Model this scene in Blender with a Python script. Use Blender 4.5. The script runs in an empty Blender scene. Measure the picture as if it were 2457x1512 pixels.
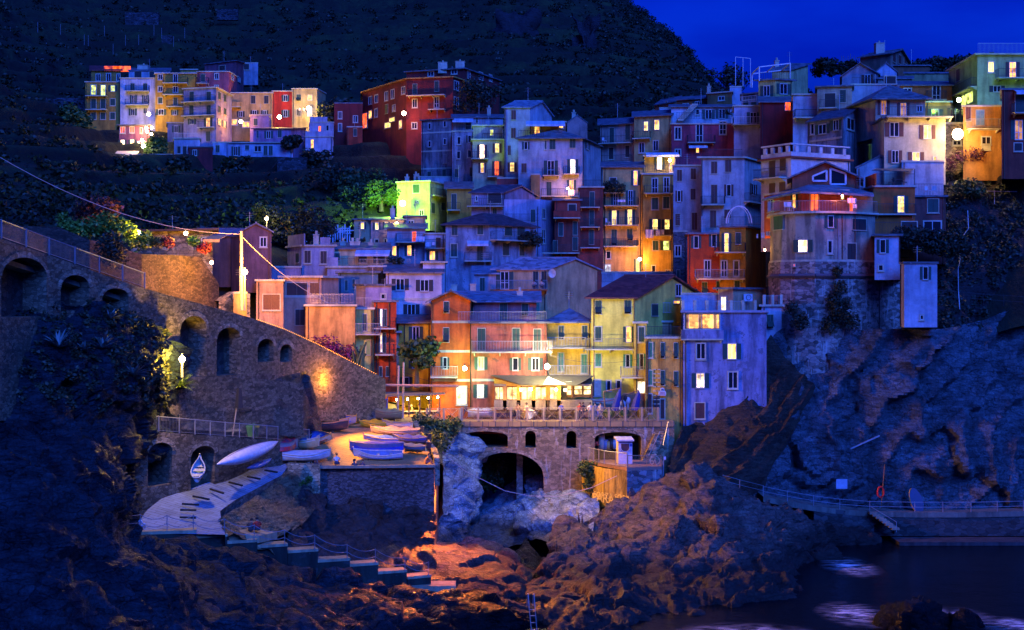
import bpy, math, random
import numpy as np
from mathutils import Vector, Matrix
R_=math.radians
random.seed(7)
S=bpy.context.scene
COL=S.collection
# ---------------- camera ----------------
F=3412.0; CU=1228.5; CV=720.0; CZ=23.0
cam_d=bpy.data.cameras.new("camera"); cam=bpy.data.objects.new("camera",cam_d); COL.objects.link(cam)
cam.location=(0,0,CZ); cam.rotation_euler=(math.pi/2,0,0)
cam_d.sensor_width=36; cam_d.lens=36*F/2457; cam_d.shift_y=-(756-CV)/2457
cam_d.clip_end=5000; cam_d.clip_start=.5
S.camera=cam
# ---------------- sky ----------------
w=bpy.data.worlds.new("World"); S.world=w; w.use_nodes=True
nt=w.node_tree; bg=nt.nodes['Background']
sky=nt.nodes.new('ShaderNodeTexSky'); sky.sky_type='NISHITA'; sky.sun_disc=False
sky.sun_elevation=R_(1.5); sky.sun_rotation=R_(190); sky.air_density=1.0; sky.dust_density=.3; sky.ozone_density=6
mx=nt.nodes.new('ShaderNodeMix'); mx.data_type='RGBA'; mx.blend_type='MULTIPLY'; mx.inputs[0].default_value=1
SKYTINT=(.045,.23,2.7,1)
mx.inputs[7].default_value=SKYTINT
nt.links.new(sky.outputs[0],mx.inputs[6])
_tc=nt.nodes.new('ShaderNodeTexCoord'); _mp=nt.nodes.new('ShaderNodeMapping'); _mp.inputs['Scale'].default_value=(1,1,3.5); nt.links.new(_tc.outputs['Generated'],_mp.inputs[0])
_nz=nt.nodes.new('ShaderNodeTexNoise'); _nz.inputs['Scale'].default_value=5; _nz.inputs['Detail'].default_value=5; nt.links.new(_mp.outputs[0],_nz.inputs['Vector'])
_rp=nt.nodes.new('ShaderNodeValToRGB'); _rp.color_ramp.elements[0].position=.35; _rp.color_ramp.elements[0].color=(.72,.6,.8,1); _rp.color_ramp.elements[1].position=.68; _rp.color_ramp.elements[1].color=(2.6,1.7,1.12,1); nt.links.new(_nz.outputs[0],_rp.inputs[0])
_m2=nt.nodes.new('ShaderNodeMix'); _m2.data_type='RGBA'; _m2.blend_type='MULTIPLY'; _m2.inputs[0].default_value=1; nt.links.new(mx.outputs[2],_m2.inputs[6]); nt.links.new(_rp.outputs[0],_m2.inputs[7]); nt.links.new(_m2.outputs[2],bg.inputs[0]); bg.inputs[1].default_value=.15
# ---------------- last light of dusk (sun below the western horizon, very soft) ----------------
sun=bpy.data.lights.new("dusk_sun",'SUN'); sun.energy=4.8; sun.angle=R_(36); sun.color=(.035,.14,1.0)
so=bpy.data.objects.new("dusk_sun",sun); COL.objects.link(so)
so.rotation_euler=Vector((-.34,.85,-.66)).to_track_quat('-Z','Y').to_euler()
S.view_settings.view_transform='Standard'; S.view_settings.look='None'; S.view_settings.exposure=.15; S.view_settings.gamma=1
S.render.engine='CYCLES'
cy=S.cycles; cy.use_denoising=True; cy.max_bounces=5; cy.diffuse_bounces=2; cy.glossy_bounces=2; cy.transmission_bounces=2
cy.sample_clamp_indirect=4; cy.sample_clamp_direct=0; cy.caustics_reflective=False; cy.caustics_refractive=False
cy.use_light_tree=True
try: cy.denoiser='OPENIMAGEDENOISE'
except Exception: pass
# ---------------- zoom frames used to read positions off the photograph ----------------
ZF={'0':(0,0,1),'A':(0,0,.3),'B':(151.2,113.4,.2769),'C':(793.8,189,.3),'D':(1398.6,113.4,.25),'E':(1852.2,60.5,.3),
'F':(1398.6,378,.25),'G':(0,415.8,.3),'H':(604.8,491.4,.25),'I':(982.8,642.6,.25),'J':(1398.6,642.6,.25),'L':(1776.6,378,.3),
'M':(189,907.2,.375),'N':(982.8,982.8,.3692),'O':(1701,831.6,.45),'Q':(0,945,.375),'S':(453.6,945,.275),'T':(1542.2,907.2,.08),
'U':(718.2,869.4,.1538),'V':(1096.2,892.1,.1),'X':(1285.2,892.1,.1231),'Y':(718.2,967.7,.13846),'Z':(1398.6,1035.7,.125),
'P':(529.2,113.4,.3077),'R':(1625.4,264.6,.225)}
zf=ZF['0']
def K(k):
    global zf; zf=ZF[k]
def UX(x): return zf[0]+x*zf[2]
def VY(y): return zf[1]+y*zf[2]
def W(u,v,Y): return Vector(((u-CU)*Y/F,Y,CZ-(v-CV)*Y/F))
def ZW(x,y,Y): return W(UX(x),VY(y),Y)
def ground_at(u,v,z):   # point of height z seen at u,v
    Y=(CZ-z)*F/(v-CV); return W(u,v,Y)
# ---------------- mesh collector ----------------
class MB:
    def __init__(s): s.v=[]; s.f=[]; s.m=[]
    def add(s,vs,fs,mi=0):
        o=len(s.v); s.v+= [tuple(p) for p in vs]; s.f+=[tuple(i+o for i in f) for f in fs]; s.m+=[mi]*len(fs); return s
    def box(s,c,t,n,hx,hy,hz,mi=0):
        # c centre, t unit along, n unit out (both horizontal), half sizes along t, n, z
        c=Vector(c); t=Vector(t)*hx; n=Vector(n)*hy; z=Vector((0,0,hz))
        vs=[c+a*t+b*n+e*z for e in(-1,1) for b in(-1,1) for a in(-1,1)]
        return s.add(vs,[(0,2,3,1),(4,5,7,6),(0,1,5,4),(2,6,7,3),(0,4,6,2),(1,3,7,5)],mi)
    def abox(s,x0,x1,y0,y1,z0,z1,mi=0):
        return s.box(((x0+x1)/2,(y0+y1)/2,(z0+z1)/2),(1,0,0),(0,1,0),abs(x1-x0)/2,abs(y1-y0)/2,abs(z1-z0)/2,mi)
    def hexa(s,p,mi=0):  # 8 points bottom 0-3, top 4-7
        return s.add(p,[(3,2,1,0),(4,5,6,7),(0,1,5,4),(1,2,6,5),(2,3,7,6),(3,0,4,7)],mi)
    def bar(s,a,b,r,k=4,r2=None,mi=0):
        a=Vector(a); b=Vector(b); d=b-a
        if d.length<1e-6: return s
        r2=r if r2 is None else r2
        q=d.to_track_quat('Z','Y'); vs=[]
        for p,rr in((a,r),(b,r2)):
            for i in range(k):
                an=2*math.pi*(i+.5)/k; vs.append(p+q@Vector((math.cos(an)*rr,math.sin(an)*rr,0)))
        fs=[(i,(i+1)%k,k+(i+1)%k,k+i) for i in range(k)]+[tuple(range(k))[::-1],tuple(range(k,2*k))]
        return s.add(vs,fs,mi)
    def tube(s,pts,r,k=5,mi=0):
        for a,b in zip(pts,pts[1:]): s.bar(a,b,r,k,mi=mi)
        return s
    def sphere(s,c,r,n=8,m=6,sc=(1,1,1),mi=0):
        c=Vector(c); vs=[c+Vector((0,0,r*sc[2]))]
        for j in range(1,m):
            th=math.pi*j/m
            for i in range(n):
                a=2*math.pi*i/n; vs.append(c+Vector((r*sc[0]*math.sin(th)*math.cos(a),r*sc[1]*math.sin(th)*math.sin(a),r*sc[2]*math.cos(th))))
        vs.append(c-Vector((0,0,r*sc[2])))
        fs=[(0,1+i,1+(i+1)%n) for i in range(n)]
        for j in range(m-2):
            o=1+j*n; fs+=[(o+i,o+n+i,o+n+(i+1)%n,o+(i+1)%n) for i in range(n)]
        o=1+(m-2)*n; fs+=[(o+i,len(vs)-1,o+(i+1)%n) for i in range(n)]
        return s.add(vs,fs,mi)
    def prism(s,poly,z0,z1,mi=0):
        n=len(poly); vs=[(p[0],p[1],z0) for p in poly]+[(p[0],p[1],z1) for p in poly]
        return s.add(vs,[(i,(i+1)%n,n+(i+1)%n,n+i) for i in range(n)]+[tuple(range(n))[::-1],tuple(range(n,2*n))],mi)
    def build(s,name,mats,parent=None,smooth=False,loc=None):
        me=bpy.data.meshes.new(name)
        off=Vector(loc) if loc is not None else (Vector(parent['_org']) if parent is not None else Vector((0,0,0)))
        me.from_pydata([(p[0]-off[0],p[1]-off[1],p[2]-off[2]) for p in s.v],[],s.f)
        if not isinstance(mats,(list,tuple)): mats=[mats]
        for m in mats: me.materials.append(m)
        if len(mats)>1: me.polygons.foreach_set('material_index',s.m)
        if smooth: me.polygons.foreach_set('use_smooth',[True]*len(me.polygons))
        me.update()
        o=bpy.data.objects.new(name,me); COL.objects.link(o)
        if loc is not None: o.location=off
        if parent is not None:
            o.parent=parent; o['_org']=list(off)
            if loc is not None: o.location=Vector(loc)-Vector(parent['_org'])
        else: o['_org']=list(off)
        return o
def thing(name,label,cat,loc,group=None,kind=None):
    o=bpy.data.objects.new(name,None); o.empty_display_size=.3; COL.objects.link(o); o.location=loc; o['_org']=list(loc)
    tag(o,label,cat,group,kind); return o
def tag(o,label=None,cat=None,group=None,kind=None):
    if label: o['label']=label
    if cat: o['category']=cat
    if group: o['group']=group
    if kind: o['kind']=kind
    return o
def copy_tree(o,parent=None):
    c=o.copy(); COL.objects.link(c); c.parent=parent
    for ch in o.children: copy_tree(ch,c)
    return c
# ---------------- materials ----------------
def nm(name):
    m=bpy.data.materials.new(name); m.use_nodes=True; n=m.node_tree.nodes; l=m.node_tree.links
    return m,n,l,n['Principled BSDF']
def node(n,t,**kw):
    x=n.new(t)
    for k,v in kw.items():
        if isinstance(k,str) and hasattr(x,k): setattr(x,k,v)
    return x
def ramp(n,stops,interp='LINEAR'):
    r=n.new('ShaderNodeValToRGB'); e=r.color_ramp; e.interpolation=interp
    while len(e.elements)<len(stops): e.elements.new(.5)
    for el,(p,c) in zip(e.elements,stops): el.position=p; el.color=(c[0],c[1],c[2],1) if len(c)>2 else (c[0],c[0],c[0],1)
    return r
def coords(n,l,scale=(1,1,1),rot=(0,0,0)):
    g=n.new('ShaderNodeNewGeometry'); mp=n.new('ShaderNodeMapping'); mp.inputs['Scale'].default_value=scale; mp.inputs['Rotation'].default_value=rot
    l.new(g.outputs['Position'],mp.inputs['Vector']); return mp.outputs[0]
def noise(n,l,vec,sc,det=5,rough=.6):
    t=n.new('ShaderNodeTexNoise'); t.inputs['Scale'].default_value=sc; t.inputs['Detail'].default_value=det; t.inputs['Roughness'].default_value=rough
    l.new(vec,t.inputs['Vector']); return t.outputs[0]
def mixc(n,l,fac,a,b,bt='MIX'):
    m=n.new('ShaderNodeMix'); m.data_type='RGBA'; m.blend_type=bt
    for s_,v in((0,fac),(6,a),(7,b)):
        if hasattr(v,'links') or isinstance(v,bpy.types.NodeSocket): l.new(v,m.inputs[s_])
        elif isinstance(v,(int,float)): m.inputs[s_].default_value=v
        else: m.inputs[s_].default_value=(v[0],v[1],v[2],1)
    return m.outputs[2]
def bump(n,l,h,p,st=.4,dist=.05):
    b=n.new('ShaderNodeBump'); b.inputs['Strength'].default_value=st; b.inputs['Distance'].default_value=dist
    l.new(h,b.inputs['Height']); l.new(b.outputs[0],p.inputs['Normal'])
MC={}
def plaster(c,stain=.5,base=None):
    k=('pl',tuple(round(x,3) for x in c),stain)
    if k in MC: return MC[k]
    mu_=sum(c)/3; c=tuple(max(.012,mu_+(x-mu_)*1.15) for x in c); c=(c[0],c[1],c[2]*(.78 if c[2]<max(c[0],c[1]) else .95))
    m,n,l,p=nm('painted_plaster')
    v=coords(n,l); vs=coords(n,l,(1,1,.16))
    a=noise(n,l,v,.45,6,.65); s=noise(n,l,vs,1.3,5,.6); f=noise(n,l,v,5,4,.7)
    r1=ramp(n,[(.3,(.58,)),(.65,(1.1,))]); l.new(a,r1.inputs[0])
    r2=ramp(n,[(.38,(1-.75*stain,)),(.56,(1.,))]); l.new(s,r2.inputs[0])
    r3=ramp(n,[(.3,(.85,)),(.7,(1.06,))]); l.new(f,r3.inputs[0])
    x=mixc(n,l,1,c,r1.outputs[0],'MULTIPLY'); x=mixc(n,l,1,x,r2.outputs[0],'MULTIPLY'); x=mixc(n,l,1,x,r3.outputs[0],'MULTIPLY')
    if stain>.7:
        # flaked patches showing darker render below
        q=noise(n,l,v,1.1,7,.75); rq=ramp(n,[(.56,(0,)),(.6,(1,))]); l.new(q,rq.inputs[0])
        x=mixc(n,l,rq.outputs[0],x,(c[0]*.35+.03,c[1]*.38+.03,c[2]*.4+.03))
    l.new(x,p.inputs['Base Color']); p.inputs['Roughness'].default_value=.9
    bump(n,l,f,p,.5,.04); MC[k]=m; return m
def stone(c,sc=2.2,mort=.35,name='rubble_stone',dark=.35,stain=False):
    k=('st',c,sc,name)
    if k in MC: return MC[k]
    m,n,l,p=nm(name)
    v=coords(n,l,(1,1,1.9))
    wn=n.new('ShaderNodeTexNoise'); wn.inputs['Scale'].default_value=1.5; l.new(v,wn.inputs['Vector'])
    vm=n.new('ShaderNodeVectorMath'); vm.operation='SCALE'; vm.inputs[3].default_value=.35; l.new(wn.outputs[1],vm.inputs[0])
    va=n.new('ShaderNodeVectorMath'); l.new(v,va.inputs[0]); l.new(vm.outputs[0],va.inputs[1])
    t=n.new('ShaderNodeTexVoronoi'); t.inputs['Scale'].default_value=sc; l.new(va.outputs[0],t.inputs['Vector'])
    e=n.new('ShaderNodeTexVoronoi'); e.feature='DISTANCE_TO_EDGE'; e.inputs['Scale'].default_value=sc; l.new(va.outputs[0],e.inputs['Vector'])
    bw=n.new('ShaderNodeRGBToBW'); l.new(t.outputs['Color'],bw.inputs[0])
    r=ramp(n,[(.15,(dark,)),(.8,(1.25,))]); l.new(bw.outputs[0],r.inputs[0])
    re=ramp(n,[(.0,(mort,)),(.07,(1,))]); l.new(e.outputs['Distance'],re.inputs[0])
    x=mixc(n,l,1,c,r.outputs[0],'MULTIPLY'); x=mixc(n,l,1,x,re.outputs[0],'MULTIPLY')
    big=noise(n,l,v,.25,5,.7); rb=ramp(n,[(.3,(.6,)),(.7,(1.15,))]); l.new(big,rb.inputs[0]); x=mixc(n,l,1,x,rb.outputs[0],'MULTIPLY')
    if stain:  # pale lime streaks running down
        vs=coords(n,l,(1.3,1.3,.16)); s=noise(n,l,vs,1.6,6,.7); rs=ramp(n,[(.55,(0,)),(.66,(1,))]); l.new(s,rs.inputs[0]); x=mixc(n,l,rs.outputs[0],x,(.5,.47,.42))
    l.new(x,p.inputs['Base Color']); p.inputs['Roughness'].default_value=.85
    bump(n,l,re.outputs[0],p,.8,.06); MC[k]=m; return m
def rockm(c,c2,name='rock_face',rough=(.3,.75),strata=(1,1,5),rot=(0,0,0),bd=.25,spec=.5):
    m,n,l,p=nm(name)
    v=coords(n,l); vs=coords(n,l,strata,rot)
    a=noise(n,l,v,.35,8,.7); b=noise(n,l,vs,.8,8,.7); f=noise(n,l,v,6,6,.7)
    r=ramp(n,[(.3,c2),(.5,[(i+j)/2 for i,j in zip(c,c2)]),(.72,c)]); l.new(b,r.inputs[0])
    r1=ramp(n,[(.32,(.4,)),(.68,(1.4,))]); l.new(a,r1.inputs[0]); r3=ramp(n,[(.32,(.4,)),(.5,(.95,)),(.7,(1.45,))]); l.new(f,r3.inputs[0])
    x=mixc(n,l,1,r.outputs[0],r1.outputs[0],'MULTIPLY'); x=mixc(n,l,1,x,r3.outputs[0],'MULTIPLY')
    cr=n.new('ShaderNodeTexVoronoi'); cr.feature='DISTANCE_TO_EDGE'; cr.inputs['Scale'].default_value=.55
    wv=n.new('ShaderNodeVectorMath'); wv.operation='ADD'; l.new(vs,wv.inputs[0])
    nn=n.new('ShaderNodeTexNoise'); nn.inputs['Scale'].default_value=.9; nn.inputs['Detail'].default_value=6; l.new(v,nn.inputs['Vector'])
    sc=n.new('ShaderNodeVectorMath'); sc.operation='SCALE'; sc.inputs[3].default_value=1.8; l.new(nn.outputs[1],sc.inputs[0]); l.new(sc.outputs[0],wv.inputs[1]); l.new(wv.outputs[0],cr.inputs['Vector'])
    rc=ramp(n,[(0,(.22,)),(.03,(1,))]); l.new(cr.outputs['Distance'],rc.inputs[0]); x=mixc(n,l,1,x,rc.outputs[0],'MULTIPLY')
    gz=n.new('ShaderNodeNewGeometry'); sz=n.new('ShaderNodeSeparateXYZ'); l.new(gz.outputs['Position'],sz.inputs[0]); zz=n.new('ShaderNodeMath'); zz.operation='MULTIPLY_ADD'; l.new(a,zz.inputs[0]); zz.inputs[1].default_value=-3.0; l.new(sz.outputs[2],zz.inputs[2])
    rz=ramp(n,[(.0,(.22,)),(.9,(1,))]); l.new(zz.outputs[0],rz.inputs[0]); x=mixc(n,l,1,x,rz.outputs[0],'MULTIPLY')
    l.new(x,p.inputs['Base Color'])
    rr=ramp(n,[(.4,(rough[0],)),(.6,(rough[1],))]); l.new(a,rr.inputs[0]); l.new(rr.outputs[0],p.inputs['Roughness'])
    p.inputs['Specular IOR Level'].default_value=spec
    h=n.new('ShaderNodeMath'); h.operation='MULTIPLY_ADD'; l.new(b,h.inputs[0]); h.inputs[1].default_value=1.6; l.new(f,h.inputs[2])
    h2=n.new('ShaderNodeMath'); h2.operation='MULTIPLY_ADD'; l.new(rc.outputs[0],h2.inputs[0]); h2.inputs[1].default_value=.5; l.new(h.outputs[0],h2.inputs[2])
    bump(n,l,h2.outputs[0],p,.9,bd); return m
def plain(c,rough=.6,metal=0,name='painted_surface',var=.25):
    k=('p',tuple(c),rough,metal,name)
    if k in MC: return MC[k]
    m,n,l,p=nm(name); v=coords(n,l); a=noise(n,l,v,3,5,.65); r=ramp(n,[(.3,(1-var,)),(.7,(1+var*.5,))]); l.new(a,r.inputs[0])
    l.new(mixc(n,l,1,c,r.outputs[0],'MULTIPLY'),p.inputs['Base Color']); p.inputs['Roughness'].default_value=rough; p.inputs['Metallic'].default_value=metal
    MC[k]=m; return m
def emit(c,st,name='glowing_lamp'):
    k=('e',tuple(c),st)
    if k in MC: return MC[k]
    m,n,l,p=nm(name); p.inputs['Base Color'].default_value=(*c,1); p.inputs['Emission Color'].default_value=(*c,1); p.inputs['Emission Strength'].default_value=st
    MC[k]=m; return m
def litroom(c,st):
    k=('lr',tuple(c),st)
    if k in MC: return MC[k]
    m,n,l,p=nm('lit_room'); v=coords(n,l); a=noise(n,l,v,1.3,3,.5)
    vo=n.new('ShaderNodeTexVoronoi'); vo.inputs['Scale'].default_value=1.7; vo.distance='CHEBYCHEV'; l.new(v,vo.inputs['Vector']); bw=n.new('ShaderNodeRGBToBW'); l.new(vo.outputs['Color'],bw.inputs[0])
    r=ramp(n,[(.35,(c[0]*.35,c[1]*.22,c[2]*.15)),(.5,(c[0]*.9,c[1]*.75,c[2]*.6)),(.62,(c[0],c[1],c[2]))]); l.new(a,r.inputs[0])
    r2=ramp(n,[(.2,(.45,)),(.45,(1,))]); l.new(bw.outputs[0],r2.inputs[0])
    x=mixc(n,l,1,r.outputs[0],r2.outputs[0],'MULTIPLY')
    p.inputs['Base Color'].default_value=(.02,.02,.02,1); l.new(x,p.inputs['Emission Color']); p.inputs['Emission Strength'].default_value=st
    MC[k]=m; return m
def slatem(c,name='slate_roof'):
    k=('sl',c,name)
    if k in MC: return MC[k]
    m,n,l,p=nm(name); v=coords(n,l,(1,1,3)); t=n.new('ShaderNodeTexVoronoi'); t.inputs['Scale'].default_value=1.8; l.new(v,t.inputs['Vector']); t.distance='CHEBYCHEV'
    bw=n.new('ShaderNodeRGBToBW'); l.new(t.outputs['Color'],bw.inputs[0]); r=ramp(n,[(.1,(.45,)),(.8,(1.3,))]); l.new(bw.outputs[0],r.inputs[0])
    l.new(mixc(n,l,1,c,r.outputs[0],'MULTIPLY'),p.inputs['Base Color']); p.inputs['Roughness'].default_value=.6; bump(n,l,bw.outputs[0],p,.8,.05)
    MC[k]=m; return m
def foliagem(c,name='foliage'):
    k=('fo',c)
    if k in MC: return MC[k]
    m,n,l,p=nm(name); v=coords(n,l); a=noise(n,l,v,.7,4,.7); b=noise(n,l,v,6,3,.7)
    r=ramp(n,[(.3,(.45,)),(.7,(1.5,))]); l.new(a,r.inputs[0]); r2=ramp(n,[(.3,(.6,)),(.7,(1.4,))]); l.new(b,r2.inputs[0])
    x=mixc(n,l,1,c,r.outputs[0],'MULTIPLY'); x=mixc(n,l,1,x,r2.outputs[0],'MULTIPLY'); l.new(x,p.inputs['Base Color']); p.inputs['Roughness'].default_value=.6
    MC[k]=m; return m
# colours
WHITE=(.62,.63,.68); CREAM=(.62,.52,.36); BEIGE=(.55,.45,.33); OCHRE=(.52,.3,.08); YEL=(.72,.56,.13); ORA=(.66,.17,.06); PINK=(.46,.15,.12)
RED=(.36,.05,.035); MAG=(.4,.1,.13); LILAC=(.37,.37,.42); GREY=(.3,.3,.31); PEACH=(.6,.34,.2); OLIVE=(.42,.36,.16); TEAL=(.16,.24,.27); BRN=(.2,.11,.07)
GREEN_SH=plain((.02,.06,.045),.6,name='green_shutter_paint'); BROWN_SH=plain((.11,.035,.02),.6,name='brown_shutter_paint'); DARK_SH=plain((.022,.025,.028),.6,name='dark_shutter_paint')
LGREEN_SH=plain((.05,.22,.13),.6,name='pale_green_shutter_paint')
TRIM=plaster((.6,.58,.55),.3); WFRAME=plain((.7,.7,.72),.5,name='white_window_frame'); GLASS=plain((.012,.014,.02),.12,name='dark_window_glass',var=.1)
IRON=plain((.05,.05,.055),.5,.5,name='dark_iron'); GALV=plain((.42,.43,.45),.45,.6,name='galvanised_steel'); WOODP=plain((.22,.11,.05),.7,name='brown_wood')
WPAINT=plain((.65,.66,.7),.5,name='white_paint'); SLATE=slatem((.13,.14,.16)); MAROON=slatem((.16,.045,.035),'red_roof_tiles'); DRK=plain((.03,.03,.032),.8,name='recess_shade_and_dark_paint'); CONC=plaster((.33,.31,.29),.4)  # DRK paints the shade in open recesses; also dark doors, shutters and a grille
COPPER=plain((.2,.1,.06),.5,.4,name='copper_pipe')
LIT={'warm':((1,.52,.12),2.6),'yellow':((1,.78,.2),2.4),'white':((1,.93,.7),3.2),'red':((1,.13,.02),2.2),'green':((.7,1,.25),2.0),'blue':((.6,.75,1),1.8),'dim':((1,.5,.15),.7),'hot':((1,.75,.3),7.0)}
def litm(k): c,s=LIT[k]; return litroom(c,s)
# ---------------- numpy noise ----------------
def _h(ix,iy,iz,s):
    n=(ix*374761393+iy*668265263+iz*2147483647+s*1274126177)&0xffffffff
    n=((n^(n>>13))*1274126177)&0xffffffff; n=(n^(n>>16)); return (n&0xffffff)/float(0xffffff)
def vn(p,s=0):
    i=np.floor(p).astype(np.int64); f=p-i; f=f*f*(3-2*f); r=0
    for dx in(0,1):
        for dy in(0,1):
            for dz in(0,1):
                wt=(f[:,0] if dx else 1-f[:,0])*(f[:,1] if dy else 1-f[:,1])*(f[:,2] if dz else 1-f[:,2])
                r=r+wt*_h(i[:,0]+dx,i[:,1]+dy,i[:,2]+dz,s)
    return r
def fbm(p,o=5,s=0,g=.5):
    a=1;t=0;n=0
    for k in range(o): t=t+a*(vn(p,s+k)-.5); n+=a; a*=g; p=p*2.03+7.1
    return t/n*2
def facets(p,s=0):
    # blocky rock: each cell is a tilted facet
    i=np.floor(p).astype(np.int64); best=np.full(len(p),9e9); val=np.zeros(len(p)); sec=np.full(len(p),9e9)
    for dx in(-1,0,1):
        for dy in(-1,0,1):
            for dz in(-1,0,1):
                c=i+np.array([dx,dy,dz]); h=[_h(c[:,0],c[:,1],c[:,2],s+k) for k in range(7)]
                q=c+np.stack(h[:3],1); d=p-q; dd=(d*d).sum(1)
                v=(h[3]-.5)+d[:,0]*(h[4]-.5)*1.6+d[:,1]*(h[5]-.5)*1.6+d[:,2]*(h[6]-.5)*1.6
                m=dd<best; sec=np.where(m,best,np.minimum(sec,dd)); val=np.where(m,v,val); best=np.where(m,dd,best)
    edge=np.clip((np.sqrt(sec)-np.sqrt(best))*5,0,1)
    return val,edge
def loft(rows,res,sm=True):
    """rows: list of lists of world points (same count) -> (nr,nc,3) grid resampled at about res metres"""
    A=np.array([[tuple(p) for p in r] for r in rows],float)
    def resample(A,n):
        L=len(A); t=np.linspace(0,L-1,n); i=np.clip(t.astype(int),0,L-2); f=(t-i)[:,None,None]
        if sm:
            P0=A[np.clip(i-1,0,L-1)];P1=A[i];P2=A[i+1];P3=A[np.clip(i+2,0,L-1)]
            return .5*((2*P1)+(-P0+P2)*f+(2*P0-5*P1+4*P2-P3)*f*f+(-P0+3*P1-3*P2+P3)*f**3)*.6+.4*(P1*(1-f)+P2*f)
        return A[i]*(1-f)+A[i+1]*f
    L1=np.linalg.norm(np.diff(A,axis=0),axis=2).sum(0).max(); L2=np.linalg.norm(np.diff(A,axis=1),axis=2).sum(1).max()
    n1=max(3,int(L1/res)); n2=max(3,int(L2/res))
    A=resample(A,n1); A=resample(A.transpose(1,0,2),n2).transpose(1,0,2); return A
def gnormals(A):
    du=np.gradient(A,axis=1); dv=np.gradient(A,axis=0); n=np.cross(du,dv); n/= (np.linalg.norm(n,axis=2,keepdims=True)+1e-9)
    return n
def rockify(A,amp=1.0,big=.25,fac=.22,fine=.8,seed=0,strata=None,samp=.0,flip=1,mask=None,inward=0.0):
    amp=amp*.8; n=gnormals(A)*flip; P=A.reshape(-1,3); N=n.reshape(-1,3)
    wp=P+1.2*np.stack([fbm(P*.3,3,seed+11),fbm(P*.3,3,seed+12),fbm(P*.3,3,seed+13)],1)
    d=fbm(P*big,4,seed)*1.2
    v,e=facets(wp*fac,seed+3); d=d+v*1.0-(1-e)*.22
    v2,e2=facets(wp*fac*2.7,seed+5); d=d+v2*.36-(1-e2)*.12
    if strata is not None:
        s=P@np.array(strata); q=np.stack([s*1.0,P[:,0]*.12+P[:,2]*.12,P[:,1]*.12],1); d=d+0
        s=s*.62+fbm(P*.16,3,seed+21)*1.6; f_=s-np.floor(s); a_=.45+.9*vn(np.stack([np.floor(s)*3.7,P[:,0]*.12,P[:,1]*.12],1),seed+22); d=d+samp*1.3*a_*(np.where(f_<.86,f_/.86,(1-f_)/.14)-.5)
        s=s*3.1; f_=s-np.floor(s); d=d+samp*.2*(np.where(f_<.8,f_/.8,(1-f_)/.2)-.5)
    d=d+fbm(P*fine,5,seed+9)*.3-(1-np.abs(fbm(wp*.75,4,seed+15)))**6*.16-(1-np.abs(fbm(wp*1.9,3,seed+17)))**5*.07
    m=1
    if mask is not None: m=mask.reshape(-1)
    P2=P+N*((d-inward)*amp*m)[:,None]
    return P2.reshape(A.shape)
def grid_obj(name,A,mat,smooth=True,parent=None,wrap=False):
    r,c,_=A.shape; me=bpy.data.meshes.new(name); me.vertices.add(r*c); me.vertices.foreach_set('co',A.reshape(-1).astype(np.float32))
    i=np.arange(r*c).reshape(r,c); q=np.stack([i[:-1,:-1],i[:-1,1:],i[1:,1:],i[1:,:-1]],-1).reshape(-1,4)
    me.loops.add(q.size); me.loops.foreach_set('vertex_index',q.reshape(-1).astype(np.int32)); me.polygons.add(len(q)); me.polygons.foreach_set('loop_start',np.arange(0,q.size,4,dtype=np.int32)); 
    if smooth: me.polygons.foreach_set('use_smooth',np.ones(len(q),bool))
    me.update(calc_edges=True); me.validate(); me.materials.append(mat); o=bpy.data.objects.new(name,me); COL.objects.link(o); o['_org']=[0,0,0]; return o
def leaves(name,C,Rr,n,size,mat,parent=None,seed=1,flat=.8,spread=None,aspect=1.6,up=0):
    """n leaf-sized quads scattered through ellipsoids C (k,3) radii Rr (k,3)"""
    rg=np.random.default_rng(seed); C=np.array(C,float); Rr=np.array(Rr,float); 
    if Rr.ndim==1: Rr=np.repeat(Rr[:,None],3,1)
    vol=Rr.prod(1)**(2/3); k=rg.choice(len(C),n,p=vol/vol.sum())
    d=rg.normal(size=(n,3)); d/=np.linalg.norm(d,axis=1)[:,None]; r=rg.random(n)**.45
    p=C[k]+d*Rr[k]*r[:,None]
    a=rg.normal(size=(n,3)); a[:,2]*=.6; a/=np.linalg.norm(a,axis=1)[:,None]; b=np.cross(a,d+rg.normal(size=(n,3))*.7); b/=np.linalg.norm(b,axis=1)[:,None]+1e-9
    s=size*(.6+.8*rg.random(n))[:,None]; a=a*s*aspect*.5; b=b*s*.5
    V=np.stack([p-a,p+b,p+a,p-b],1).reshape(-1,3)
    if parent is not None: V=V-np.array(list(parent['_org']))
    me=bpy.data.meshes.new(name); me.vertices.add(4*n); me.vertices.foreach_set('co',V.reshape(-1).astype(np.float32)); me.loops.add(4*n); me.loops.foreach_set('vertex_index',np.arange(4*n,dtype=np.int32)); me.polygons.add(n); me.polygons.foreach_set('loop_start',np.arange(0,4*n,4,dtype=np.int32)); me.update(calc_edges=True); me.materials.append(mat)
    o=bpy.data.objects.new(name,me); COL.objects.link(o); 
    if parent is not None: o.parent=parent
    return o
# ---------------- water ----------------
m,n,l,p=nm('sea_water'); v=coords(n,l,(1,1,1)); a=noise(n,l,v,.35,4,.5); b2=noise(n,l,v,2.2,3,.5)
h=n.new('ShaderNodeMath'); h.operation='MULTIPLY_ADD'; l.new(a,h.inputs[0]); h.inputs[1].default_value=3; l.new(b2,h.inputs[2]); bump(n,l,h.outputs[0],p,.25,.15)
p.inputs['Base Color'].default_value=(.002,.004,.006,1); p.inputs['Roughness'].default_value=.22; p.inputs['Specular IOR Level'].default_value=.12; SEA=m
o=MB().add([(-900,-400,0),(900,-400,0),(900,200,0),(-900,200,0)],[(0,1,2,3)]).build('sea',SEA); o['kind']='structure'
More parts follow.
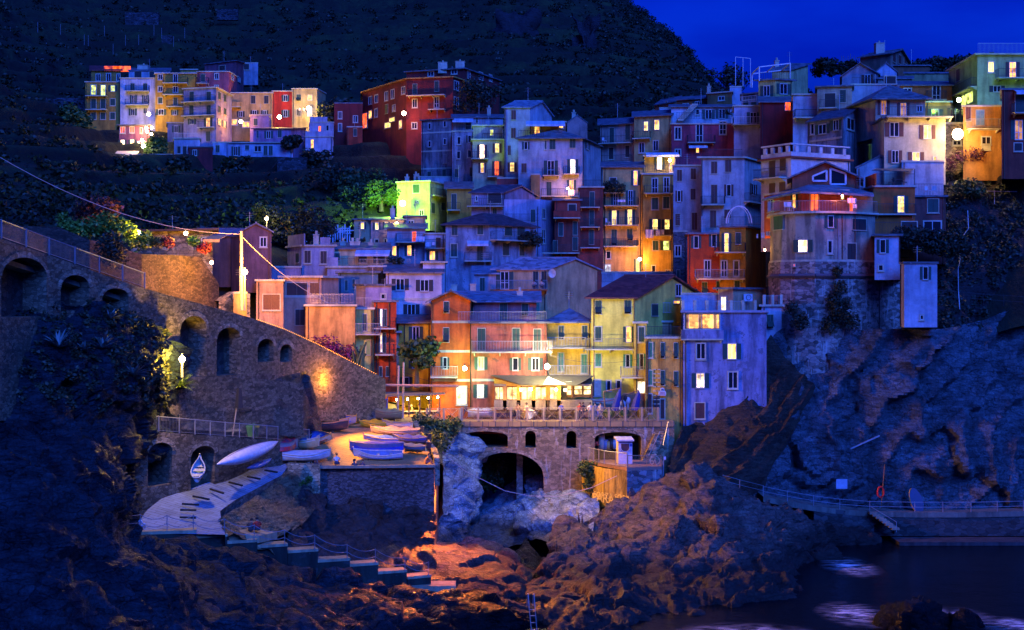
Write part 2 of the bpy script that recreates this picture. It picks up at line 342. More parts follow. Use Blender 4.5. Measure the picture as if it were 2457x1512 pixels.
# misty surf: soft white water left by breaking waves
m,n,l,p=nm('surf_foam'); tc=n.new('ShaderNodeTexCoord'); gr=n.new('ShaderNodeTexGradient'); gr.gradient_type='SPHERICAL'; mp=n.new('ShaderNodeMapping'); l.new(tc.outputs['Object'],mp.inputs[0]); l.new(mp.outputs[0],gr.inputs[0])
fv=coords(n,l,(.5,1.2,1)); fn=noise(n,l,fv,1.2,5,.6); mu=n.new('ShaderNodeMath'); mu.operation='MULTIPLY'; l.new(gr.outputs[0],mu.inputs[0]); r=ramp(n,[(.36,(.08,)),(.7,(1.5,))]); l.new(fn,r.inputs[0]); l.new(r.outputs[0],mu.inputs[1]); p.inputs['Base Color'].default_value=(.75,.78,.85,1); p.inputs['Roughness'].default_value=.9
pw=n.new('ShaderNodeMath'); pw.operation='POWER'; l.new(mu.outputs[0],pw.inputs[0]); pw.inputs[1].default_value=1.8; pm_=n.new('ShaderNodeMath'); pm_.operation='MULTIPLY'; l.new(pw.outputs[0],pm_.inputs[0]); pm_.inputs[1].default_value=1.15; l.new(pm_.outputs[0],p.inputs['Alpha']); FOAM=m
def foam(u,v,rx,ry,lab):
    c=ground_at(u,v,.05); k=24; m=MB(); m.add([(0,0,0)]+[(math.cos(2*math.pi*i/k),math.sin(2*math.pi*i/k),0) for i in range(k)],[(0,1+i,1+(i+1)%k) for i in range(k)])
    o=m.build('surf_foam',FOAM); o.location=c; o.scale=(rx,ry,1); o['kind']='stuff'; foam.n+=1; o.location.z=.03+.012*foam.n; tag(o,lab,'sea foam')
foam.n=0
foam(2040,1360,2.8,5.5,'pale blue surf by the rocks below the cliff path'); foam(2050,1474,3.0,5,'lilac surf at the tip of the dark rocks'); foam(2285,1482,3.6,4.4,'white surf between the two small rocks'); foam(2430,1500,3,3,'faint surf at the lower right corner'); foam(1790,1525,6,4.2,'blue surf along the bottom edge');
# ---------------- hillside ----------------
US=[-500,-300,0,300,600,900,1200,1440,1600,1750,2000,2250,2457,2700,3100]
TB=[(143,[720,700,690,690,800,960,1000,1000,1010,990,860,840,780,760,740]),
(149,[610,600,610,640,740,930,985,985,985,940,800,775,620,590,560]),
(165,[530,520,540,560,590,740,850,850,850,800,700,580,480,450,430]),
(185,[440,430,470,515,550,600,740,740,740,680,560,450,400,380,360]),
(205,[370,360,420,480,510,530,640,620,600,560,470,370,340,330,320]),
(230,[300,290,350,430,455,440,520,480,440,390,300,240,200,190,190]),
(262,[190,180,250,368,380,345,330,300,300,290,215,148,150,150,150]),
(300,[100,90,150,262,268,262,250,215,240,275,250,210,200,200,200]),
(360,[-10,-20,50,140,140,135,112,112,150,262,300,300,300,300,300]),
(430,[-110,-120,-60,10,20,20,10,40,100,235,330,350,350,350,350]),
(520,[-190,-200,-160,-100,-90,-80,-60,-20,88,250,350,380,380,380,380]),
(640,[-200,-200,-160,-100,-90,-70,-50,0,110,300,400,400,400,400,400])]
HG=np.array([[tuple(W(u,v,Y)) for u,v in zip(US,vs)] for Y,vs in TB]); 
# extra columns follow rays; build grid
A=loft([[W(u,v,Y) for u,v in zip(US,vs)] for Y,vs in TB],1.4,sm=True)
P=A.reshape(-1,3).copy()
dn=fbm(P*.045,5,3)*5+fbm(P*.25,4,9)*.9; k=np.clip((P[:,1]-200)/60,0,1); 
z=P[:,2]+dn*(.25+.75*k)*np.clip((P[:,1]-150)/40,.1,1)
tz=z/3.4+fbm(P*.02,2,5)*1.2; fr=tz-np.floor(tz); st=np.where(fr<.22,fr/.22,1.0)-fr   # dry-stone terraces
tk=np.clip((P[:,1]-195)/30,0,1)*np.clip((60-P[:,0])/40,0,1); P[:,2]=z+st*3.2*tk
A=P.reshape(A.shape)
mh,n,l,p=nm('hillside_scrub'); v=coords(n,l); a=noise(n,l,v,.06,6,.65); b2=noise(n,l,v,.8,6,.75); g=n.new('ShaderNodeNewGeometry'); sx=n.new('ShaderNodeSeparateXYZ'); l.new(g.outputs['Normal'],sx.inputs[0])
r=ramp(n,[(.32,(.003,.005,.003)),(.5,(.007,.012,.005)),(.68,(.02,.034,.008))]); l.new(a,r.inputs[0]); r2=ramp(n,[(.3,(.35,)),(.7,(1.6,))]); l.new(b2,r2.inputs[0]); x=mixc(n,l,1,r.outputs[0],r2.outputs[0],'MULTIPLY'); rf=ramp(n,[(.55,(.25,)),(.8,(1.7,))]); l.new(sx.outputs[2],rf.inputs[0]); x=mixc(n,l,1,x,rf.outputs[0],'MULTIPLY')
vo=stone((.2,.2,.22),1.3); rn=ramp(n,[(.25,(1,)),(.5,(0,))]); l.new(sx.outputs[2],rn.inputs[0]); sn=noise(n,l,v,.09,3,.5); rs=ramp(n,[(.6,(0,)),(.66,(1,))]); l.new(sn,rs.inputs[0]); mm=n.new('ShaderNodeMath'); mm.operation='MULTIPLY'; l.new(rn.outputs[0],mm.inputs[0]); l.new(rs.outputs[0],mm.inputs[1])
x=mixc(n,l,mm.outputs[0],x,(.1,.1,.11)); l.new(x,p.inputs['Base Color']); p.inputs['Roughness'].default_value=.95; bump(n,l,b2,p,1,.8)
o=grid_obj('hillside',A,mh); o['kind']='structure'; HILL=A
# scrub cover: leaf sized faces over the slopes
rg=np.random.default_rng(5)
Q=A.reshape(-1,3); sel=(Q[:,1]>158)
# keep scrub off the built zone
uu=CU+Q[:,0]*F/Q[:,1]; vv=CV-(Q[:,2]-CZ)*F/Q[:,1]
built=((Q[:,1]<236)&(uu>880)&(uu<2280))|((Q[:,1]>232)&(Q[:,1]<275)&(uu>180)&(uu<1200))|((Q[:,1]<170)&(uu>560))|(Q[:,1]>560)
Q=Q[sel&~built&(uu>-150)&(uu<2650)]
idx=rg.choice(len(Q),min(len(Q),9000),replace=False); C=Q[idx]+rg.normal(size=(len(idx),3))*[.8,.8,.2]; rad=(.35+1.0*rg.random(len(idx))**2)*(1+np.clip((C[:,1]-260)/260,0,1)*.8)
Rr=np.stack([rad*1.2,rad*1.2,rad*.8],1)
o=leaves('hillside_shrubs',C+np.array([0,0,.4]),Rr,190000,.45,foliagem((.012,.022,.006)),seed=4); o['kind']='stuff'; tag(o,'dense dark scrub and vine terraces covering the hill behind the village','shrubs')
# bare pale crags on the mountain
cr=rockm((.04,.04,.055),(.008,.008,.01),'mountain_crag',(.6,.9)); 
for i,(u0,u1,v0,v1,Y) in enumerate([(1190,1290,20,170,372),(1300,1350,150,240,330),(1370,1440,30,330,352)]):
    G=loft([[W(u0+(u1-u0)*a,v0+(v1-v0)*b_+20*math.sin(a*3+b_*2),Y-1.5*math.sin(math.pi*a)*math.sin(math.pi*b_)*6+6) for a in(0,.33,.66,1)] for b_ in(0,.25,.5,.75,1)],1.2); G=rockify(G,3.0,.1,.12,.4,seed=30+i,flip=-1)
    o=grid_obj('mountain_crag',G,cr); o['kind']='structure'
# ---------------- rocks ----------------
RK_DARK=rockm((.04,.075,.1),(.005,.008,.011),'dark_sea_rock',(.3,.9),(1,1,4),(0,.5,0),.45,.22)
RK_BRN=rockm((.24,.18,.15),(.035,.028,.026),'brown_sea_rock',(.5,.85),(1,1,4),(0,.45,0),.3)
RK_COOL_LIT=rockm((.42,.6,.72),(.12,.17,.2),'cool_lit_gorge_rock',(.35,.7),(1,1,3),(0,-.6,0),.3)  # cool light on the gorge is put into this pale bluish colour
RK_CLIFF=rockm((.2,.27,.32),(.025,.03,.036),'blue_grey_cliff_rock',(.35,.75),(1,1,3),(0,1.1,0),.45)
RK_STR=rockm((.12,.085,.055),(.018,.014,.01),'strata_rock',(.45,.8),(1,1,7),(0,.75,0),.4)
RK_WARM=rockm((.52,.37,.18),(.1,.07,.04),'layered_shore_rock',(.4,.8),(1,1,8),(0,.42,0),.35)
def rock(name,rows,res,mat,amp,kind='structure',**kw):
    A=loft([[W(*p) for p in r] for r in rows],res); A=rockify(A,amp,**kw); o=grid_obj(name,A,mat,smooth=True)
    try: 
        bpy.context.view_layer.objects.active=o; o.data.set_sharp_from_angle(angle=R_(32))
    except Exception: pass
    o['kind']=kind; return o,A
# left foreground cliff (rows top->bottom)
_,LC=rock('left_cliff',[
[(-160,700,93),(100,712,93),(240,730,96),(330,755,99),(400,790,103),(470,850,107)],
[(-160,850,88),(100,855,89),(240,860,93),(340,880,97),(400,910,101),(450,930,106)],
[(-160,985,84),(100,995,86),(200,1000,89),(270,1000,93),(380,1008,102),(440,1020,106)],
[(-160,1100,80),(100,1100,82),(200,1100,85),(285,1105,88),(320,1110,95),(360,1120,102)],
[(-160,1200,77),(100,1200,79),(200,1200,82),(290,1195,85),(320,1195,91),(352,1195,101)],
[(-160,1290,74),(100,1290,76),(200,1285,79),(285,1280,83),(310,1275,89),(330,1262,98)],
[(-160,1400,71),(100,1400,73),(220,1400,76),(340,1390,79),(480,1400,84),(620,1420,86)],
[(-160,1560,67),(100,1560,69),(220,1560,71),(340,1560,73),(480,1560,75),(620,1560,77)]],.26,RK_DARK,1.1,seed=1,flip=-1,strata=(.5,.2,1),samp=.35)
# rock under the chained staircase, running right to the ladder
rock('shore_rock',[
[(330,1300,93.5),(480,1308,94.5),(620,1330,96.5),(760,1358,99.5),(900,1390,102.5),(1040,1425,106),(1180,1418,111),(1330,1400,116)],
[(330,1360,89),(480,1370,90),(620,1385,92),(760,1405,95),(900,1425,98),(1040,1440,101),(1180,1435,106),(1330,1425,111)],
[(330,1430,84),(480,1440,85),(620,1450,87),(760,1455,90),(900,1455,94),(1040,1458,98),(1180,1452,102),(1330,1445,106)],
[(330,1500,79),(480,1500,80),(620,1500,82),(760,1500,85),(900,1490,90),(1040,1478,95),(1180,1465,99),(1330,1462,102)],
[(330,1600,74),(480,1600,75),(620,1600,77),(760,1600,80),(900,1600,86),(1040,1590,91),(1180,1545,97.5),(1330,1530,100)]],.33,RK_DARK,.85,seed=2,flip=-1,strata=(.45,.3,1),samp=.45)
# big brown rocks right of the gorge
rock('harbour_rocks',[
[(1290,1360,117),(1310,1300,121),(1360,1240,126),(1440,1205,129),(1540,1175,130),(1600,1140,130.5),(1660,1118,130),(1760,1160,130),(1840,1188,131),(1930,1230,133),(2010,1260,135),(2100,1290,137)],
[(1285,1385,113),(1330,1330,117),(1390,1290,121),(1470,1260,124),(1560,1235,125),(1630,1205,125),(1690,1190,125),(1770,1205,126),(1850,1225,128),(1920,1255,130),(1990,1290,133),(2070,1318,135)],
[(1230,1420,109),(1320,1385,112),(1400,1350,115),(1480,1320,118),(1570,1300,119),(1650,1275,120),(1720,1260,120),(1790,1265,121),(1860,1285,123),(1920,1310,126),(1965,1340,129),(2010,1350,132)],
[(1200,1435,106),(1320,1410,108),(1400,1385,110),(1480,1370,112),(1570,1365,113),(1660,1345,114),(1740,1330,115),(1820,1340,116),(1880,1360,118),(1930,1380,120),(1960,1390,123),(1990,1388,125)],
[(1180,1448,103),(1320,1430,104),(1400,1425,105),(1480,1430,105.5),(1580,1435,106),(1680,1430,107),(1760,1425,108),(1840,1430,109),(1900,1440,111),(1950,1445,112),(2010,1460,113),(2080,1470,114)],
[(1180,1500,99),(1320,1500,99),(1400,1500,99.5),(1480,1500,100),(1580,1505,100.5),(1680,1510,101),(1760,1510,102),(1840,1505,104),(1900,1500,106),(1960,1500,107),(2040,1500,108),(2110,1505,108)],
[(1180,1600,95),(1320,1600,95),(1400,1600,96),(1480,1600,96),(1580,1600,96),(1680,1600,97),(1760,1600,98),(1840,1600,99),(1900,1600,100),(1960,1600,100),(2040,1600,101),(2110,1600,101)]],.26,RK_BRN,1.15,seed=3,flip=-1,strata=(-.35,.15,.6),samp=.42,fac=.2,fine=.5)
# orange lit boulder mass below the quay corner
rock('orange_shore_rock',[
[(980,1300,118),(1045,1285,120),(1120,1288,121),(1190,1300,121),(1245,1325,120),(1285,1370,118)],
[(970,1345,112),(1045,1330,114),(1120,1335,115),(1190,1345,115),(1235,1365,114),(1270,1400,113)],
[(970,1400,107),(1045,1390,109),(1120,1385,110),(1190,1390,110),(1225,1405,110),(1250,1430,108)],
[(970,1500,102),(1045,1490,103),(1120,1480,104),(1190,1470,104),(1225,1470,104),(1250,1480,103)]],.28,RK_BRN,.6,seed=5,flip=-1,strata=(.3,.3,1),samp=.5,big=.4)
# gorge walls with cool light put into their pale colour
rock('gorge_wall',[
[(1000,1000,139),(1040,1010,137.5),(1100,1020,137.3),(1150,1060,137.5),(1175,1100,139)],
[(1010,1080,133),(1040,1080,134),(1090,1085,135),(1140,1110,136),(1165,1130,138)],
[(1020,1170,130),(1045,1165,131),(1090,1165,133),(1130,1175,134.5),(1150,1190,138)],
[(1025,1240,128),(1045,1235,129.5),(1080,1235,131.5),(1110,1240,133.5),(1140,1240,138)],
[(1030,1310,127),(1048,1305,128.5),(1080,1300,130.5),(1110,1300,132.5),(1125,1300,138)]],.24,RK_COOL_LIT,.95,seed=6,flip=-1,strata=(-.3,.1,.2),samp=.6)
rock('gorge_boulders',[
[(1130,1190,152),(1180,1180,150),(1240,1150,148),(1300,1140,146),(1370,1150,142),(1430,1180,138)],
[(1110,1235,144),(1170,1210,143),(1240,1175,142),(1300,1160,140),(1370,1170,137),(1430,1200,134)],
[(1100,1262,139),(1160,1240,138),(1230,1215,137),(1300,1195,135.5),(1370,1195,133),(1440,1215,131)],
[(1100,1285,137),(1160,1265,136),(1230,1252,134.5),(1300,1240,132),(1370,1232,130),(1430,1235,128)],
[(1100,1330,134),(1160,1310,133),(1230,1300,131),(1290,1290,128),(1350,1290,125),(1410,1290,123)]],.27,RK_COOL_LIT,.75,seed=7,flip=-1,strata=(-.5,.2,.9),samp=.5)
rock('gorge_back',[
[(960,930,165),(1100,950,163),(1240,950,163),(1400,950,163)],
[(1000,1060,160),(1100,1060,160),(1240,1060,160),(1400,1060,160)],
[(1050,1200,152),(1120,1200,153),(1240,1190,155),(1400,1190,156)],
[(1050,1330,150),(1120,1330,150),(1240,1320,150),(1400,1320,150)]],.6,RK_DARK,.8,seed=8,flip=-1)
rock('channel_rock',[
[(1240,1320,124),(1262,1285,126),(1282,1310,124.5),(1300,1345,123)],
[(1235,1360,118),(1258,1345,119),(1280,1360,118.5),(1300,1390,117)],
[(1225,1420,112),(1250,1410,113),(1275,1420,113),(1300,1440,112)]],.26,RK_DARK,.4,seed=9,flip=-1)
# right cliff under the bastion
rock('cliff_face',[
[(1640,1110,136),(1700,1000,139.5),(1800,900,141),(1862,800,142.3),(1960,775,141.5),(2060,790,140.2),(2170,790,138.5),(2260,790,139),(2350,770,143),(2457,740,147),(2620,700,152)],
[(1650,1140,135),(1720,1060,138),(1810,960,140),(1880,890,141),(1960,870,140.3),(2060,870,139.6),(2170,870,138.8),(2260,870,139),(2350,870,141),(2457,850,143),(2620,850,146)],
[(1660,1160,134.5),(1740,1110,137),(1820,1040,138.6),(1890,990,139.6),(1960,970,139.5),(2060,980,139.3),(2170,980,139),(2260,980,139),(2350,980,139.5),(2457,980,140.5),(2620,980,143)],
[(1680,1190,134),(1760,1160,136),(1830,1120,137.6),(1890,1095,138.8),(1960,1090,138.9),(2060,1095,138.8),(2170,1095,138.6),(2260,1095,138.4),(2350,1095,138.6),(2457,1095,139),(2620,1095,141)],
[(1690,1250,133.5),(1770,1230,135),(1840,1215,137),(1900,1215,138.2),(1960,1215,138.4),(2060,1218,138.4),(2170,1222,138.2),(2260,1225,138),(2350,1225,138),(2457,1225,138),(2620,1225,139)],
[(1700,1330,133),(1780,1330,134.5),(1850,1330,136),(1900,1330,138),(1960,1330,138.5),(2060,1330,139),(2170,1330,139),(2260,1330,139),(2350,1330,139),(2457,1330,139),(2620,1330,139)]],.4,RK_CLIFF,1.15,seed=10,flip=-1,big=.12,strata=(.36,.1,-.26),samp=1.2,fac=.14)
# slanted brown strata shoulder
rock('strata_shoulder',[
[(1600,1120,134),(1640,1025,138),(1700,985,139),(1770,930,139.5),(1800,880,140),(1850,800,141)],
[(1615,1140,132.5),(1670,1075,136),(1730,1030,137.2),(1790,975,138.2),(1830,930,139),(1880,850,140)],
[(1650,1150,131.8),(1705,1105,134.6),(1765,1065,136),(1820,1015,137.2),(1860,975,138.2),(1920,890,139.3)],
[(1700,1165,131.5),(1760,1140,133.5),(1805,1110,135),(1850,1060,136.4),(1890,1010,137.5),(1945,910,139)],
[(1760,1210,131.5),(1800,1190,132.8),(1840,1165,134.6),(1865,1110,136.6),(1900,1050,138),(1960,940,140)]],.3,RK_STR,.5,seed=12,flip=-1,strata=(-.72,.1,.7),samp=1.1,big=.2)
# vegetated dark slope at right edge above the cliff
_,RS=rock('right_slope',[
[(2230,395,166),(2300,372,164),(2380,362,163),(2457,360,162),(2640,360,162)],
[(2250,480,157),(2300,470,156),(2380,460,156),(2457,460,156),(2640,460,156)],
[(2255,580,151),(2300,570,151),(2380,560,151),(2457,560,151),(2640,560,151)],
[(2235,680,146),(2300,670,147),(2380,660,147.5),(2457,660,148),(2640,660,148)],
[(2240,800,140.5),(2300,795,142),(2380,785,144),(2457,775,146),(2640,775,146)]],.6,rockm((.03,.03,.035),(.008,.009,.01),'overgrown_slope_rock',(.6,.9)),1.0,seed=14,flip=-1)
# small rocks in the water
for i,(u,v,s,Y,lab) in enumerate([(2190,1490,4.0,104,0),(2305,1495,2.4,103,0),(2000,1285,3.2,135,0),(2060,1290,3.0,136,0),(1900,1300,3.0,131,0),(1985,1330,2.5,130,0)]):
    c=ground_at(u,v+10,0); a=np.linspace(0,2*math.pi,46); t=np.linspace(0.02,math.pi/2+.25,22)
    G=np.stack([np.outer(np.sin(t),np.cos(a))*s*.62+c.x,np.outer(np.sin(t),np.sin(a))*s*.5+c.y,np.outer(np.cos(t),np.ones(46))*s*.42],-1); 
    G2=rockify(G,.5,.5,.6,1.4,seed=40+i,flip=1); G2[:,-1]=G2[:,0]; o=grid_obj('sea_rock',G2,RK_DARK if i<2 else RK_BRN); tag(o,['larger dark rock standing in the surf at the bottom right','smaller dark rock beside the white surf','low brown rock left end of the cliff path shore','low brown rock under the cliff path steps','rounded shore rock right of the big brown rocks','last small rock of the brown shore'][i],'rock','rocks by the water')
# boulders at the quay foot
_,_q=rock('quay_foot_rock',[
[(735,1150,116.5),(800,1195,117.3),(880,1212,117.3),(960,1215,117.3),(1045,1220,117.2)],
[(700,1215,112),(790,1240,114),(880,1250,115),(960,1255,115.5),(1050,1262,116)],
[(690,1270,107),(780,1290,109),(870,1300,111),(950,1310,113),(1040,1320,114)],
[(680,1330,103),(780,1345,105),(870,1360,107),(950,1375,108),(1040,1395,110)],
[(680,1400,100),(780,1400,102),(870,1410,104),(950,1430,105),(1040,1450,107)]],.28,rockm((.09,.075,.07),(.02,.017,.017),'quay_rock',(.35,.7),(1,1,2.5),(0,.6,0),.3),.95,seed=15,flip=-1,fac=.2)
_,_=rock('layered_slope_rock',[
[(690,1128,117.2),(712,1150,116.8),(735,1178,116.5),(760,1205,116)],
[(650,1165,111.5),(680,1185,111.8),(715,1205,112),(750,1230,112)],
[(590,1205,104),(620,1225,104.5),(670,1245,106),(720,1262,107)],
[(540,1235,99),(560,1255,99.3),(600,1275,100),(660,1290,102)],
[(535,1275,96.5),(560,1285,97),(610,1300,98),(660,1330,99)]],.22,RK_WARM,.45,seed=16,flip=-1,strata=(-.45,.5,.9),samp=.9)
# rough rock between promenade wall and quay (middle left)
rock('promenade_rock',[
[(420,905,110),(455,880,111),(520,930,113),(600,930,115),(690,900,118),(745,890,122)],
[(410,960,109),(470,975,110),(540,990,112),(620,985,114),(700,960,118),(755,950,122)],
[(400,1025,107.5),(470,1030,109),(550,1035,112),(640,1035,116),(710,1030,120),(765,1015,124)],
[(400,1060,107.5),(470,1065,109),(550,1070,112),(640,1070,116),(710,1060,120),(765,1050,124)]],.28,rockm((.15,.12,.1),(.04,.035,.03),'warm_brown_rock',(.5,.85),(1,1,3),(0,.8,0),.35),.6,seed=17,flip=-1,inward=.3)
# ---------------- masonry with real arched openings ----------------
def arched(name,path,tops,bots,arches,mat,depth=1.2,res=.22,label=None,cat='stone wall',cap=None,inner=None,thick=None,capw=.35):
    """path: list of (u,Y) plan points; tops/bots: v at each point. arches: (u0,u1,v_crown,v_spring,v_sill)"""
    P=[W(u,t,Y) for (u,Y),t in zip(path,tops)]; Bt=[W(u,b,Y) for (u,Y),b in zip(path,bots)]
    S_=[0]
    for a,b in zip(P,P[1:]): S_.append(S_[-1]+math.hypot(b.x-a.x,b.y-a.y))
    us=[p[0] for p in path]
    def at(s):
        i=0
        while i<len(S_)-2 and s>S_[i+1]: i+=1
        f=(s-S_[i])/(S_[i+1]-S_[i]); a,b=P[i],P[i+1]; t=(b-a); t.z=0; t.normalize()
        return a.x+(b.x-a.x)*f,a.y+(b.y-a.y)*f,a.z+(b.z-a.z)*f,Bt[i].z+(Bt[i+1].z-Bt[i].z)*f,Vector((t.y,-t.x,0))
    def sofu(u):
        i=0
        while i<len(us)-2 and u>us[i+1]: i+=1
        kx=(u-CU)/F; a,b=P[i],P[i+1]; dX=b.x-a.x; dY=b.y-a.y; sp=(kx*a.y-a.x)/(dX-kx*dY); return S_[i]+sp*(S_[i+1]-S_[i]),a.y+sp*dY
    ar=[]
    for u0,u1,vc,vs,vb in arches:
        s0,y0=sofu(u0); s1,y1=sofu(u1); y=(y0+y1)/2; ar.append((s0,s1,W(0,vc,y).z,W(0,vs,y).z,W(0,vb,y).z))
    cuts=set(S_)
    N=int(S_[-1]/res)
    for i in range(N+1): cuts.add(S_[-1]*i/N)
    for a in ar:
        for k in range(17): cuts.add(a[0]+(a[1]-a[0])*k/16)
    cuts=sorted(cuts); m=MB(); inn=MB()
    def holes(s): return sorted([a for a in ar if a[0]<s<a[1]],key=lambda a:-a[2])
    def crown(a,s):
        x=(s-(a[0]+a[1])/2)/((a[1]-a[0])/2); return a[3]+(a[2]-a[3])*math.sqrt(max(0,1-x*x))
    tk=thick or .8
    for s0,s1 in zip(cuts,cuts[1:]):
        if s1-s0<1e-4: continue
        x0,y0,t0,b0,n0=at(s0+1e-6); x1,y1,t1,b1,n1=at(s1-1e-6); A=lambda x,y,z,n=None,d=0: (x-(n.x*d if n else 0),y-(n.y*d if n else 0),z)
        hs_=holes((s0+s1)/2); q0,q1=t0,t1
        for a in hs_:
            c0=crown(a,s0); c1=crown(a,s1)
            m.add([A(x0,y0,c0),A(x1,y1,c1),A(x1,y1,q1),A(x0,y0,q0)],[(0,1,2,3)]); q0=q1=a[4]
            m.add([A(x0,y0,c0),A(x1,y1,c1),A(x1,y1,c1,n1,depth),A(x0,y0,c0,n0,depth)],[(3,2,1,0)])
            m.add([A(x0,y0,a[4]),A(x1,y1,a[4]),A(x1,y1,a[4],n1,depth),A(x0,y0,a[4],n0,depth)],[(0,1,2,3)])
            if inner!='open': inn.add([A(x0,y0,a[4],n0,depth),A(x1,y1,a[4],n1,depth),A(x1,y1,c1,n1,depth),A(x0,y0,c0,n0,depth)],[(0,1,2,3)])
        if q0>min(b0,b1): m.add([A(x0,y0,b0),A(x1,y1,b1),A(x1,y1,q1),A(x0,y0,q0)],[(0,1,2,3)])
        m.add([A(x0,y0,t0),A(x1,y1,t1),A(x1,y1,t1,n1,tk),A(x0,y0,t0,n0,tk)],[(0,1,2,3)])
        m.add([A(x0,y0,b0,n0,max(tk,depth+.05)),A(x1,y1,b1,n1,max(tk,depth+.05)),A(x1,y1,t1,n1,max(tk,depth+.05)),A(x0,y0,t0,n0,max(tk,depth+.05))],[(3,2,1,0)]) if inner!='open' else None
    for a in ar:
        for s in(a[0],a[1]):
            x,y,t,b,n=at(s); z0=a[4]; z1=a[3]; m.add([(x,y,z0),(x,y,z1),(x-n.x*depth,y-n.y*depth,z1),(x-n.x*depth,y-n.y*depth,z0)],[(0,1,2,3)])
    c=P[len(P)//2]; root=thing(name,label,cat,(c.x,c.y,min(b.z for b in Bt)))
    m.build('masonry',mat,root)
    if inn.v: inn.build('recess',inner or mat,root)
    # voussoir rings
    for a in ar:
        r=MB(); k=16
        for i in range(k):
            sa=a[0]+(a[1]-a[0])*(.5-.5*math.cos(math.pi*i/k)); sb=a[0]+(a[1]-a[0])*(.5-.5*math.cos(math.pi*(i+1)/k)); x0,y0,_,_,n0=at(sa); x1,y1,_,_,n1=at(sb); z0=crown(a,sa); z1=crown(a,sb)
            mid=(a[0]+a[1])/2; zc=a[3]-(a[1]-a[0])*.1; g=.38
            def outp(s,z,x,y,n):
                d=Vector((s-mid,z-zc)); d.normalize(); ss=s+d.x*g; xx,yy,_,_,nn=at(max(0.01,min(S_[-1]-.01,ss))); return (xx+nn.x*.05,yy+nn.y*.05,z+d.y*g)
            r.add([(x0+n0.x*.05,y0+n0.y*.05,z0),(x1+n1.x*.05,y1+n1.y*.05,z1),outp(sb,z1,x1,y1,n1),outp(sa,z0,x0,y0,n0),(x0,y0,z0),(x1,y1,z1)],[(0,1,2,3),(0,4,5,1)])
        r.build('arch_ring',cap or mat,root)
    return root,P
ST_WARM=stone((.22,.165,.1),3.0,.3,'promenade_rubble_stone'); ST_GRID=stone((.19,.145,.09),2.6,.3,'squared_stone'); ST_BR=stone((.32,.23,.12),2.1,.55,'bridge_stone',.55,stain=True); ST_DK=stone((.1,.095,.1),3.4,.3,'dark_quay_stone'); 
ARCHC=stone((.38,.3,.19),3.0,.4,'arch_stone')

# promenade / stair ramp wall on the left
pw,PW=arched('promenade_wall',[(-160,79),(0,85),(115,92),(345,102),(528,112),(600,116),(680,121),(760,126),(830,130),(925,135)],[520,572,612,692,742,762,790,826,862,910],[1010,1010,1010,1010,1010,1010,1010,1010,1010,1010],
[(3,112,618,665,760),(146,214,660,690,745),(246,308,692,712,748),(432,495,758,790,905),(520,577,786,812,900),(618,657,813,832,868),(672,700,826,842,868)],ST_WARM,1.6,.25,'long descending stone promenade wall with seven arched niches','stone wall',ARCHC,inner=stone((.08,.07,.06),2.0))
# walkway on top of it
rows=[[],[]]
for i,p in enumerate(PW):
    pass
wk=MB()
for a,b in zip(PW,PW[1:]):
    t=(b-a); t.z=0; t.normalize(); n=Vector((-t.y,t.x,0)); wk.hexa([a+n*.7-Vector((0,0,1.2)),b+n*.7-Vector((0,0,1.2)),b+n*4-Vector((0,0,1.2)),a+n*4-Vector((0,0,1.2)),a+n*.7-Vector((0,0,.9)),b+n*.7-Vector((0,0,.9)),b+n*4-Vector((0,0,.9)),a+n*4-Vector((0,0,.9))])
o=wk.build('stepped_walkway',CONC); o['kind']='structure'
# rope of tiny lights on the coping
def at_line(P,f):
    i=min(int(f),len(P)-2); return P[i].lerp(P[i+1],f-i)
lr=MB(); k=0
for i in range(70):
    q=at_line(PW,5.2+i*(3.6/70)); lr.sphere(q+Vector((0,-.05,.06)),.04,5,4)
lo=lr.build('string_lights',emit((1,.35,.04),2.5)); lo['kind']='stuff'; tag(lo,'string of tiny amber lights along the wall coping','string lights')
# upper retaining wall behind promenade (garden wall)
K('G')
arched('garden_retaining_wall',[(-160,119),(0,120),(140,122),(215,123),(340,126),(410,130),(480,134),(525,137)],[560,540,545,575,610,612,616,680],[700]*3+[720,740,760,770,790],[],stone((.085,.06,.042),3.2,.3,'garden_wall_stone'),.3,.4,'rubble retaining wall below the lit garden terrace','stone wall')
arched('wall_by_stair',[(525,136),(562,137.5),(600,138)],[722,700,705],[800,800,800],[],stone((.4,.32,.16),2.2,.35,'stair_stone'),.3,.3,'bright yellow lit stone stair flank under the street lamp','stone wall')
arched('lower_terrace_wall',[(435,107),(520,111),(600,114),(728,119)],[905,905,907,920],[1030,1035,1040,1050],[],ST_GRID,.4,.3,'squared stone retaining wall behind the lower path','stone wall')
# lower path + arch wall
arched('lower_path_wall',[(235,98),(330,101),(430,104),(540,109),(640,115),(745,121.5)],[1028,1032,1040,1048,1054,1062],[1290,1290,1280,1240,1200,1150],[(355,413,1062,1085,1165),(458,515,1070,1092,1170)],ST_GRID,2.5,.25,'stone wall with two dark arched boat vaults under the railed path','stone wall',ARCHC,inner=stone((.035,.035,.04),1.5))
lp=MB(); Q=[W(u,v,Y) for u,v,Y in((235,1028,98),(330,1032,101),(430,1040,104),(540,1048,109),(640,1054,115),(745,1062,121.5),(800,1050,126))]
for a,b in zip(Q,Q[1:]):
    t=(b-a); t.z=0; t.normalize(); n=Vector((-t.y,t.x,0)); z=Vector((0,0,.01)); lp.add([a+n*.2+z,b+n*.2+z,b+n*5+z,a+n*5+z],[(0,1,2,3)])
o=lp.build('lower_path',CONC); o['kind']='structure'
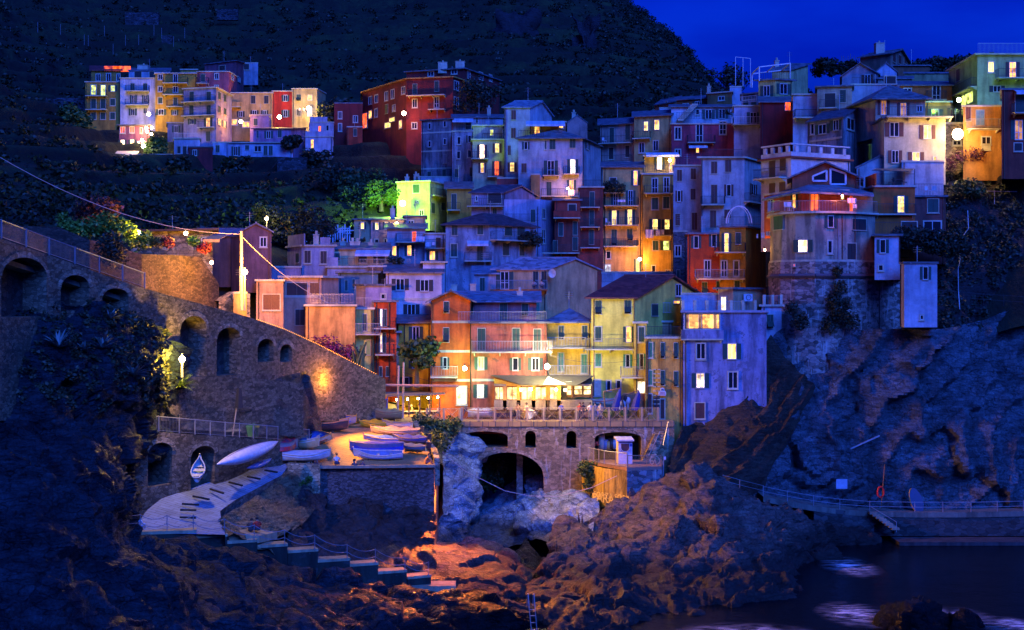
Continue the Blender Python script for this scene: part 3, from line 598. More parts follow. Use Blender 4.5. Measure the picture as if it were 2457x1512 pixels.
# generic fence thing
def fence(name,label,pts,h=1.0,sp=.13,every=2.0,mat=None,cat='railing',pr=.035,style='bars',wood=None):
    mat=mat or GALV; c=pts[len(pts)//2]; root=thing(name,label,cat,tuple(c)); m=MB(); z=Vector((0,0,1)); L=0; pos=[]
    for a,b in zip(pts,pts[1:]):
        d=b-a; n=max(1,round(d.length/every))
        for i in range(n): pos.append(a+d*(i/n))
        if style=='bars':
            m.bar(a+z*h,b+z*h,.035,5); m.bar(a+z*.1,b+z*.1,.02,4); k=int(d.length/sp); t=d.normalized()*.011
            for i in range(k):
                q=a+d*(i/k); m.add([q+z*.1-t,q+z*.1+t,q+z*h+t,q+z*h-t],[(0,1,2,3)])
        elif style=='chain': pass
    pos.append(pts[-1])
    if style=='chain':
        for a,b in zip(pos,pos[1:]):
            for hh in(h,h*.5):
                q=[a.lerp(b,k/6)+z*(hh-.28*(1-(2*k/6-1)**2)) for k in range(7)]; m.tube(q,.028,4)
    if style=='lines':
        for a,b in zip(pts,pts[1:]):
            for hh in(h,h*.5): m.bar(a+z*hh,b+z*hh,.025,4)
    if m.v: m.build({'bars':'rail_infill','chain':'rope','lines':'rail'}.get(style,'rail'),mat,root)
    for i,p in enumerate(pos[:100]): MB().bar(p,p+z*(h+.06),pr,5).build('post',mat,root)
    return root,pos
fence('railing','silver railing descending along the top of the left promenade wall',[p+Vector((0,.25,0)) for p in PW[:4]],1.1,.13,2.9,cat='railing',pr=.05)
fence('railing','grey railing of the lower path above the two stone vaults',[W(u,v,Y) for u,v,Y in((238,1028,98),(330,1032,101),(430,1040,104),(540,1048,109),(640,1054,115),(742,1062,121.3))],1.1,.13,1.9,cat='railing',pr=.045)
fence('railing','short railing end of the lower path turning toward the cliff',[W(224,1000,97),W(240,1025,97.8)],1.1,.13,2,cat='railing')
fence('railing','small railing on the ledge at the far left edge',[W(-20,1018,86),W(38,1020,87)],1.0,.13,2,cat='railing')
# ---------------- quay, slipway, piazza ----------------
m,n,l,p=nm('slipway_paving'); v=coords(n,l); br=n.new('ShaderNodeTexBrick'); mpv=coords(n,l,(1,1,1),(0,0,R_(20))); l.new(mpv,br.inputs['Vector']); br.inputs['Scale'].default_value=1.0; br.inputs['Brick Width'].default_value=1.1; br.inputs['Row Height'].default_value=.42; br.inputs['Mortar Size'].default_value=.02
br.inputs['Color1'].default_value=(.24,.3,.42,1); br.inputs['Color2'].default_value=(.2,.25,.34,1); br.inputs['Mortar'].default_value=(.1,.09,.08,1)  # bluish bricks carry the slipway's sky-lit shade in their colour
a=noise(n,l,v,.6,5,.6); r=ramp(n,[(.3,(.7,)),(.7,(1.15,))]); l.new(a,r.inputs[0]); l.new(mixc(n,l,1,br.outputs[0],r.outputs[0],'MULTIPLY'),p.inputs['Base Color']); p.inputs['Roughness'].default_value=.75; bump(n,l,br.outputs['Fac'],p,-.3,.03); PAVE=m
# plaza polygon strip rows: (left u, v, Y)-(right u, v, Y)
PL=[((690,1118,117.6),(1042,1118,117.6)),((742,1064,121.6),(1030,1085,122.5)),((760,1045,125.5),(1000,1050,127)),((770,1022,130),(985,1022,132)),((790,1000,136),(1030,1005,136.5)),((815,984,141),(1040,990,141))]
G=loft([[W(*a),W(*a).lerp(W(*b),.5),W(*b)] for a,b in PL],1.2,sm=False); PAVE2=PAVE.copy(); PAVE2.name='piazza_paving'; b_=[x for x in PAVE2.node_tree.nodes if x.type=='TEX_BRICK'][0]; b_.inputs['Color1'].default_value=(.42,.27,.1,1); b_.inputs['Color2'].default_value=(.33,.21,.08,1); o=grid_obj('piazza',G,PAVE2,False); o['kind']='structure'  # copy of the slipway paving with orange lamp light put into its colour
PLZ=PL
RP=[((742,1064,121.6),(660,1082,119.5)),((690,1121,117.2),(655,1108,117.5)),((676,1140,114.5),(601,1128,112.5)),((620,1170,109.5),(526,1147,109.5)),((564,1200,105.5),(466,1170,106)),((528,1226,101.8),(388,1196,102)),((532,1255,98.5),(350,1226,99)),((540,1283,95.8),(320,1278,95.2))]
G=loft([[W(*a),W(*a).lerp(W(*b),.5),W(*b)] for a,b in RP],.8,sm=False); o=grid_obj('slipway',G,PAVE,False); o['kind']='structure'
G=np.array([[[p[0],p[1],p[2]-.01],[p[0]+.3,p[1],-1]] for p in G[:,0] ] if True else 0) ; o=grid_obj('slipway_edge',G,stone((.16,.14,.12),2.2),False); o['kind']='structure'
K('S')
for i,(x0,y0,x1,y1) in enumerate([(660,680,770,698),(510,735,620,757),(350,785,465,815),(185,845,300,882),(35,908,175,936),(-60,975,85,984),(-75,1028,62,1031),(-80,1092,60,1097)]):
    u0,v0,u1,v1=UX(x0),VY(y0),UX(x1),VY(y1)
    def onr(u,v):
        # find depth on slipway plane by interpolation in v
        tv=[(1100,116.5),(1140,111.7),(1178,105.5),(1220,100),(1279,95.5)]
        for (a,ya),(b_,yb) in zip(tv,tv[1:]):
            if v<=b_ or b_==1279: return W(u,v,ya+(yb-ya)*(v-a)/(b_-a))
    a=onr(u0,v0); b_=onr(u1,v1); tag(MB().bar(a+Vector((0,0,.12)),b_+Vector((0,0,.12)),.09,4).build('slipway_timber',plain((.03,.025,.02),.8,name='tarred_timber')),'dark timber sleeper %s on the slipway'%['nearest the red tartan boat cover','second below the white kayak','third down the slope','fourth down, midway to the chain rail','fifth down, at the bend','sixth, third from the foot','seventh, second from the foot','last, nearest the chained steps'][i],'timber','timber sleepers across the slipway')
K('0')
# quay front wall
arched('quay_wall',[(690,117.5),(760,117.4),(1042,117.4),(1052,122),(1050,128),(1045,133)],[1117,1118,1117,1102,1078,1058],[1290,1290,1320,1310,1300,1290],[],ST_DK,.3,.3,'rough dark stone quay wall holding up the boat piazza','stone wall')
_a,_b,_c,_d=W(690,1112,116.3),W(768,1116,116.6),W(772,1112,118.2),W(694,1106,118.2); _l=lambda p:Vector((p.x,p.y-.3,4.5))
tag(MB().hexa([_l(_a),_l(_b),_l(_c),_l(_d),_a,_b,_c,_d]).build('quay_buttress',stone((.4,.33,.2),2.2,.35,'tan_quay_stone')),'warm stone buttress with ferns at the left corner of the quay','buttress')  # buttress stone is lighter and tanner than the quay wall
cop=MB(); cop.bar(W(688,1116,117.45),W(768,1121,117.0),.2,4); cop.bar(W(768,1121,117.0),W(1044,1118,117.2),.16,4); tag(cop.build('quay_coping',CONC),'pale coping along the quay edge where people sit','coping')
# parapet wall from piazza up to the deck fence
kp=MB(); kq=[(1042,1108,118.5),(1036,1085,122.5),(1005,1050,127.2),(990,1022,132),(1000,1012,134),(1030,1005,136.4)]
for a,b in zip(kq,kq[1:]):
    A_=W(*a);B2=W(*b); kp.hexa([A_-Vector((0,0,2)),B2-Vector((0,0,2)),B2-Vector((-.45,0,2)),A_-Vector((-.45,0,2)),A_+Vector((0,0,.3)),B2+Vector((0,0,.3)),B2+Vector((.45,0,.3)),A_+Vector((.45,0,.3))])
tag(kp.build('low_kerb_wall',stone((.4,.33,.22),2.5)),'low stone kerb edging the piazza above the gorge','kerb wall')
# overgrown bank under the kerb
rock('bank_under_piazza',[
[(990,1015,134),(1000,1040,129.5),(1030,1070,124.5),(1045,1105,119.5)],
[(1030,1012,136.5),(1045,1045,133),(1055,1080,128),(1062,1120,121)],
[(1050,1060,137),(1058,1100,133),(1060,1150,128),(1058,1200,122)],
[(1050,1150,136),(1050,1200,132),(1050,1250,127),(1050,1330,121)]],.3,rockm((.1,.12,.09),(.03,.04,.03),'mossy_bank',(.6,.9)),.3,seed=21,flip=-1)
# ---------------- bridge / arcade ----------------
K('N')
def nn(x,y): return (UX(x),VY(y))
bp=[(UX(110),134.5),(UX(333),137),(UX(700),137),(UX(1200),137),(UX(1720),137)]
arched('arcade_bridge',bp,[VY(85),VY(78),VY(75),VY(76),VY(78)],[VY(250),VY(470),VY(900),VY(700),VY(560)],
[(UX(336),UX(638),VY(141),VY(180),VY(247)),(UX(752),UX(820),VY(138),VY(170),VY(250)),(UX(1019),UX(1084),VY(138),VY(170),VY(252)),(UX(1204),UX(1506),VY(146),VY(186),VY(345)),(UX(395),UX(872),VY(278),VY(440),VY(900))],ST_BR,3.0,.3,'stone arcade bridge with one great arch, two small windows and two wide vaults','stone bridge',ARCHC,inner='open')
bk=MB(); a=W(UX(100),VY(80),143); b=W(UX(1720),VY(80),143)
# chamber behind the upper openings: floor, back wall
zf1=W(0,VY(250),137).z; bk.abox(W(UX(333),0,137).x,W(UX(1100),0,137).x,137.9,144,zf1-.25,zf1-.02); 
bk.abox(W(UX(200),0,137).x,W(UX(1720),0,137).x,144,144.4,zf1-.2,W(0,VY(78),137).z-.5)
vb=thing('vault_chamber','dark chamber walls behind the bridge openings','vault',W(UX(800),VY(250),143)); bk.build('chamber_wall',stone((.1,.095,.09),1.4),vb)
tag(MB().abox(W(UX(695),0,141).x,W(UX(735),0,141).x,140,141,0,W(0,VY(280),137).z).build('bridge_pier',stone((.34,.3,.24),1.6)),'tall stone pier seen inside the great arch','pier')
# deck
D0=[W(UX(110),VY(82),134.6),W(UX(333),VY(76),137.0),W(UX(1720),VY(76),137.0)]; zd=W(0,VY(76),137).z
m=MB(); poly=[(D0[0].x,134.6),(D0[1].x,136.9),(D0[2].x,136.9),(D0[2].x,150),(-12,150),(-20,141)]; m.prism(poly,zd-.5,zd+.0); o=m.build('promenade_deck',PAVE2); o['kind']='structure'
# deck fence with crossed panels
def xfence(label,pts,h=1.0):
    root=thing('crossed_railing',label,'railing',tuple(pts[0])); z=Vector((0,0,1)); FM=plain((.5,.34,.18),.6,name='cream_painted_steel')
    for a,b in zip(pts,pts[1:]):
        d=b-a; n=max(1,round(d.length/1.6)); t=d.normalized()
        for i in range(n+1):
            p=a+d*(i/n); MB().box(p+z*h*.52,t,Vector((-t.y,t.x,0)),.09,.05,h*.54).build('post',FM,root)
        m=MB(); 
        m.bar(a+z*h,b+z*h,.035,4); m.bar(a+z*.08,b+z*.08,.03,4)
        for i in range(n):
            p=a+d*(i/n)+t*.18; q=a+d*((i+1)/n)-t*.18; m.bar(p+z*.08,q+z*h,.025,4); m.bar(p+z*h,q+z*.08,.025,4); m.bar(p+z*.08,p+z*h,.02,4); m.bar(q+z*.08,q+z*h,.02,4)
            for k in range(1,7):
                f=k/7; m.bar(p.lerp(q,f)+z*.08,p.lerp(q,min(1,f+.35))+z*(h if f+.35<1 else .08+(h-.08)*(1-f)/.35),.007,3); m.bar(p.lerp(q,f)+z*.08,p.lerp(q,max(0,f-.35))+z*(h if f-.35>0 else .08+(h-.08)*f/.35),.007,3)
        m.build('crossed_panel',FM,root)
xfence('cream railing with crossed panels along the deck above the bridge',[W(UX(333),VY(75),136.9)+Vector((.1,0,.02)),W(UX(1615),VY(75),136.9)+Vector((0,0,.02))],1.25)
xfence('short crossed railing angling from the terrace restaurant to the bridge',[W(UX(112),VY(78),134.7),W(UX(328),VY(76),136.8)],1.2)
# side stairs at the right end of the deck
K('Z')
st=thing('rock_stair','steep stone stair climbing from the kiosk platform to the deck','stair',ZW(1400,600,136))
m=MB()
for i in range(14):
    a=ZW(1230+i*18,560-i*38,136.2+i*.02); m.box(a,(1,0,0),(0,-1,0),.5,.6,.12)
m.build('step',stone((.4,.3,.18),2.5),st)
m=MB(); m.bar(ZW(1260,470,135.5),ZW(1480,0,135.9),.04); m.bar(ZW(1540,260,135.5),ZW(1640,-190,136),.05); m.build('handrail',GALV,st)
# kiosk platform
fz=lambda x,y,Y: ZW(x,y,Y)
A0=fz(-20,560,136.7); A1=fz(410,640,132.5); B1=fz(845,690,130.5); C1=fz(1510,690,131.5); D1=fz(1560,600,136.8); zp=B1.z
plat=thing('kiosk_platform','high stone platform with a yellow lit rendered flank carrying the white kiosk','platform',tuple(fz(850,1400,131)))
m=MB(); pp=[A0,B1,C1,D1]; m.prism([(q.x,q.y) for q in pp],zp-.3,zp); m.build('paving',plain((.3,.18,.13),.8,name='brick_paving'),plat)
m=MB(); b0=fz(845,1500,130.5); bx=fz(400,1450,132.5)
z2=W(0,VY(1500),131).z; m.add([(A1.x,A1.y,zp-.3),(B1.x,B1.y,zp-.3),(B1.x,B1.y-.25,z2),(A1.x,A1.y-.25,z2)],[(0,3,2,1)]); m.add([(A0.x,A0.y,zp-.3),(A1.x,A1.y,zp-.3),(A1.x,A1.y,z2),(A0.x,A0.y,z2)],[(0,3,2,1)]); m.build('rendered_flank',plaster((.55,.4,.13),.95),plat)
m=MB(); m.add([(B1.x,B1.y,zp-.3),(C1.x,C1.y,zp-.3),(C1.x,C1.y,z2),(B1.x,B1.y-.25,z2)],[(0,3,2,1)]); m.add([(C1.x,C1.y,zp-.3),(D1.x,D1.y,zp-.3),(D1.x,D1.y,z2),(C1.x,C1.y,z2)],[(0,3,2,1)]); m.build('stone_flank',stone((.25,.25,.27),1.6,.5,'grey_masonry',stain=True),plat)
K('0')
# stepped chained stair at the shore
K('S')
ts=[(-1200+0,1200,62,1205),(62,1228,332,1235),(332,1275,596,1283),(596,1315,860,1320),(862,1360,1125,1366),(1125,1440,1392,1448),(1403,1477,1645,1483)]
K('M')
ts=[(350,985,750,985,95),(750,1007,950,1007,96),(948,1043,1142,1043,97.2),(1142,1070,1335,1070,98.6),(1338,1103,1530,1103,100),(1530,1163,1735,1163,101.4),(1735,1190,1915,1190,103),(1915,1238,2098,1238,104.4),(2105,1270,2253,1270,106)]
root=thing('shore_stair','long flight of broad concrete steps descending to the water with pale edges','stair',tuple(ZW(1300,1100,100)))
CST=plaster((.45,.38,.3),.5)
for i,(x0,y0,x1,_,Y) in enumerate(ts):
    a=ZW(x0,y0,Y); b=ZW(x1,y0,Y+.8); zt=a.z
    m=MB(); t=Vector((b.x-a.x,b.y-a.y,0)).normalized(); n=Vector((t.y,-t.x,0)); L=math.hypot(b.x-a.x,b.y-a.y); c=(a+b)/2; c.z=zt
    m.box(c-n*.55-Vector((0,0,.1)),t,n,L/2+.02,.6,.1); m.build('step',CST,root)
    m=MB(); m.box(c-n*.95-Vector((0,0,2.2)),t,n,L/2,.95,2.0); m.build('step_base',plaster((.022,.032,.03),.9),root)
cp=[ZW(393,975,95.3),ZW(565,980,95.6),ZW(733,978,96),ZW(932,1000,96.8),ZW(1122,1040,97.8),ZW(1317,1068,99.2),ZW(1510,1100,100.6),ZW(1717,1160,102),ZW(1898,1188,103.6),ZW(2087,1237,105),ZW(2238,1268,106.6)]
r_,_=fence('chained_posts','thin posts strung with two sagging ropes along the shore steps',[ZW(90,925,88)]+cp,1.05,.2,99,mat=plain((.3,.3,.34),.5,.4,name='weathered_steel'),style='chain',pr=.03,cat='rope fence')
t=MB(); a=ZW(2250,1335,107); t.box(a,(1,0,0),(0,1,0),1.9,1.0,.25); tag(t.build('landing_slab',CST),'small pale landing slab at the foot of the shore steps','slab')
K('M'); t=MB(); q=[ZW(960,990,97.5),ZW(1090,960,101),ZW(1270,985,101.5),ZW(1150,1010,98.5)]; t.hexa([p-Vector((0,0,.5)) for p in q]+q); tag(t.build('rock_ledge_slab',CST),'pale concrete ledge where a person in red sits','slab')
# cliff foot path
K('O')
pp=[(290,800,134.2),(420,826,135),(560,850,135.6),(700,868,136),(860,880,136.2),(1100,884,136.3),(1400,884,136.3),(1680,878,136.3),(1950,872,136.3)]
P=[ZW(*q) for q in pp]; m=MB()
for a,b in zip(P,P[1:]):
    m.hexa([a-Vector((0,0,.5)),b-Vector((0,0,.5)),b+Vector((0,3.2,-.5)),a+Vector((0,3.2,-.5)),a,b,b+Vector((0,3.2,0)),a+Vector((0,3.2,0))])
o=m.build('cliff_path',plaster((.2,.19,.19),.6)); o['kind']='structure'
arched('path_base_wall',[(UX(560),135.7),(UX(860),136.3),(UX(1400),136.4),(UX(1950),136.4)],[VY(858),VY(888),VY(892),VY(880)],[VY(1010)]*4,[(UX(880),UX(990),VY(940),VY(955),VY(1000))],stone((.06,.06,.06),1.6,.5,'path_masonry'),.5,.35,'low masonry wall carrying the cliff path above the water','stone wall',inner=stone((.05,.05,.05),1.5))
fence('rope_railing','thin railing with two rails along the cliff path',[p+Vector((0,.15,0)) for p in P],.95,.2,2.9,mat=plain((.4,.38,.42),.5,.3,name='pale_steel'),style='lines',pr=.03)
K('O'); ss=thing('water_stair','short railed stair from the cliff path down to the water','stair',tuple(ZW(1000,980,135.5))); m=MB()
for i in range(8): m.box(ZW(870+i*17,885+i*12,136-.12*i),(1,0,0),(0,-1,0),.35,.5,.1)
m.build('step',CONC,ss); m=MB(); m.bar(ZW(865,855,135.6),ZW(1000,935,134.8),.03); m.bar(ZW(1000,935,134.8),ZW(1000,990,134.8),.03); m.build('handrail',GALV,ss)
t=MB(); a=ZW(1000,1000,134); b=ZW(1700,985,134); t.abox(a.x,b.x+6,133,136,.02,.35); tag(t.build('mooring_ledge',plaster((.06,.06,.065),.8)),'thin concrete ledge at the waterline below the cliff path','ledge')
fence('railing','short railing at the top of the big brown rock joining the cliff path',[W(1735,1165,131),W(1775,1176,131.5),W(1832,1190,133.5)],.95,.2,2.5,mat=GALV,style='lines',pr=.03)
K('0')
# ---------------- houses ----------------
BN=[0]
class House:
    def __init__(s,label,col,pts,yt,yb,roof='flat',h=1.5,dep=8,cat='house',sh=None,stain=.5,ov=.3,ext=2.0,ref=0,rm=None,mat=None,name=None,trimtop=True,slab=None):
        s.lbl=label
        s.P=[W(UX(x),0,Y) for x,Y in pts]; s.us=[UX(x) for x,_ in pts]
        Yr=pts[ref][1]; s.zt=W(0,VY(yt),Yr).z; s.zb=W(0,VY(yb),Yr).z-ext
        s.sh=sh or GREEN_SH; s.Y=Yr
        P2=[Vector((p.x,p.y)) for p in s.P]
        if len(P2)==3:
            A,B,C=P2; D=A+(C-B); foot=[A,B,C,D]
        elif len(P2)==2:
            A,B=P2; foot=[A,B,B*(1+dep/B.y),A*(1+dep/A.y)]
        else:
            foot=P2+[P2[-1]*(1+dep/P2[-1].y),P2[0]*(1+dep/P2[0].y)]
        s.foot=foot
        c=sum(foot,Vector((0,0)))/len(foot); org=(c.x,c.y,s.zb)
        nme=name or {'house':'village_house'}.get(cat,cat.replace(' ','_'))
        s.root=thing(nme,label,cat,org)
        s.wm=mat or plaster(col,stain)
        mb=MB(); n=len(foot); zt=s.zt; zb=s.zb
        mb.add([(p.x,p.y,zb) for p in foot]+[(p.x,p.y,zt) for p in foot],[(i,(i+1)%n,n+(i+1)%n,n+i) for i in range(n)]+[tuple(range(n,2*n))])
        rmb=MB(); rmat=rm or SLATE
        if roof in('g','G','s','h') and n==4:
            A,B,C,D=foot
            if roof=='G': A,B,C,D=D,A,B,C   # gable ends face front
            def lift(p,z): return Vector((p.x,p.y,z))
            def thick(q,t=.16):
                top=[p+Vector((0,0,t)) for p in q]; rmb.hexa(q+top)
            o=ov
            if roof in('g','G'):
                R1=(A+D)/2; R2=(B+C)/2; zr=zt+h
                mb.add([lift(A,zt),lift(D,zt),lift(R1,zr)],[(0,1,2)]); mb.add([lift(B,zt),lift(C,zt),lift(R2,zr)],[(0,2,1)])
                ax=(R2-R1).normalized()*o
                for (E1,E2) in((A,B),(D,C)):
                    sl=(E1-R1); k=1+o/sl.length; e1=R1+sl*k-ax; sl2=(E2-R2); k2=1+o/sl2.length; e2=R2+sl2*k2+ax
                    q=[lift(e1,zr-h*k+.02),lift(e2,zr-h*k2+.02),lift(R2+ax,zr+.02),lift(R1-ax,zr+.02)]
                    if (E1,E2)==(D,C): q=[q[1],q[0],q[3],q[2]]
                    thick(q)
                rmb.bar(lift(R1-ax,zr+.2),lift(R2+ax,zr+.2),.1,5)
            elif roof=='s':
                mb.add([lift(A,zt),lift(D,zt),lift(D,zt+h)],[(0,1,2)]); mb.add([lift(B,zt),lift(C,zt),lift(C,zt+h)],[(0,2,1)]); mb.add([lift(D,zt),lift(C,zt),lift(C,zt+h),lift(D,zt+h)],[(0,1,2,3)])
                ax=(B-A).normalized()*o; s1=(A-D).normalized()*o; s2=(B-C).normalized()*o
                q=[lift(A+s1-ax,zt-.05),lift(B+s2+ax,zt-.05),lift(C-s2+ax,zt+h+.05),lift(D-s1-ax,zt+h+.05)]; thick(q)
            else:
                c2=(A+B+C+D)/4; o2=[p+(p-c2).normalized()*o*1.4 for p in(A,B,C,D)]
                L1=(B-A).length; L2=(D-A).length
                if L1>L2:
                    M1=(o2[0]+o2[3])/2; M2=(o2[1]+o2[2])/2; d=(M2-M1)*min(.45,L2/2/L1); R1=M1+d; R2=M2-d
                    E=[lift(p,zt) for p in o2]; r1=lift(R1,zt+h); r2=lift(R2,zt+h)
                    rmb.add([*E,r1,r2],[(0,1,5,4),(2,3,4,5),(1,2,5),(3,0,4),(3,2,1,0)])
                else:
                    M1=(o2[0]+o2[1])/2; M2=(o2[3]+o2[2])/2; d=(M2-M1)*min(.45,L1/2/L2); R1=M1+d; R2=M2-d
                    E=[lift(p,zt) for p in o2]; r1=lift(R1,zt+h); r2=lift(R2,zt+h)
                    rmb.add([*E,r1,r2],[(1,2,5,4),(3,0,4,5),(0,1,4),(2,3,5),(3,2,1,0)])
                E2=[p-Vector((0,0,.14)) for p in E]; rmb.add(E+E2,[(0,4,5,1),(1,5,6,2),(2,6,7,3),(3,7,4,0),(4,7,6,5)])
        else:
            c2=c; o2=[]
            for i,p in enumerate(foot):
                a=(foot[i]-foot[i-1]).normalized(); b=(foot[(i+1)%n]-foot[i]).normalized()
                na=Vector((a.y,-a.x)); nb=Vector((b.y,-b.x)); q=(na+nb); q=q.normalized()/max(.45,q.length/2)
                o2.append(p+q*ov)
            if slab!='par':
                rmb.prism(o2,zt+.003,zt+.2)
            else:
                # parapet: rim above the wall top with a coping
                i2=[]
                for i,p in enumerate(foot):
                    i2.append(c2+(p-c2)*.94)
                hp=h
                for i in range(n):
                    a,b,a2,b2=foot[i],foot[(i+1)%n],i2[i],i2[(i+1)%n]
                    rmb.hexa([lift3(a,zt),lift3(b,zt),lift3(b2,zt),lift3(a2,zt),lift3(a,zt+hp),lift3(b,zt+hp),lift3(b2,zt+hp),lift3(a2,zt+hp)])
            rmat=rm or (TRIM if trimtop else SLATE)
            if slab=='par': rmat=rm or s.wm
        s.wall=mb.build('wall',s.wm,s.root)
        s.roofo=rmb.build('roof',rmat,s.root)
        H.cur=s
        rr=random.Random(int(s.us[0]*13+s.zt*7)); BN[0]+=1
        if s.zt-s.zb>5 and rr.random()<.6:
            k=0 if rr.random()<.5 else len(s.P)-2; P,Q=s.P[k],s.P[k+1]; t=(Q-P); t.z=0; L=t.length; t.normalize(); nn=Vector((t.y,-t.x,0)); q=P+t*(.25 if rr.random()<.5 else L-.25)+nn*.07; MB().bar((q.x,q.y,s.zb),(q.x,q.y,s.zt-.05),.05,5).build('drainpipe',COPPER if rr.random()<.4 else IRON,s.root)
        if roof!='G' and rr.random()<.45:
            f=foot[0].lerp(foot[1],.2+.6*rr.random()).lerp(Vector((s.root.location.x,s.root.location.y)),.9); z0=zt+(h*.8 if roof in('g','h','s') else 0); a=Vector((f.x,f.y,z0)); hh=1.6+rr.random()
            m=MB().bar(a,a+Vector((0,0,hh)),.03,4)
            for j in range(3): m.bar(a+Vector((-.4,0,hh-.15-.22*j)),a+Vector((.4,0,hh-.15-.22*j)),.015,3)
            m.build('aerial',GALV,s.root)
    def face(s,u):
        n=len(s.us)-1; k=0
        for i in range(n):
            if u>=s.us[i]: k=i
        P,Q=s.P[k],s.P[k+1]; t=(Q-P); t.z=0; t.normalize(); nn=Vector((t.y,-t.x,0)); return k,P,Q,t,nn
    def hit(s,u,v,f=None):
        k,P,Q,t,nn=f or s.face(u)
        kx=(u-CU)/F; dX=Q.x-P.x; dY=Q.y-P.y; sp=(kx*P.y-P.x)/(dX-kx*dY); X=P.x+sp*dX; Y=P.y+sp*dY
        return Vector((X,Y,CZ-(v-CV)*Y/F))
    def lift(s): pass
def lift3(p,z): return Vector((p.x,p.y,z))
class H: cur=None
def w(kind,wd,ht,*cs,sh=None,lit='warm',fr=None,hs=None):
    b=hs or H.cur; sh=sh or b.sh
    for (x,y) in cs:
        u=UX(x); v=VY(y); f=b.face(u); c=b.hit(u,v,f); _,_,_,t,n=f
        e1=b.hit(u-wd*zf[2]/2,v,f); e2=b.hit(u+wd*zf[2]/2,v,f); W2=max(.12,(e2-e1).length/2); H2=max(.12,ht*zf[2]*c.y/F/2)
        W2=min(W2,2.4)
        mb=MB(); fw=.09
        lit_=kind in 'yYT'
        sur=kind in 'sodT'
        # surround / frame : window mesh
        if sur:
            for sx in(-1,1): mb.box(c+t*sx*(W2+fw/2)+n*.03,t,n,fw/2,.035,H2+fw)
            for sz in(-1,1): mb.box(c+Vector((0,0,sz*(H2+fw/2)))+n*.03,t,n,W2,.034,fw/2)
            mb.box(c-Vector((0,0,H2+fw+.03))+n*.06,t,n,W2+fw*1.5,.07,.04)
            fm=TRIM
        else:
            mb.box(c-Vector((0,0,H2+.04))+n*.05,t,n,W2+.06,.07,.035)
            for sx in(-1,1): mb.box(c+t*sx*(W2+.02)+n*.012,t,n,.02,.012,H2+.01)
            mb.box(c+Vector((0,0,H2+.03))+n*.02,t,n,W2+.03,.03,.03)
            fm=TRIM
        if kind in 'byYToa':
            g=.045
            tgt=MB(); 
            for sx in(-1,1): tgt.box(c+t*sx*(W2-g/2)+n*.025,t,n,g/2,.022,H2)
            for sz in(-1,1): tgt.box(c+Vector((0,0,sz*(H2-g/2)))+n*.025,t,n,W2-g,.022,g/2)
            if W2>.3: tgt.box(c+n*.025,t,n,.03,.022,H2-g)
            if H2>.9: tgt.box(c+Vector((0,0,-H2*.25))+n*.024,t,n,W2-g,.02,.025)
        wn=mb.build('door' if kind=='d' else 'window',fm,b.root)
        if kind in 'byYToa':
            tgt.build('frame',(WOODP if fr=='w' else WFRAME),wn)
            MB().box(c+n*.008,t,n,W2-.01,.006,H2-.01).build('pane',litm(lit) if lit_ else GLASS,wn)
        if kind=='d':  # with DRK the leaf mostly paints the shade of an open recess
            MB().box(c+n*.02,t,n,W2,.02,H2).box(c+n*.045,t,n,.02,.006,H2*.95).build('door_leaf',sh,wn)
        if kind in 'sSt':
            hs2=H2 if kind!='t' else H2*.5; zc=0 if kind!='t' else H2*.5
            for sx in(-1,1):
                m2=MB(); cc=c+t*sx*W2/2+n*.03+Vector((0,0,zc)); m2.box(cc,t,n,W2/2-.015,.02,hs2)
                m2.box(cc+n*.025,t,n,W2/2-.05,.008,hs2*.06)
                m2.build('shutter',sh,wn)
            if kind=='t':   # lower flap propped out
                MB().box(c+n*.008-Vector((0,0,H2*.5)),t,n,W2-.01,.006,H2*.5).build('pane',GLASS,wn)
                a=c+n*.06; q0=a-t*W2; q1=a+t*W2; dn=Vector((0,0,-H2*.75))+n*.55
                m2=MB(); m2.hexa([q0+dn,q1+dn,q1+dn+n*.04,q0+dn+n*.04,q0,q1,q1+n*.04,q0+n*.04]); m2.build('shutter_flap',sh,wn)
        if kind in 'by':
            sw=min(W2,.5)
            for sx in(-1,1):
                cc=c+t*sx*(W2+sw*.5+.03)+n*.03
                m2=MB(); m2.box(cc,t,n,sw*.5,.02,H2); 
                for q in(-.33,.33): m2.box(cc+n*.024+Vector((0,0,q*H2)),t,n,sw*.38,.006,H2*.22)
                m2.build('shutter',sh,wn)
def railing(mb,p0,p1,h=1.0,sp=.16,r=.014,posts=None,tr=.03):
    p0=Vector(p0); p1=Vector(p1); d=p1-p0; L=d.length; t=d.normalized(); z=Vector((0,0,1))
    mb.bar(p0+z*h,p1+z*h,tr); mb.bar(p0+z*.12,p1+z*.12,tr*.7)
    n=max(2,int(L/sp))
    for i in range(n+1):
        q=p0+d*(i/n); rr=r*2.2 if (posts and i%posts==0) else r
        a=q+z*.1; b2=q+z*h
        mb.add([a-t*rr,a+t*rr,b2+t*rr,b2-t*rr],[(0,1,2,3)])
        m_=Vector((-t.y,t.x,0))*rr; mb.add([a-m_,a+m_,b2+m_,b2-m_],[(0,1,2,3)])
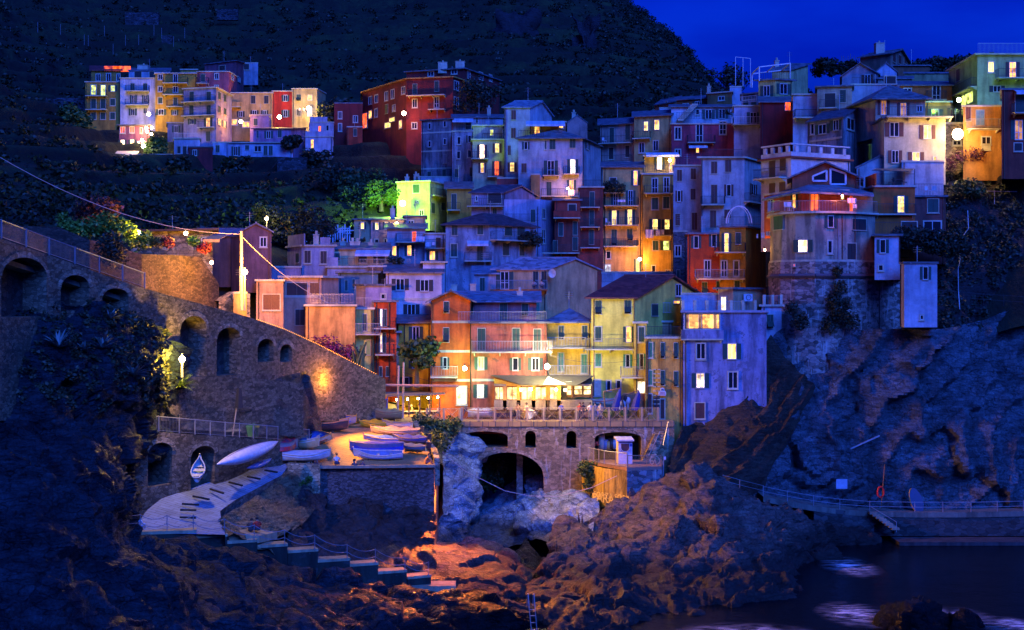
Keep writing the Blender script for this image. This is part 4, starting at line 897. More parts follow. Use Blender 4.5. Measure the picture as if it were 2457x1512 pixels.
def bal(x0,x1,y,d=1.0,h=1.0,mat=None,rm=None,slabm=None,solid=False,hs=None):
    b=hs or H.cur; u0=UX(x0); u1=UX(x1); v=VY(y); f=b.face((u0+u1)/2); _,_,_,t,n=f
    a=b.hit(u0,v,f); c=b.hit(u1,v,f); z=Vector((0,0,1)); a.z=c.z=(a.z+c.z)/2
    m=MB(); L=(c-a).length; mid=(a+c)/2
    m.box(mid+n*(d/2+.003)+z*.02,t,n,L/2,d/2,.07)
    k=max(1,int(L/2.2))
    for i in range(k+1):
        q=a+(c-a)*((i+.08)/(k+.16)); m.add([q+n*.005,q+n*d*.8,q+n*.005-z*.4,q+n*.005+t*.12,q+n*d*.8+t*.12,q+n*.005-z*.4+t*.12],[(0,1,2),(3,5,4),(0,3,4,1),(1,4,5,2),(0,2,5,3)])
    so=m.build('balcony',slabm or TRIM,b.root)
    r=MB(); far=b.Y>190; sp=.24 if far else .15; rr=.02 if far else .014
    o=n*(d-.05)+z*.1
    if solid:
        r.box(mid+n*(d-.06)+z*.52,t,n,L/2,.05,.43)
        for sx,e in((0,a),(1,c)): r.box(e+n*(d/2)+z*.52+t*(.05 if sx==0 else -.05),t,n,.05,d/2-.02,.43)
        r.build('parapet',rm or b.wm,so)
    else:
        railing(r,a+o,c+o,h,sp,rr); railing(r,a+n*.05+z*.1,a+o,h,sp,rr); railing(r,c+n*.05+z*.1,c+o,h,sp,rr)
        r.build('railing',rm or IRON,so)
    return a,c,n,t
def rail(x0,x1,y,h=1.0,rm=None,off=0.05,hs=None,solid=False,pil=0):
    b=hs or H.cur; u0=UX(x0); u1=UX(x1); f=b.face((u0+u1)/2); _,_,_,t,n=f
    a=b.hit(u0,VY(y),f); c=b.hit(u1,VY(y),f); z=Vector((0,0,1)); a.z=c.z=(a.z+c.z)/2
    a=a-n*off; c=c-n*off; r=MB(); far=b.Y>190
    if solid: r.box((a+c)/2+z*h/2,t,n,(c-a).length/2,.07,h/2); r.build('parapet',rm or b.wm,b.root)
    else:
        railing(r,a,c,h,.24 if far else .15,.02 if far else .014)
        r.build('terrace_railing',rm or IRON,b.root)
        if pil:
            for i in range(pil+1):
                q=a+(c-a)*(i/pil); MB().box(q+z*h*.55,t,n,.14,.14,h*.55).build('pillar',TRIM,b.root)
def band(y,x0=None,x1=None,th=.12,d=.05,mat=None,hs=None):
    b=hs or H.cur; u0=UX(x0) if x0 is not None else b.us[0]+.3; u1=UX(x1) if x1 is not None else b.us[1]-.3
    f=b.face((u0+u1)/2); a=b.hit(u0,VY(y),f); c=b.hit(u1,VY(y),f); a.z=c.z=(a.z+c.z)/2; _,_,_,t,n=f
    MB().box((a+c)/2+n*(d/2+.002),t,n,(c-a).length/2,d/2,th).build('string_course',mat or TRIM,b.root)
def pipe(x,y0,y1,mat=None,hs=None):
    b=hs or H.cur; u=UX(x); f=b.face(u); a=b.hit(u,VY(y0),f); c=b.hit(u,VY(y1),f); n=f[4]
    MB().bar(a+n*.08,c+n*.08,.055,5).build('drainpipe',mat or IRON,b.root)
def chim(x,y0,y1,wd=.6,hs=None,dy=3,pot=True):
    b=hs or H.cur; Y=b.Y+dy; a=ZW(x,y0,Y); c=ZW(x,y1,Y); m=MB(); m.abox(a.x-wd/2,a.x+wd/2,Y-wd/2,Y+wd/2,c.z-1.2,a.z)
    m.abox(a.x-wd/2-.06,a.x+wd/2+.06,Y-wd/2-.06,Y+wd/2+.06,a.z+.002,a.z+.1)
    if pot: m.bar((a.x,Y,a.z+.1),(a.x,Y,a.z+.5),.16,6)
    m.build('chimney',TRIM,b.roofo)
def awning(x0,x1,y0,y1,d=2,mat=None,hs=None):
    b=hs or H.cur; f=b.face((UX(x0)+UX(x1))/2); _,_,_,t,n=f
    a=b.hit(UX(x0),VY(y0),f); c=b.hit(UX(x1),VY(y0),f); dz=Vector((0,0,-(y1-y0)*zf[2]*b.Y/F)); k=max(3,int((c-a).length/.5)); m=MB()
    for i in range(k):
        p=a+(c-a)*(i/k); q=a+(c-a)*((i+1)/k); m.hexa([p+n*.02,q+n*.02,q+n*d+dz,p+n*d+dz,p+n*.02+Vector((0,0,.04)),q+n*.02+Vector((0,0,.04)),q+n*d+dz+Vector((0,0,.04)),p+n*d+dz+Vector((0,0,.04))],i%2)
        m.box((p+q)/2+n*d+dz-Vector((0,0,.13)),t,n,(q-p).length/2,.015,.12,i%2)
    m.build('awning',[mat or plain((.6,.62,.68),.8,name='awning_cloth'),mat or plain((.45,.5,.62),.8,name='awning_stripe')],b.root)
# ================= waterfront row =================
K('H')
House('white house with two dark shuttered blue windows over one, left of the tall orange house',(.62,.6,.64),[(1285,150),(1820,150)],655,1110,'s',1.0,8,ov=.3,stain=.3,sh=DARK_SH)
w('b',80,110,(1422,765),(1655,775)); w('b',75,120,(1530,1015)); band(905); 
House('narrow white strip house with tall blue side wall beside the shuttered white house',(.6,.6,.66),[(1640,153),(1850,153)],560,780,'flat',dep=5)
House('yellow waterfront house with green shutters left of the tall orange house',(.74,.55,.12),[(1405,143.5),(1720,143.5)],1135,1980,'s',.7,7,ov=.35)
w('b',65,130,(1573,1235)); w('b',65,120,(1570,1510),lit='warm'); w('b',55,90,(1480,1700)); band(1375); pipe(1462,1150,1900)
House('slim red house with balconies and tall lit window slots beside the cactus',(.55,.1,.035),[(1170,142),(1385,142)],935,1700,'flat',dep=7,rm=SLATE,ov=.25)
w('y',20,165,(1240,1085),lit='white'); w('S',22,160,(1280,1085)); w('y',20,180,(1240,1325),lit='white'); w('S',22,190,(1272,1325)); bal(1180,1385,1190); bal(1190,1365,1440); w('S',26,90,(1235,1600),(1300,1600)); pipe(1315,940,1690)
House('small grey block with wood lattice between the red house and the yellow house',(.5,.4,.25),[(1385,143),(1410,143)],1230,1980,'flat',dep=5)
House('narrow green lit house with one balcony under the terrace rail',(.62,.6,.22),[(995,141.5),(1168,141.5)],1005,1700,'flat',dep=6,ov=.12)
w('S',35,160,(1083,1130)); w('S',40,140,(1115,1370),sh=plain((.25,.38,.1),.6,name='lime_shutter_paint')); bal(985,1235,1245,d=.9,rm=GALV); pipe(1160,1010,1690); rail(1000,1160,990,rm=GALV)
House('blank apricot house wall with rooftop terrace and railing above the bougainvillea',(.66,.4,.16),[(515,140.5),(990,140.5)],975,1500,'flat',dep=8,ov=.2,stain=.6)
rail(560,975,955,rm=GALV); 
House('peach house with upper loggia of dark louvres and terrace below, under the long cable',(.55,.36,.28),[(300,146),(665,146),(830,149)],700,1250,'flat',dep=6,ov=.35,ref=0)
w('S',200,120,(430,810),sh=BROWN_SH); w('S',90,120,(600,810),sh=BROWN_SH); band(880,310,660); w('S',90,150,(460,1080),sh=DARK_SH)
House('peach house with one large square shutter at the foot of the stone stair',(.52,.34,.25),[(40,139),(300,139)],735,1250,'flat',dep=7,ov=.15,stain=.6)
w('s',160,145,(187,935),sh=BROWN_SH)
K('I')
House('tall orange gabled house on the harbour front with a green lit corner',ORA,[(205,140),(588,140)],318,1400,'G',.9,9,ov=.55,rm=SLATE,stain=.5)
w('t',50,105,(352,378)); w('t',55,135,(350,645)); w('b',40,110,(340,915)); bal(205,462,1050,rm=GALV); band(520); band(802); band(1080); pipe(212,330,1340); pipe(584,330,1340)
w('T',90,170,(500,1225),lit='hot')
House('wide rose pink harbour house with long terrace and awning restaurant at its foot',PINK,[(590,139.6),(1322,139.6)],535,1400,'flat',dep=9,ov=.3,rm=SLATE,stain=.8)
w('S',74,215,(690,690)); w('S',72,215,(1022,690)); w('S',70,210,(1225,695)); bal(598,1368,810,d=.95,rm=GALV)
w('y',60,120,(685,918),lit='yellow'); w('b',52,120,(1015,925)); w('b',70,120,(1208,925)); w('y',65,125,(680,1185),lit='hot'); rail(468,1310,520,rm=GALV,off=-.1); pipe(1318,545,1400); band(1078,600,820)
House('set back rose top floor with slate roof on the pink harbour house',(.46,.2,.24),[(470,142.5),(1215,142.5)],328,540,'s',.95,7,ov=.55,rm=slatem((.2,.24,.3)),stain=.5)
w('t',72,110,(575,385)); w('S',72,180,(902,430)); w('t',64,110,(1108,400)); chim(1058,232,262,dy=4)
House('lilac wing with slate roof and a dark door between white chimneys',LILAC,[(620,156),(838,156)],60,320,'s',.9,7,ov=.3,rm=slatem((.2,.24,.3)))
w('S',48,145,(698,170)); chim(428,170,232,dy=-3,pot=False); chim(610,162,240,dy=-3,pot=False)
House('large peach gabled house with a lit cream balcony floor behind the pink house',(.6,.42,.26),[(835,156),(1320,156),(1800,161)],15,560,'g',1.15,12,ov=.4,rm=slatem((.2,.24,.3)),stain=.5)
w('b',80,170,(912,122)); w('S',50,170,(1210,120),(1290,120),sh=DARK_SH); bal(775,1320,217,d=1.1,slabm=plaster((.55,.2,.08)),rm=GALV); w('S',60,170,(1218,358),sh=LGREEN_SH); w('S',40,120,(860,370),sh=LGREEN_SH)
House('orange yellow house with slate roof and long balcony beside the pink house',(.74,.5,.12),[(1322,144),(1748,144)],518,1400,'h',1.35,9,ov=.3,rm=slatem((.17,.2,.25)),stain=.4)
w('t',50,125,(1455,622)); w('t',50,130,(1680,622)); bal(1325,1690,770,d=1.0,rm=GALV); w('s',48,170,(1452,905),sh=LGREEN_SH); w('s',52,175,(1675,920),sh=LGREEN_SH); bal(1330,1745,1040,d=1.0,rm=GALV); chim(1557,420,470,dy=2,pot=False)
K('J')
House('lemon yellow house with maroon tiled roof and grey gable side',(.76,.68,.2),[(80,143),(503,143),(1150,156)],288,1420,'g',2.2,12,ov=.45,rm=MAROON,stain=.35)
w('t',60,128,(148,380)); w('t',62,128,(430,376)); w('s',60,128,(147,632)); w('y',52,150,(440,640),lit='warm'); bal(18,490,783,d=1.1,rm=plain((.3,.26,.16),.5,.3)); w('s',55,120,(147,885),sh=LGREEN_SH); w('b',40,125,(430,895),sh=LGREEN_SH)
w('d',58,150,(138,1150),sh=plain((.6,.58,.4),.5)); w('o',40,95,(247,1130)); w('o',42,80,(342,1120)); pipe(490,300,1380,mat=COPPER); w('o',50,110,(915,215)); w('S',60,110,(690,405)); w('Y',60,30,(898,330),lit='warm')
House('yellow annex with green shutters and small balcony above the lit shop',(.72,.52,.16),[(490,141.5),(612,141.5)],535,1420,'flat',dep=7,ov=.15)
w('s',55,140,(562,640)); w('b',40,150,(563,900),sh=LGREEN_SH); bal(360,602,1052,d=1.2,rm=GALV); w('Y',75,140,(560,1160),lit='white')
House('terrace deck with pergola rail and long table behind the yellow annex',(.55,.42,.3),[(510,148),(850,148)],525,900,'flat',dep=5,ov=.2)
rail(515,845,520,h=2.0,rm=GALV); rail(515,845,520,rm=GALV)
House('slim tangerine house with white louvre windows and a carved sign over its doors',(.82,.44,.14),[(600,139),(962,139)],680,1560,'flat',dep=8,ov=.12,stain=.75)
w('s',32,140,(650,790),sh=LGREEN_SH); w('t',38,145,(765,792),(892,795),fr='w'); w('s',32,135,(650,1055),sh=LGREEN_SH); w('t',38,140,(765,1058),(892,1065)); w('d',30,180,(645,1302),sh=BROWN_SH); w('d',38,185,(763,1355),sh=BROWN_SH)
rail(615,955,672,h=1.1,rm=IRON); pipe(935,700,1520); pipe(608,700,1200)
House('big lilac harbour house with an orange lit glazed loggia and flaking paint',(.3,.31,.48),[(962,138.6),(1762,138.6)],430,1560,'flat',dep=9,ov=.25,stain=.85,rm=plaster((.42,.4,.5),.3))
w('o',85,150,(1132,800)); w('y',85,150,(1430,802),lit='yellow'); w('y',80,140,(1127,1082),lit='white'); w('o',88,158,(1440,1078)); w('d',88,148,(1123,1372),sh=BROWN_SH)
w('T',330,140,(1145,515),lit='warm',fr='w'); w('S',24,140,(1000,515),(1125,515),(1268,515),sh=DARK_SH); rail(962,1655,420,rm=GALV,pil=6,off=.2); bal(940,1345,690,d=.35,solid=True,h=.9)
House('glass sided rooftop parapet in pale plaster above the lilac house',(.5,.5,.58),[(945,146),(1300,146)],258,440,'flat',dep=4,ov=.06)
House('peach and blue rooftop kitchen with a bright doorway on the lilac house terrace',(.6,.42,.3),[(1298,145.5),(1442,144.5),(1760,148)],207,440,'flat',dep=5,ov=.35,rm=SLATE)
w('T',50,135,(1352,345),lit='white')
House('blue white end block with a propped shutter beside the grassy cliff',(.5,.5,.58),[(1715,142),(2012,142)],372,830,'flat',dep=6,ov=.25)
w('t',62,130,(1797,515)); rail(1740,1985,365,rm=GALV,pil=3)
# ================= behind: lower left terraces =================
K('H')
House('lilac house with two arched windows and a paved roof terrace',(.38,.38,.46),[(340,165),(475,160),(790,160)],400,800,'flat',dep=8,ov=.2,ref=1)
w('S',30,90,(437,510)); w('s',60,118,(533,500),(687,505),sh=DARK_SH); rail(345,500,398,h=1.3,solid=True); rail(655,750,398,h=1.0,solid=True); chim(617,292,395,dy=1)
House('cream terrace house with scalloped awnings and dark openings',(.6,.52,.36),[(755,162),(1310,162)],425,800,'s',.8,6,ov=.3,rm=SLATE)
w('S',88,70,(800,500)); w('d',80,100,(1060,505),sh=DRK); w('d',110,90,(1220,515),sh=DRK); awning(1000,1330,432,478,d=1.6); chim(873,360,410); chim(965,358,400); chim(1012,360,395); chim(1143,370,410)
House('lilac terrace block with balustrade below the awning house',(.37,.37,.45),[(720,158),(1530,158)],605,900,'flat',dep=3,ov=.2)
rail(825,980,600,h=1.0); rail(1030,1520,600,h=.9,rm=plain((.5,.45,.35),.7)); rail(720,825,600,h=1.1,solid=True)
House('dark teal courtyard block with a slate ledge roof',TEAL,[(825,153),(1210,153)],655,1000,'flat',dep=4,ov=.3,rm=SLATE)
w('S',26,100,(905,775)); w('S',24,90,(975,760))
House('brown lean-to shed wall below the lilac terrace',BRN,[(1120,155),(1286,155)],600,800,'flat',dep=4,ov=.1)
House('small lilac outhouse with a slate edge and one black window',(.42,.36,.48),[(1000,150),(1090,148),(1338,148)],778,1000,'flat',dep=4,ov=.25,rm=SLATE,ref=1)
w('o',48,48,(1262,880))
House('long low lilac terrace wall above the apricot house',(.42,.34,.42),[(150,158),(470,158)],605,800,'flat',dep=3,ov=.1)
# ================= beige and pink pair with lit windows (row above) =================
K('C')
House('beige house with one lit window beside the dark tree slope',(.56,.45,.32),[(185,186),(320,186)],1130,1400,'flat',dep=7,ov=.3,rm=SLATE)
w('y',28,55,(253,1175),lit='yellow'); w('t',30,60,(250,1307))
House('pink house with two lit windows under the green lamp',(.5,.32,.35),[(320,185.5),(585,185.5)],1130,1400,'s',.6,7,ov=.3,rm=SLATE)
w('y',28,58,(368,1180),(445,1174),lit='yellow'); w('o',32,58,(367,1312)); w('o',20,58,(437,1308)); chim(495,1045,1100)
House('pink lean-to top floor with a dark square window beside the yellow lamp',(.5,.33,.28),[(585,187),(760,187)],1105,1300,'flat',dep=6,ov=.2,rm=SLATE)
w('o',45,50,(640,1160))
House('pale house with a red glowing doorway and laundry on its balcony',(.46,.45,.52),[(450,176),(752,176)],1200,1560,'s',.9,7,ov=.4,rm=slatem((.12,.2,.18)))
w('T',38,85,(667,1262),lit='red'); bal(525,750,1312,d=1.2); w('y',36,80,(507,1377),lit='warm'); w('y',36,85,(628,1375),lit='warm'); pipe(752,1320,1500)
House('white narrow house with one warm window and drying towels above',(.5,.5,.6),[(750,175),(915,175)],1245,1640,'flat',dep=7,ov=.15)
w('y',45,72,(812,1415),lit='warm'); bal(755,915,1360,d=.8); w('d',38,80,(860,1312),sh=BROWN_SH)
House('large grey blue house with hipped tile roof and planted balcony',(.33,.38,.46),[(918,172),(1270,172),(1640,178)],1165,1700,'h',1.5,9,ov=.5,rm=slatem((.07,.05,.06),'dark_tile_roof'),stain=.75,ref=0)
w('S',48,82,(990,1210),(1195,1205)); w('s',50,100,(985,1372)); w('S',48,128,(1193,1390)); w('S',50,98,(1400,1363)); w('S',38,98,(1528,1367)); awning(1092,1262,1298,1325,d=1.2); bal(1072,1288,1462,d=1.1); bal(1275,1640,1300,d=1.2); w('S',60,70,(1420,1220),(1520,1220))
# ================= mid centre =================
House('weathered frescoed palazzo with faded painted panels',(.27,.26,.28),[(725,228),(970,226)],335,830,'s',1.0,8,ov=.35,rm=SLATE,stain=1.0)
w('b',22,48,(790,380),(912,362),(790,522),(912,503),sh=plain((.2,.2,.22),.8)); w('S',24,70,(912,640),sh=plain((.2,.2,.22),.8)); band(430); band(578); band(718); w('S',28,60,(787,772),(907,755))
House('white base wall with terrace under the weathered palazzo',(.5,.5,.56),[(722,222),(968,222)],790,930,'flat',dep=3,ov=.05); rail(800,965,790)
House('slim bluish house with four small dark windows right of the palazzo',(.42,.42,.47),[(972,220),(1132,220)],425,880,'flat',dep=7,ov=.1,stain=.8)
w('o',28,60,(1025,495)); w('b',26,58,(1110,482)); w('o',28,60,(1022,610),(1108,600)); w('S',30,65,(1007,755)); w('S',20,70,(1120,745)); rail(980,1130,425)
House('set back rooftop rooms with a striped sun blind above the slim bluish house',(.4,.42,.48),[(975,227),(1378,227)],312,520,'s',1.2,6,ov=.3,rm=SLATE)
awning(975,1140,318,345,d=1.5); w('d',45,60,(1100,375),sh=DRK); w('S',16,50,(1168,330)); chim(1265,240,290)
House('cream house with two glowing balcony doors and brown shutters',(.6,.52,.4),[(1134,212),(1386,212)],492,880,'flat',dep=7,ov=.25,sh=BROWN_SH,rm=TRIM)
w('y',38,112,(1210,583),lit='hot'); w('y',34,75,(1330,555),lit='yellow'); w('y',30,80,(1212,713),lit='yellow'); w('y',36,115,(1327,718),lit='red',fr='w'); bal(1122,1260,645); bal(1255,1382,788)
House('pale attic terrace with a greenish lit window over the cream house',(.44,.44,.42),[(1137,214),(1376,214)],380,500,'flat',dep=4,ov=.2)
w('Y',28,50,(1287,432),lit='green'); rail(1215,1375,490,off=-.1)
House('tall lavender gabled house rising above its neighbours',(.48,.5,.58),[(1386,209),(1592,209),(1768,219)],232,900,'g',1.5,10,ov=.3,sh=BROWN_SH,rm=slatem((.24,.27,.32)),stain=.35)
w('S',38,75,(1462,290)); w('S',38,80,(1460,435)); w('S',24,75,(1427,573)); w('y',34,75,(1450,707),lit='yellow'); pipe(1390,240,800)
House('broad lavender house with white lit window and three balconies',(.45,.46,.5),[(1500,203),(2012,203),(2160,214)],475,1010,'h',1.8,9,ov=.5,rm=SLATE,stain=.4)
w('b',28,62,(1560,535)); w('s',10,68,(1718,528)); w('S',48,80,(1773,525),(1933,513)); w('b',24,80,(2050,525)); w('b',55,120,(1760,715)); w('y',42,122,(1935,705),lit='white'); w('S',42,75,(1545,715),sh=BROWN_SH); w('S',40,110,(1745,880)); w('y',34,82,(1925,852),lit='warm')
bal(1695,1825,780); bal(1860,1985,768); bal(1685,1980,945); rail(1500,1700,470,off=-.2)
House('rooftop room with striped awning and orange doorway behind the broad lavender house',(.4,.15,.1),[(1600,208),(1880,208)],350,500,'flat',dep=4,ov=.1)
w('T',42,75,(1650,420),lit='warm'); w('T',32,26,(1842,382),lit='warm'); awning(1560,1870,340,380,d=2.0)
House('pink gable with a chimney behind the broad lavender house',(.5,.3,.33),[(1890,216),(2052,216)],355,500,'G',1.1,6,ov=.1,rm=SLATE); chim(1943,275,320)
House('narrow rust wall lit orange between the lavender houses',(.55,.28,.12),[(1600,201),(1672,201)],770,1000,'flat',dep=3,ov=.03)
K('C')
House('lime lit green house with arched windows beside the bright green lamp',(.5,.55,.3),[(528,207),(792,205),(938,212)],833,1110,'flat',dep=8,ov=.2,ref=0,rm=TRIM)
w('s',50,66,(683,880)); w('o',14,16,(693,983)); w('o',34,44,(726,1072)); w('S',26,80,(818,1035)); w('S',26,58,(897,1022)); bal(800,930,945,d=.6); chim(610,790,820); chim(680,770,815); chim(700,785,815)
House('ochre low house with slate lean-to roof and a tall green door',(.5,.3,.1),[(928,200),(1125,200)],880,1200,'s',1.6,9,ov=.4,rm=SLATE)
w('S',40,125,(985,985)); bal(935,1035,1055)
House('small red patched gable above the slate roofs',(.4,.08,.08),[(1330,205),(1500,205)],800,900,'flat',dep=3,ov=.05)
House('purple gabled house with a dark covered loggia',(.3,.27,.36),[(1125,192),(1380,192),(1640,199)],915,1300,'g',1.15,9,ov=.3,rm=slatem((.08,.07,.1)),stain=.7)
w('o',16,38,(1165,958)); w('d',105,80,(1310,955),sh=DRK); bal(1090,1380,1025); w('S',34,70,(1310,1070))
House('bluish white terrace house with a tall green door and ladder',(.48,.46,.6),[(1385,188),(1670,188),(1868,193)],1020,1400,'flat',dep=7,ov=.1,slab='par',h=.9)
w('S',35,100,(1617,1097)); w('o',26,78,(1703,1080)); w('o',40,30,(1838,1055)); rail(1395,1665,1145,off=-.8); w('o',28,50,(1587,1210)); w('o',26,110,(1700,1262))
House('dark red house with green shutters and bare balconies, left of the darker tower',(.33,.07,.06),[(1790,187),(1995,187)],975,1560,'s',.7,7,ov=.3,rm=SLATE)
w('S',35,105,(1840,1205)); w('S',35,108,(1955,1195)); w('S',35,108,(1760+35,1350)); w('S',40,105,(1955,1320)); w('d',60,70,(1930,1040),sh=DRK); bal(1780,1992,1118,solid=True); bal(1690,1985,1398,d=1.1)
House('tall dark maroon tower house with three bare balconies',(.27,.07,.06),[(1988,190),(2178,190)],872,1600,'flat',dep=7,ov=.2)
w('S',38,118,(2090,965),(2087,1110),(2085,1265)); bal(1988,2150,1032,d=.8); bal(1988,2150,1190,d=.8); bal(1988,2150,1355,d=.8); rail(1990,2175,870)
# ================= centre right towers =================
K('F')
House('tall beige tower house with glowing second balcony and a planted roof corner',(.6,.42,.2),[(193,193),(572,193)],95,1260,'s',1.3,7,ov=.35,rm=SLATE)
w('y',40,140,(505,197),lit='warm'); w('b',45,150,(315,398),(458,392)); w('y',46,148,(300,582),lit='yellow'); w('y',46,148,(450,573),lit='yellow'); w('t',52,150,(300,768)); w('t',52,110,(450,742)); w('o',42,72,(245,935)); w('T',58,165,(237,1110),lit='blue'); w('y',34,140,(525,1045),lit='green')
bal(200,402,345); bal(200,528,468); bal(200,528,655); bal(195,525,858); w('d',60,110,(290,250),sh=DRK); pipe(552,160,960)
House('tall mustard tower house with lit top terrace and laundry on a low balcony',(.55,.36,.12),[(576,191.5),(866,191.5)],165,1200,'flat',dep=7,ov=.2)
w('o',54,145,(690,272)); w('o',52,145,(802,265)); w('s',60,110,(692,442)); w('s',60,110,(800,432)); w('y',52,100,(692,642),lit='yellow'); w('y',48,95,(808,642),lit='yellow'); w('s',55,88,(697,845)); w('y',56,88,(800,845),lit='green'); w('o',36,88,(678,1080)); w('o',44,50,(815,1105)); bal(585,860,350); bal(595,855,752,d=.8)
House('glowing top terrace room with white blind on the mustard tower',(.5,.36,.14),[(590,195),(880,195)],-10,180,'flat',dep=4,ov=.2)
w('y',48,120,(735,55),lit='hot'); w('T',50,150,(855,70),lit='warm'); awning(600,915,-45,-15,d=1.2); rail(580,870,165,off=-3.2)
House('lilac house with six small brown shuttered windows',(.42,.42,.46),[(868,181),(1138,181)],85,740,'flat',dep=7,ov=.15,sh=BROWN_SH)
w('S',48,108,(927,172)); w('S',50,104,(1060,157)); w('b',32,105,(922,370)); w('S',48,106,(1057,352)); w('S',50,112,(912,597)); w('S',54,165,(1070,612)); rail(880,1110,80,off=.1)
House('large lilac house with brown shutters and a roof terrace',(.47,.46,.48),[(1135,178),(1550,178),(1712,184)],8,740,'flat',dep=8,ov=.35,sh=BROWN_SH)
w('S',60,116,(1260,97)); w('S',60,118,(1395,80)); w('S',60,180,(1260,352)); w('b',42,112,(1400,315)); w('S',60,168,(1250,592)); w('S',62,84,(1388,542)); w('b',38,105,(1637,308)); bal(1130,1355,460); bal(1545,1695,440,d=.8); rail(1150,1530,5,h=1.1); pipe(1142,20,560)
K('F')
House('vermilion house with green shutters and two long balconies above the maroon roof',(.55,.1,.035),[(1003,160),(1312,160)],738,1360,'flat',dep=7,ov=.3,rm=SLATE)
w('b',46,118,(1087,812)); w('b',46,118,(1258,797)); w('o',56,160,(1195,1067)); w('t',50,108,(1168,1252)); w('t',48,88,(1305,1232))
House('ochre house with a yellow lit door right of the vermilion house',(.55,.3,.07),[(1312,159.6),(1562,159.6),(1755,168)],672,1360,'flat',dep=7,ov=.25,rm=SLATE)
w('y',44,190,(1378,822),lit='yellow'); w('S',50,108,(1490,777)); w('o',54,155,(1355,1067)); w('o',50,150,(1472,1065)); w('s',50,75,(1480,1222)); bal(1262,1552,915); rail(1330,1740,655,rm=IRON)
bal(1075,1540,1170,d=1.1,rm=GALV)
House('rubble stone tower slice between the mustard tower and the vermilion house',GREY,[(868,172),(1003,172)],715,1300,'flat',dep=5,ov=.03,mat=stone((.12,.11,.12),3.0))
w('o',56,100,(912,897)); w('S',30,80,(915,1120))
House('white terrace wall with grey door at the foot of the beige tower',(.5,.48,.52),[(180,180),(860,180)],1110,1300,'flat',dep=4,ov=.05); rail(135,270,1205,off=-2)
# ================= upper centre =================
K('D')
House('beige violet house with two open galleries of railings',(.42,.34,.36),[(168,216),(492,214)],750,1280,'s',2.0,9,ov=.5,rm=SLATE)
w('S',42,150,(278,850)); w('S',46,150,(430,815)); w('d',44,110,(272,1020),sh=DRK); w('d',40,110,(428,1000),sh=DRK); bal(170,482,928,d=1.2); bal(172,470,1112,d=1.2)
House('olive house with two yellow lattice windows',(.46,.4,.2),[(492,213),(848,211)],672,1200,'s',1.8,8,ov=.4,rm=SLATE)
w('Y',40,88,(606,758),lit='yellow'); w('Y',48,96,(710,745),lit='yellow'); w('o',50,98,(565,965)); w('o',48,96,(700,945)); bal(490,652,882)
House('crimson magenta house with a tall black door and white edged windows',(.4,.08,.14),[(850,205),(1448,205)],742,1150,'flat',dep=7,ov=.2,stain=.6)
w('o',60,118,(912,826)); w('o',62,170,(1118,826)); w('o',62,122,(1343,775)); w('Y',30,48,(1100,990),lit='warm'); w('o',54,60,(912,1010)); bal(1000,1262,922); awning(1010,1190,940,958,d=1.0)
House('white terrace house with outside stair and an arched window',(.55,.55,.62),[(848,213),(1440,213)],575,760,'s',1.1,6,ov=.4,rm=SLATE)
w('o',34,50,(1100,622)); w('b',60,90,(1205,645)); w('b',60,90,(1335,640)); rail(860,1440,735,off=-5)
st=MB()
for i in range(12):
    a=H.cur.hit(UX(925+i*12),VY(712-i*13)); st.box(a+Vector((0,-1.2,0)),(1,0,0),(0,-1,0),.45,.9,.13)
st.build('outside_stair',TRIM,H.cur.root)
House('white house with railed balcony and rose lit wall beside the crimson block',(.52,.5,.62),[(1450,199),(1702,199)],570,930,'flat',dep=7,ov=.2)
w('b',60,110,(1635,680)); bal(1425,1700,752,d=1.3,rm=WPAINT)
House('windowless crimson block with one glowing red window',(.2,.02,.025),[(1702,192),(2017,192)],530,930,'s',2.0,8,ov=.35,rm=SLATE,stain=.6)
w('Y',56,85,(1967,565),lit='red')
House('salmon gabled house against the dark mountain',(.52,.24,.16),[(688,240),(872,236),(1000,246)],560,640,'g',1.5,8,ov=.3,rm=SLATE); w('o',14,18,(800,530))
House('low white wall house in front of the salmon gable',(.5,.5,.6),[(735,232),(900,232)],590,680,'flat',dep=3,ov=.05)
House('rust red upper house with small white framed window',(.34,.1,.05),[(900,226),(1200,224)],510,640,'s',1.4,7,ov=.3,rm=SLATE); w('o',52,34,(987,560)); w('b',44,50,(1098,545))
House('brown upper house with a white chimney and railed roof',(.3,.18,.09),[(1195,222),(1432,220)],450,600,'flat',dep=6,ov=.2); w('o',56,36,(1330,492)); rail(1210,1400,450); chim(1208,380,455)
House('white pent house box with a wire frame on its roof',(.5,.5,.6),[(1412,222),(1525,222)],385,560,'flat',dep=5,ov=.06)
fr=MB(); a=ZW(1465,370,222); b=ZW(1608,385,222)
for p in(a,(a+b)/2,b): fr.bar(p,p+Vector((0,0,4.5)),.06)
fr.bar(a+Vector((0,0,4.5)),b+Vector((0,0,4.5)),.06); fr.build('roof_frame',WPAINT,H.cur.root)
House('dark roofed white house with gable under the wire frame',(.48,.48,.56),[(1520,212),(1690,210)],460,620,'flat',dep=6,ov=.2,rm=SLATE); w('d',120,50,(1600,435+40),sh=DRK); w('S',50,60,(1565,550),(1640,555)); rail(1530,1690,540,off=-.8,rm=WPAINT)
House('olive green penthouse with two open shuttered windows under a white pergola',(.48,.42,.2),[(1684,199),(1848,198),(2010,199)],325,640,'flat',dep=6,ov=.3,rm=SLATE)
w('b',60,100,(1765,420)); w('b',70,100,(1925,400))
pg=MB(); A=ZW(1693,325,198.5); B=ZW(1990,300,199); 
for p,q in((A,ZW(1693,190,198.5)),(B,ZW(1990,155,199)),(A+Vector((0,6,0)),ZW(1693,190,198.5)+Vector((0,6,0)))): pg.bar(p,q,.1)
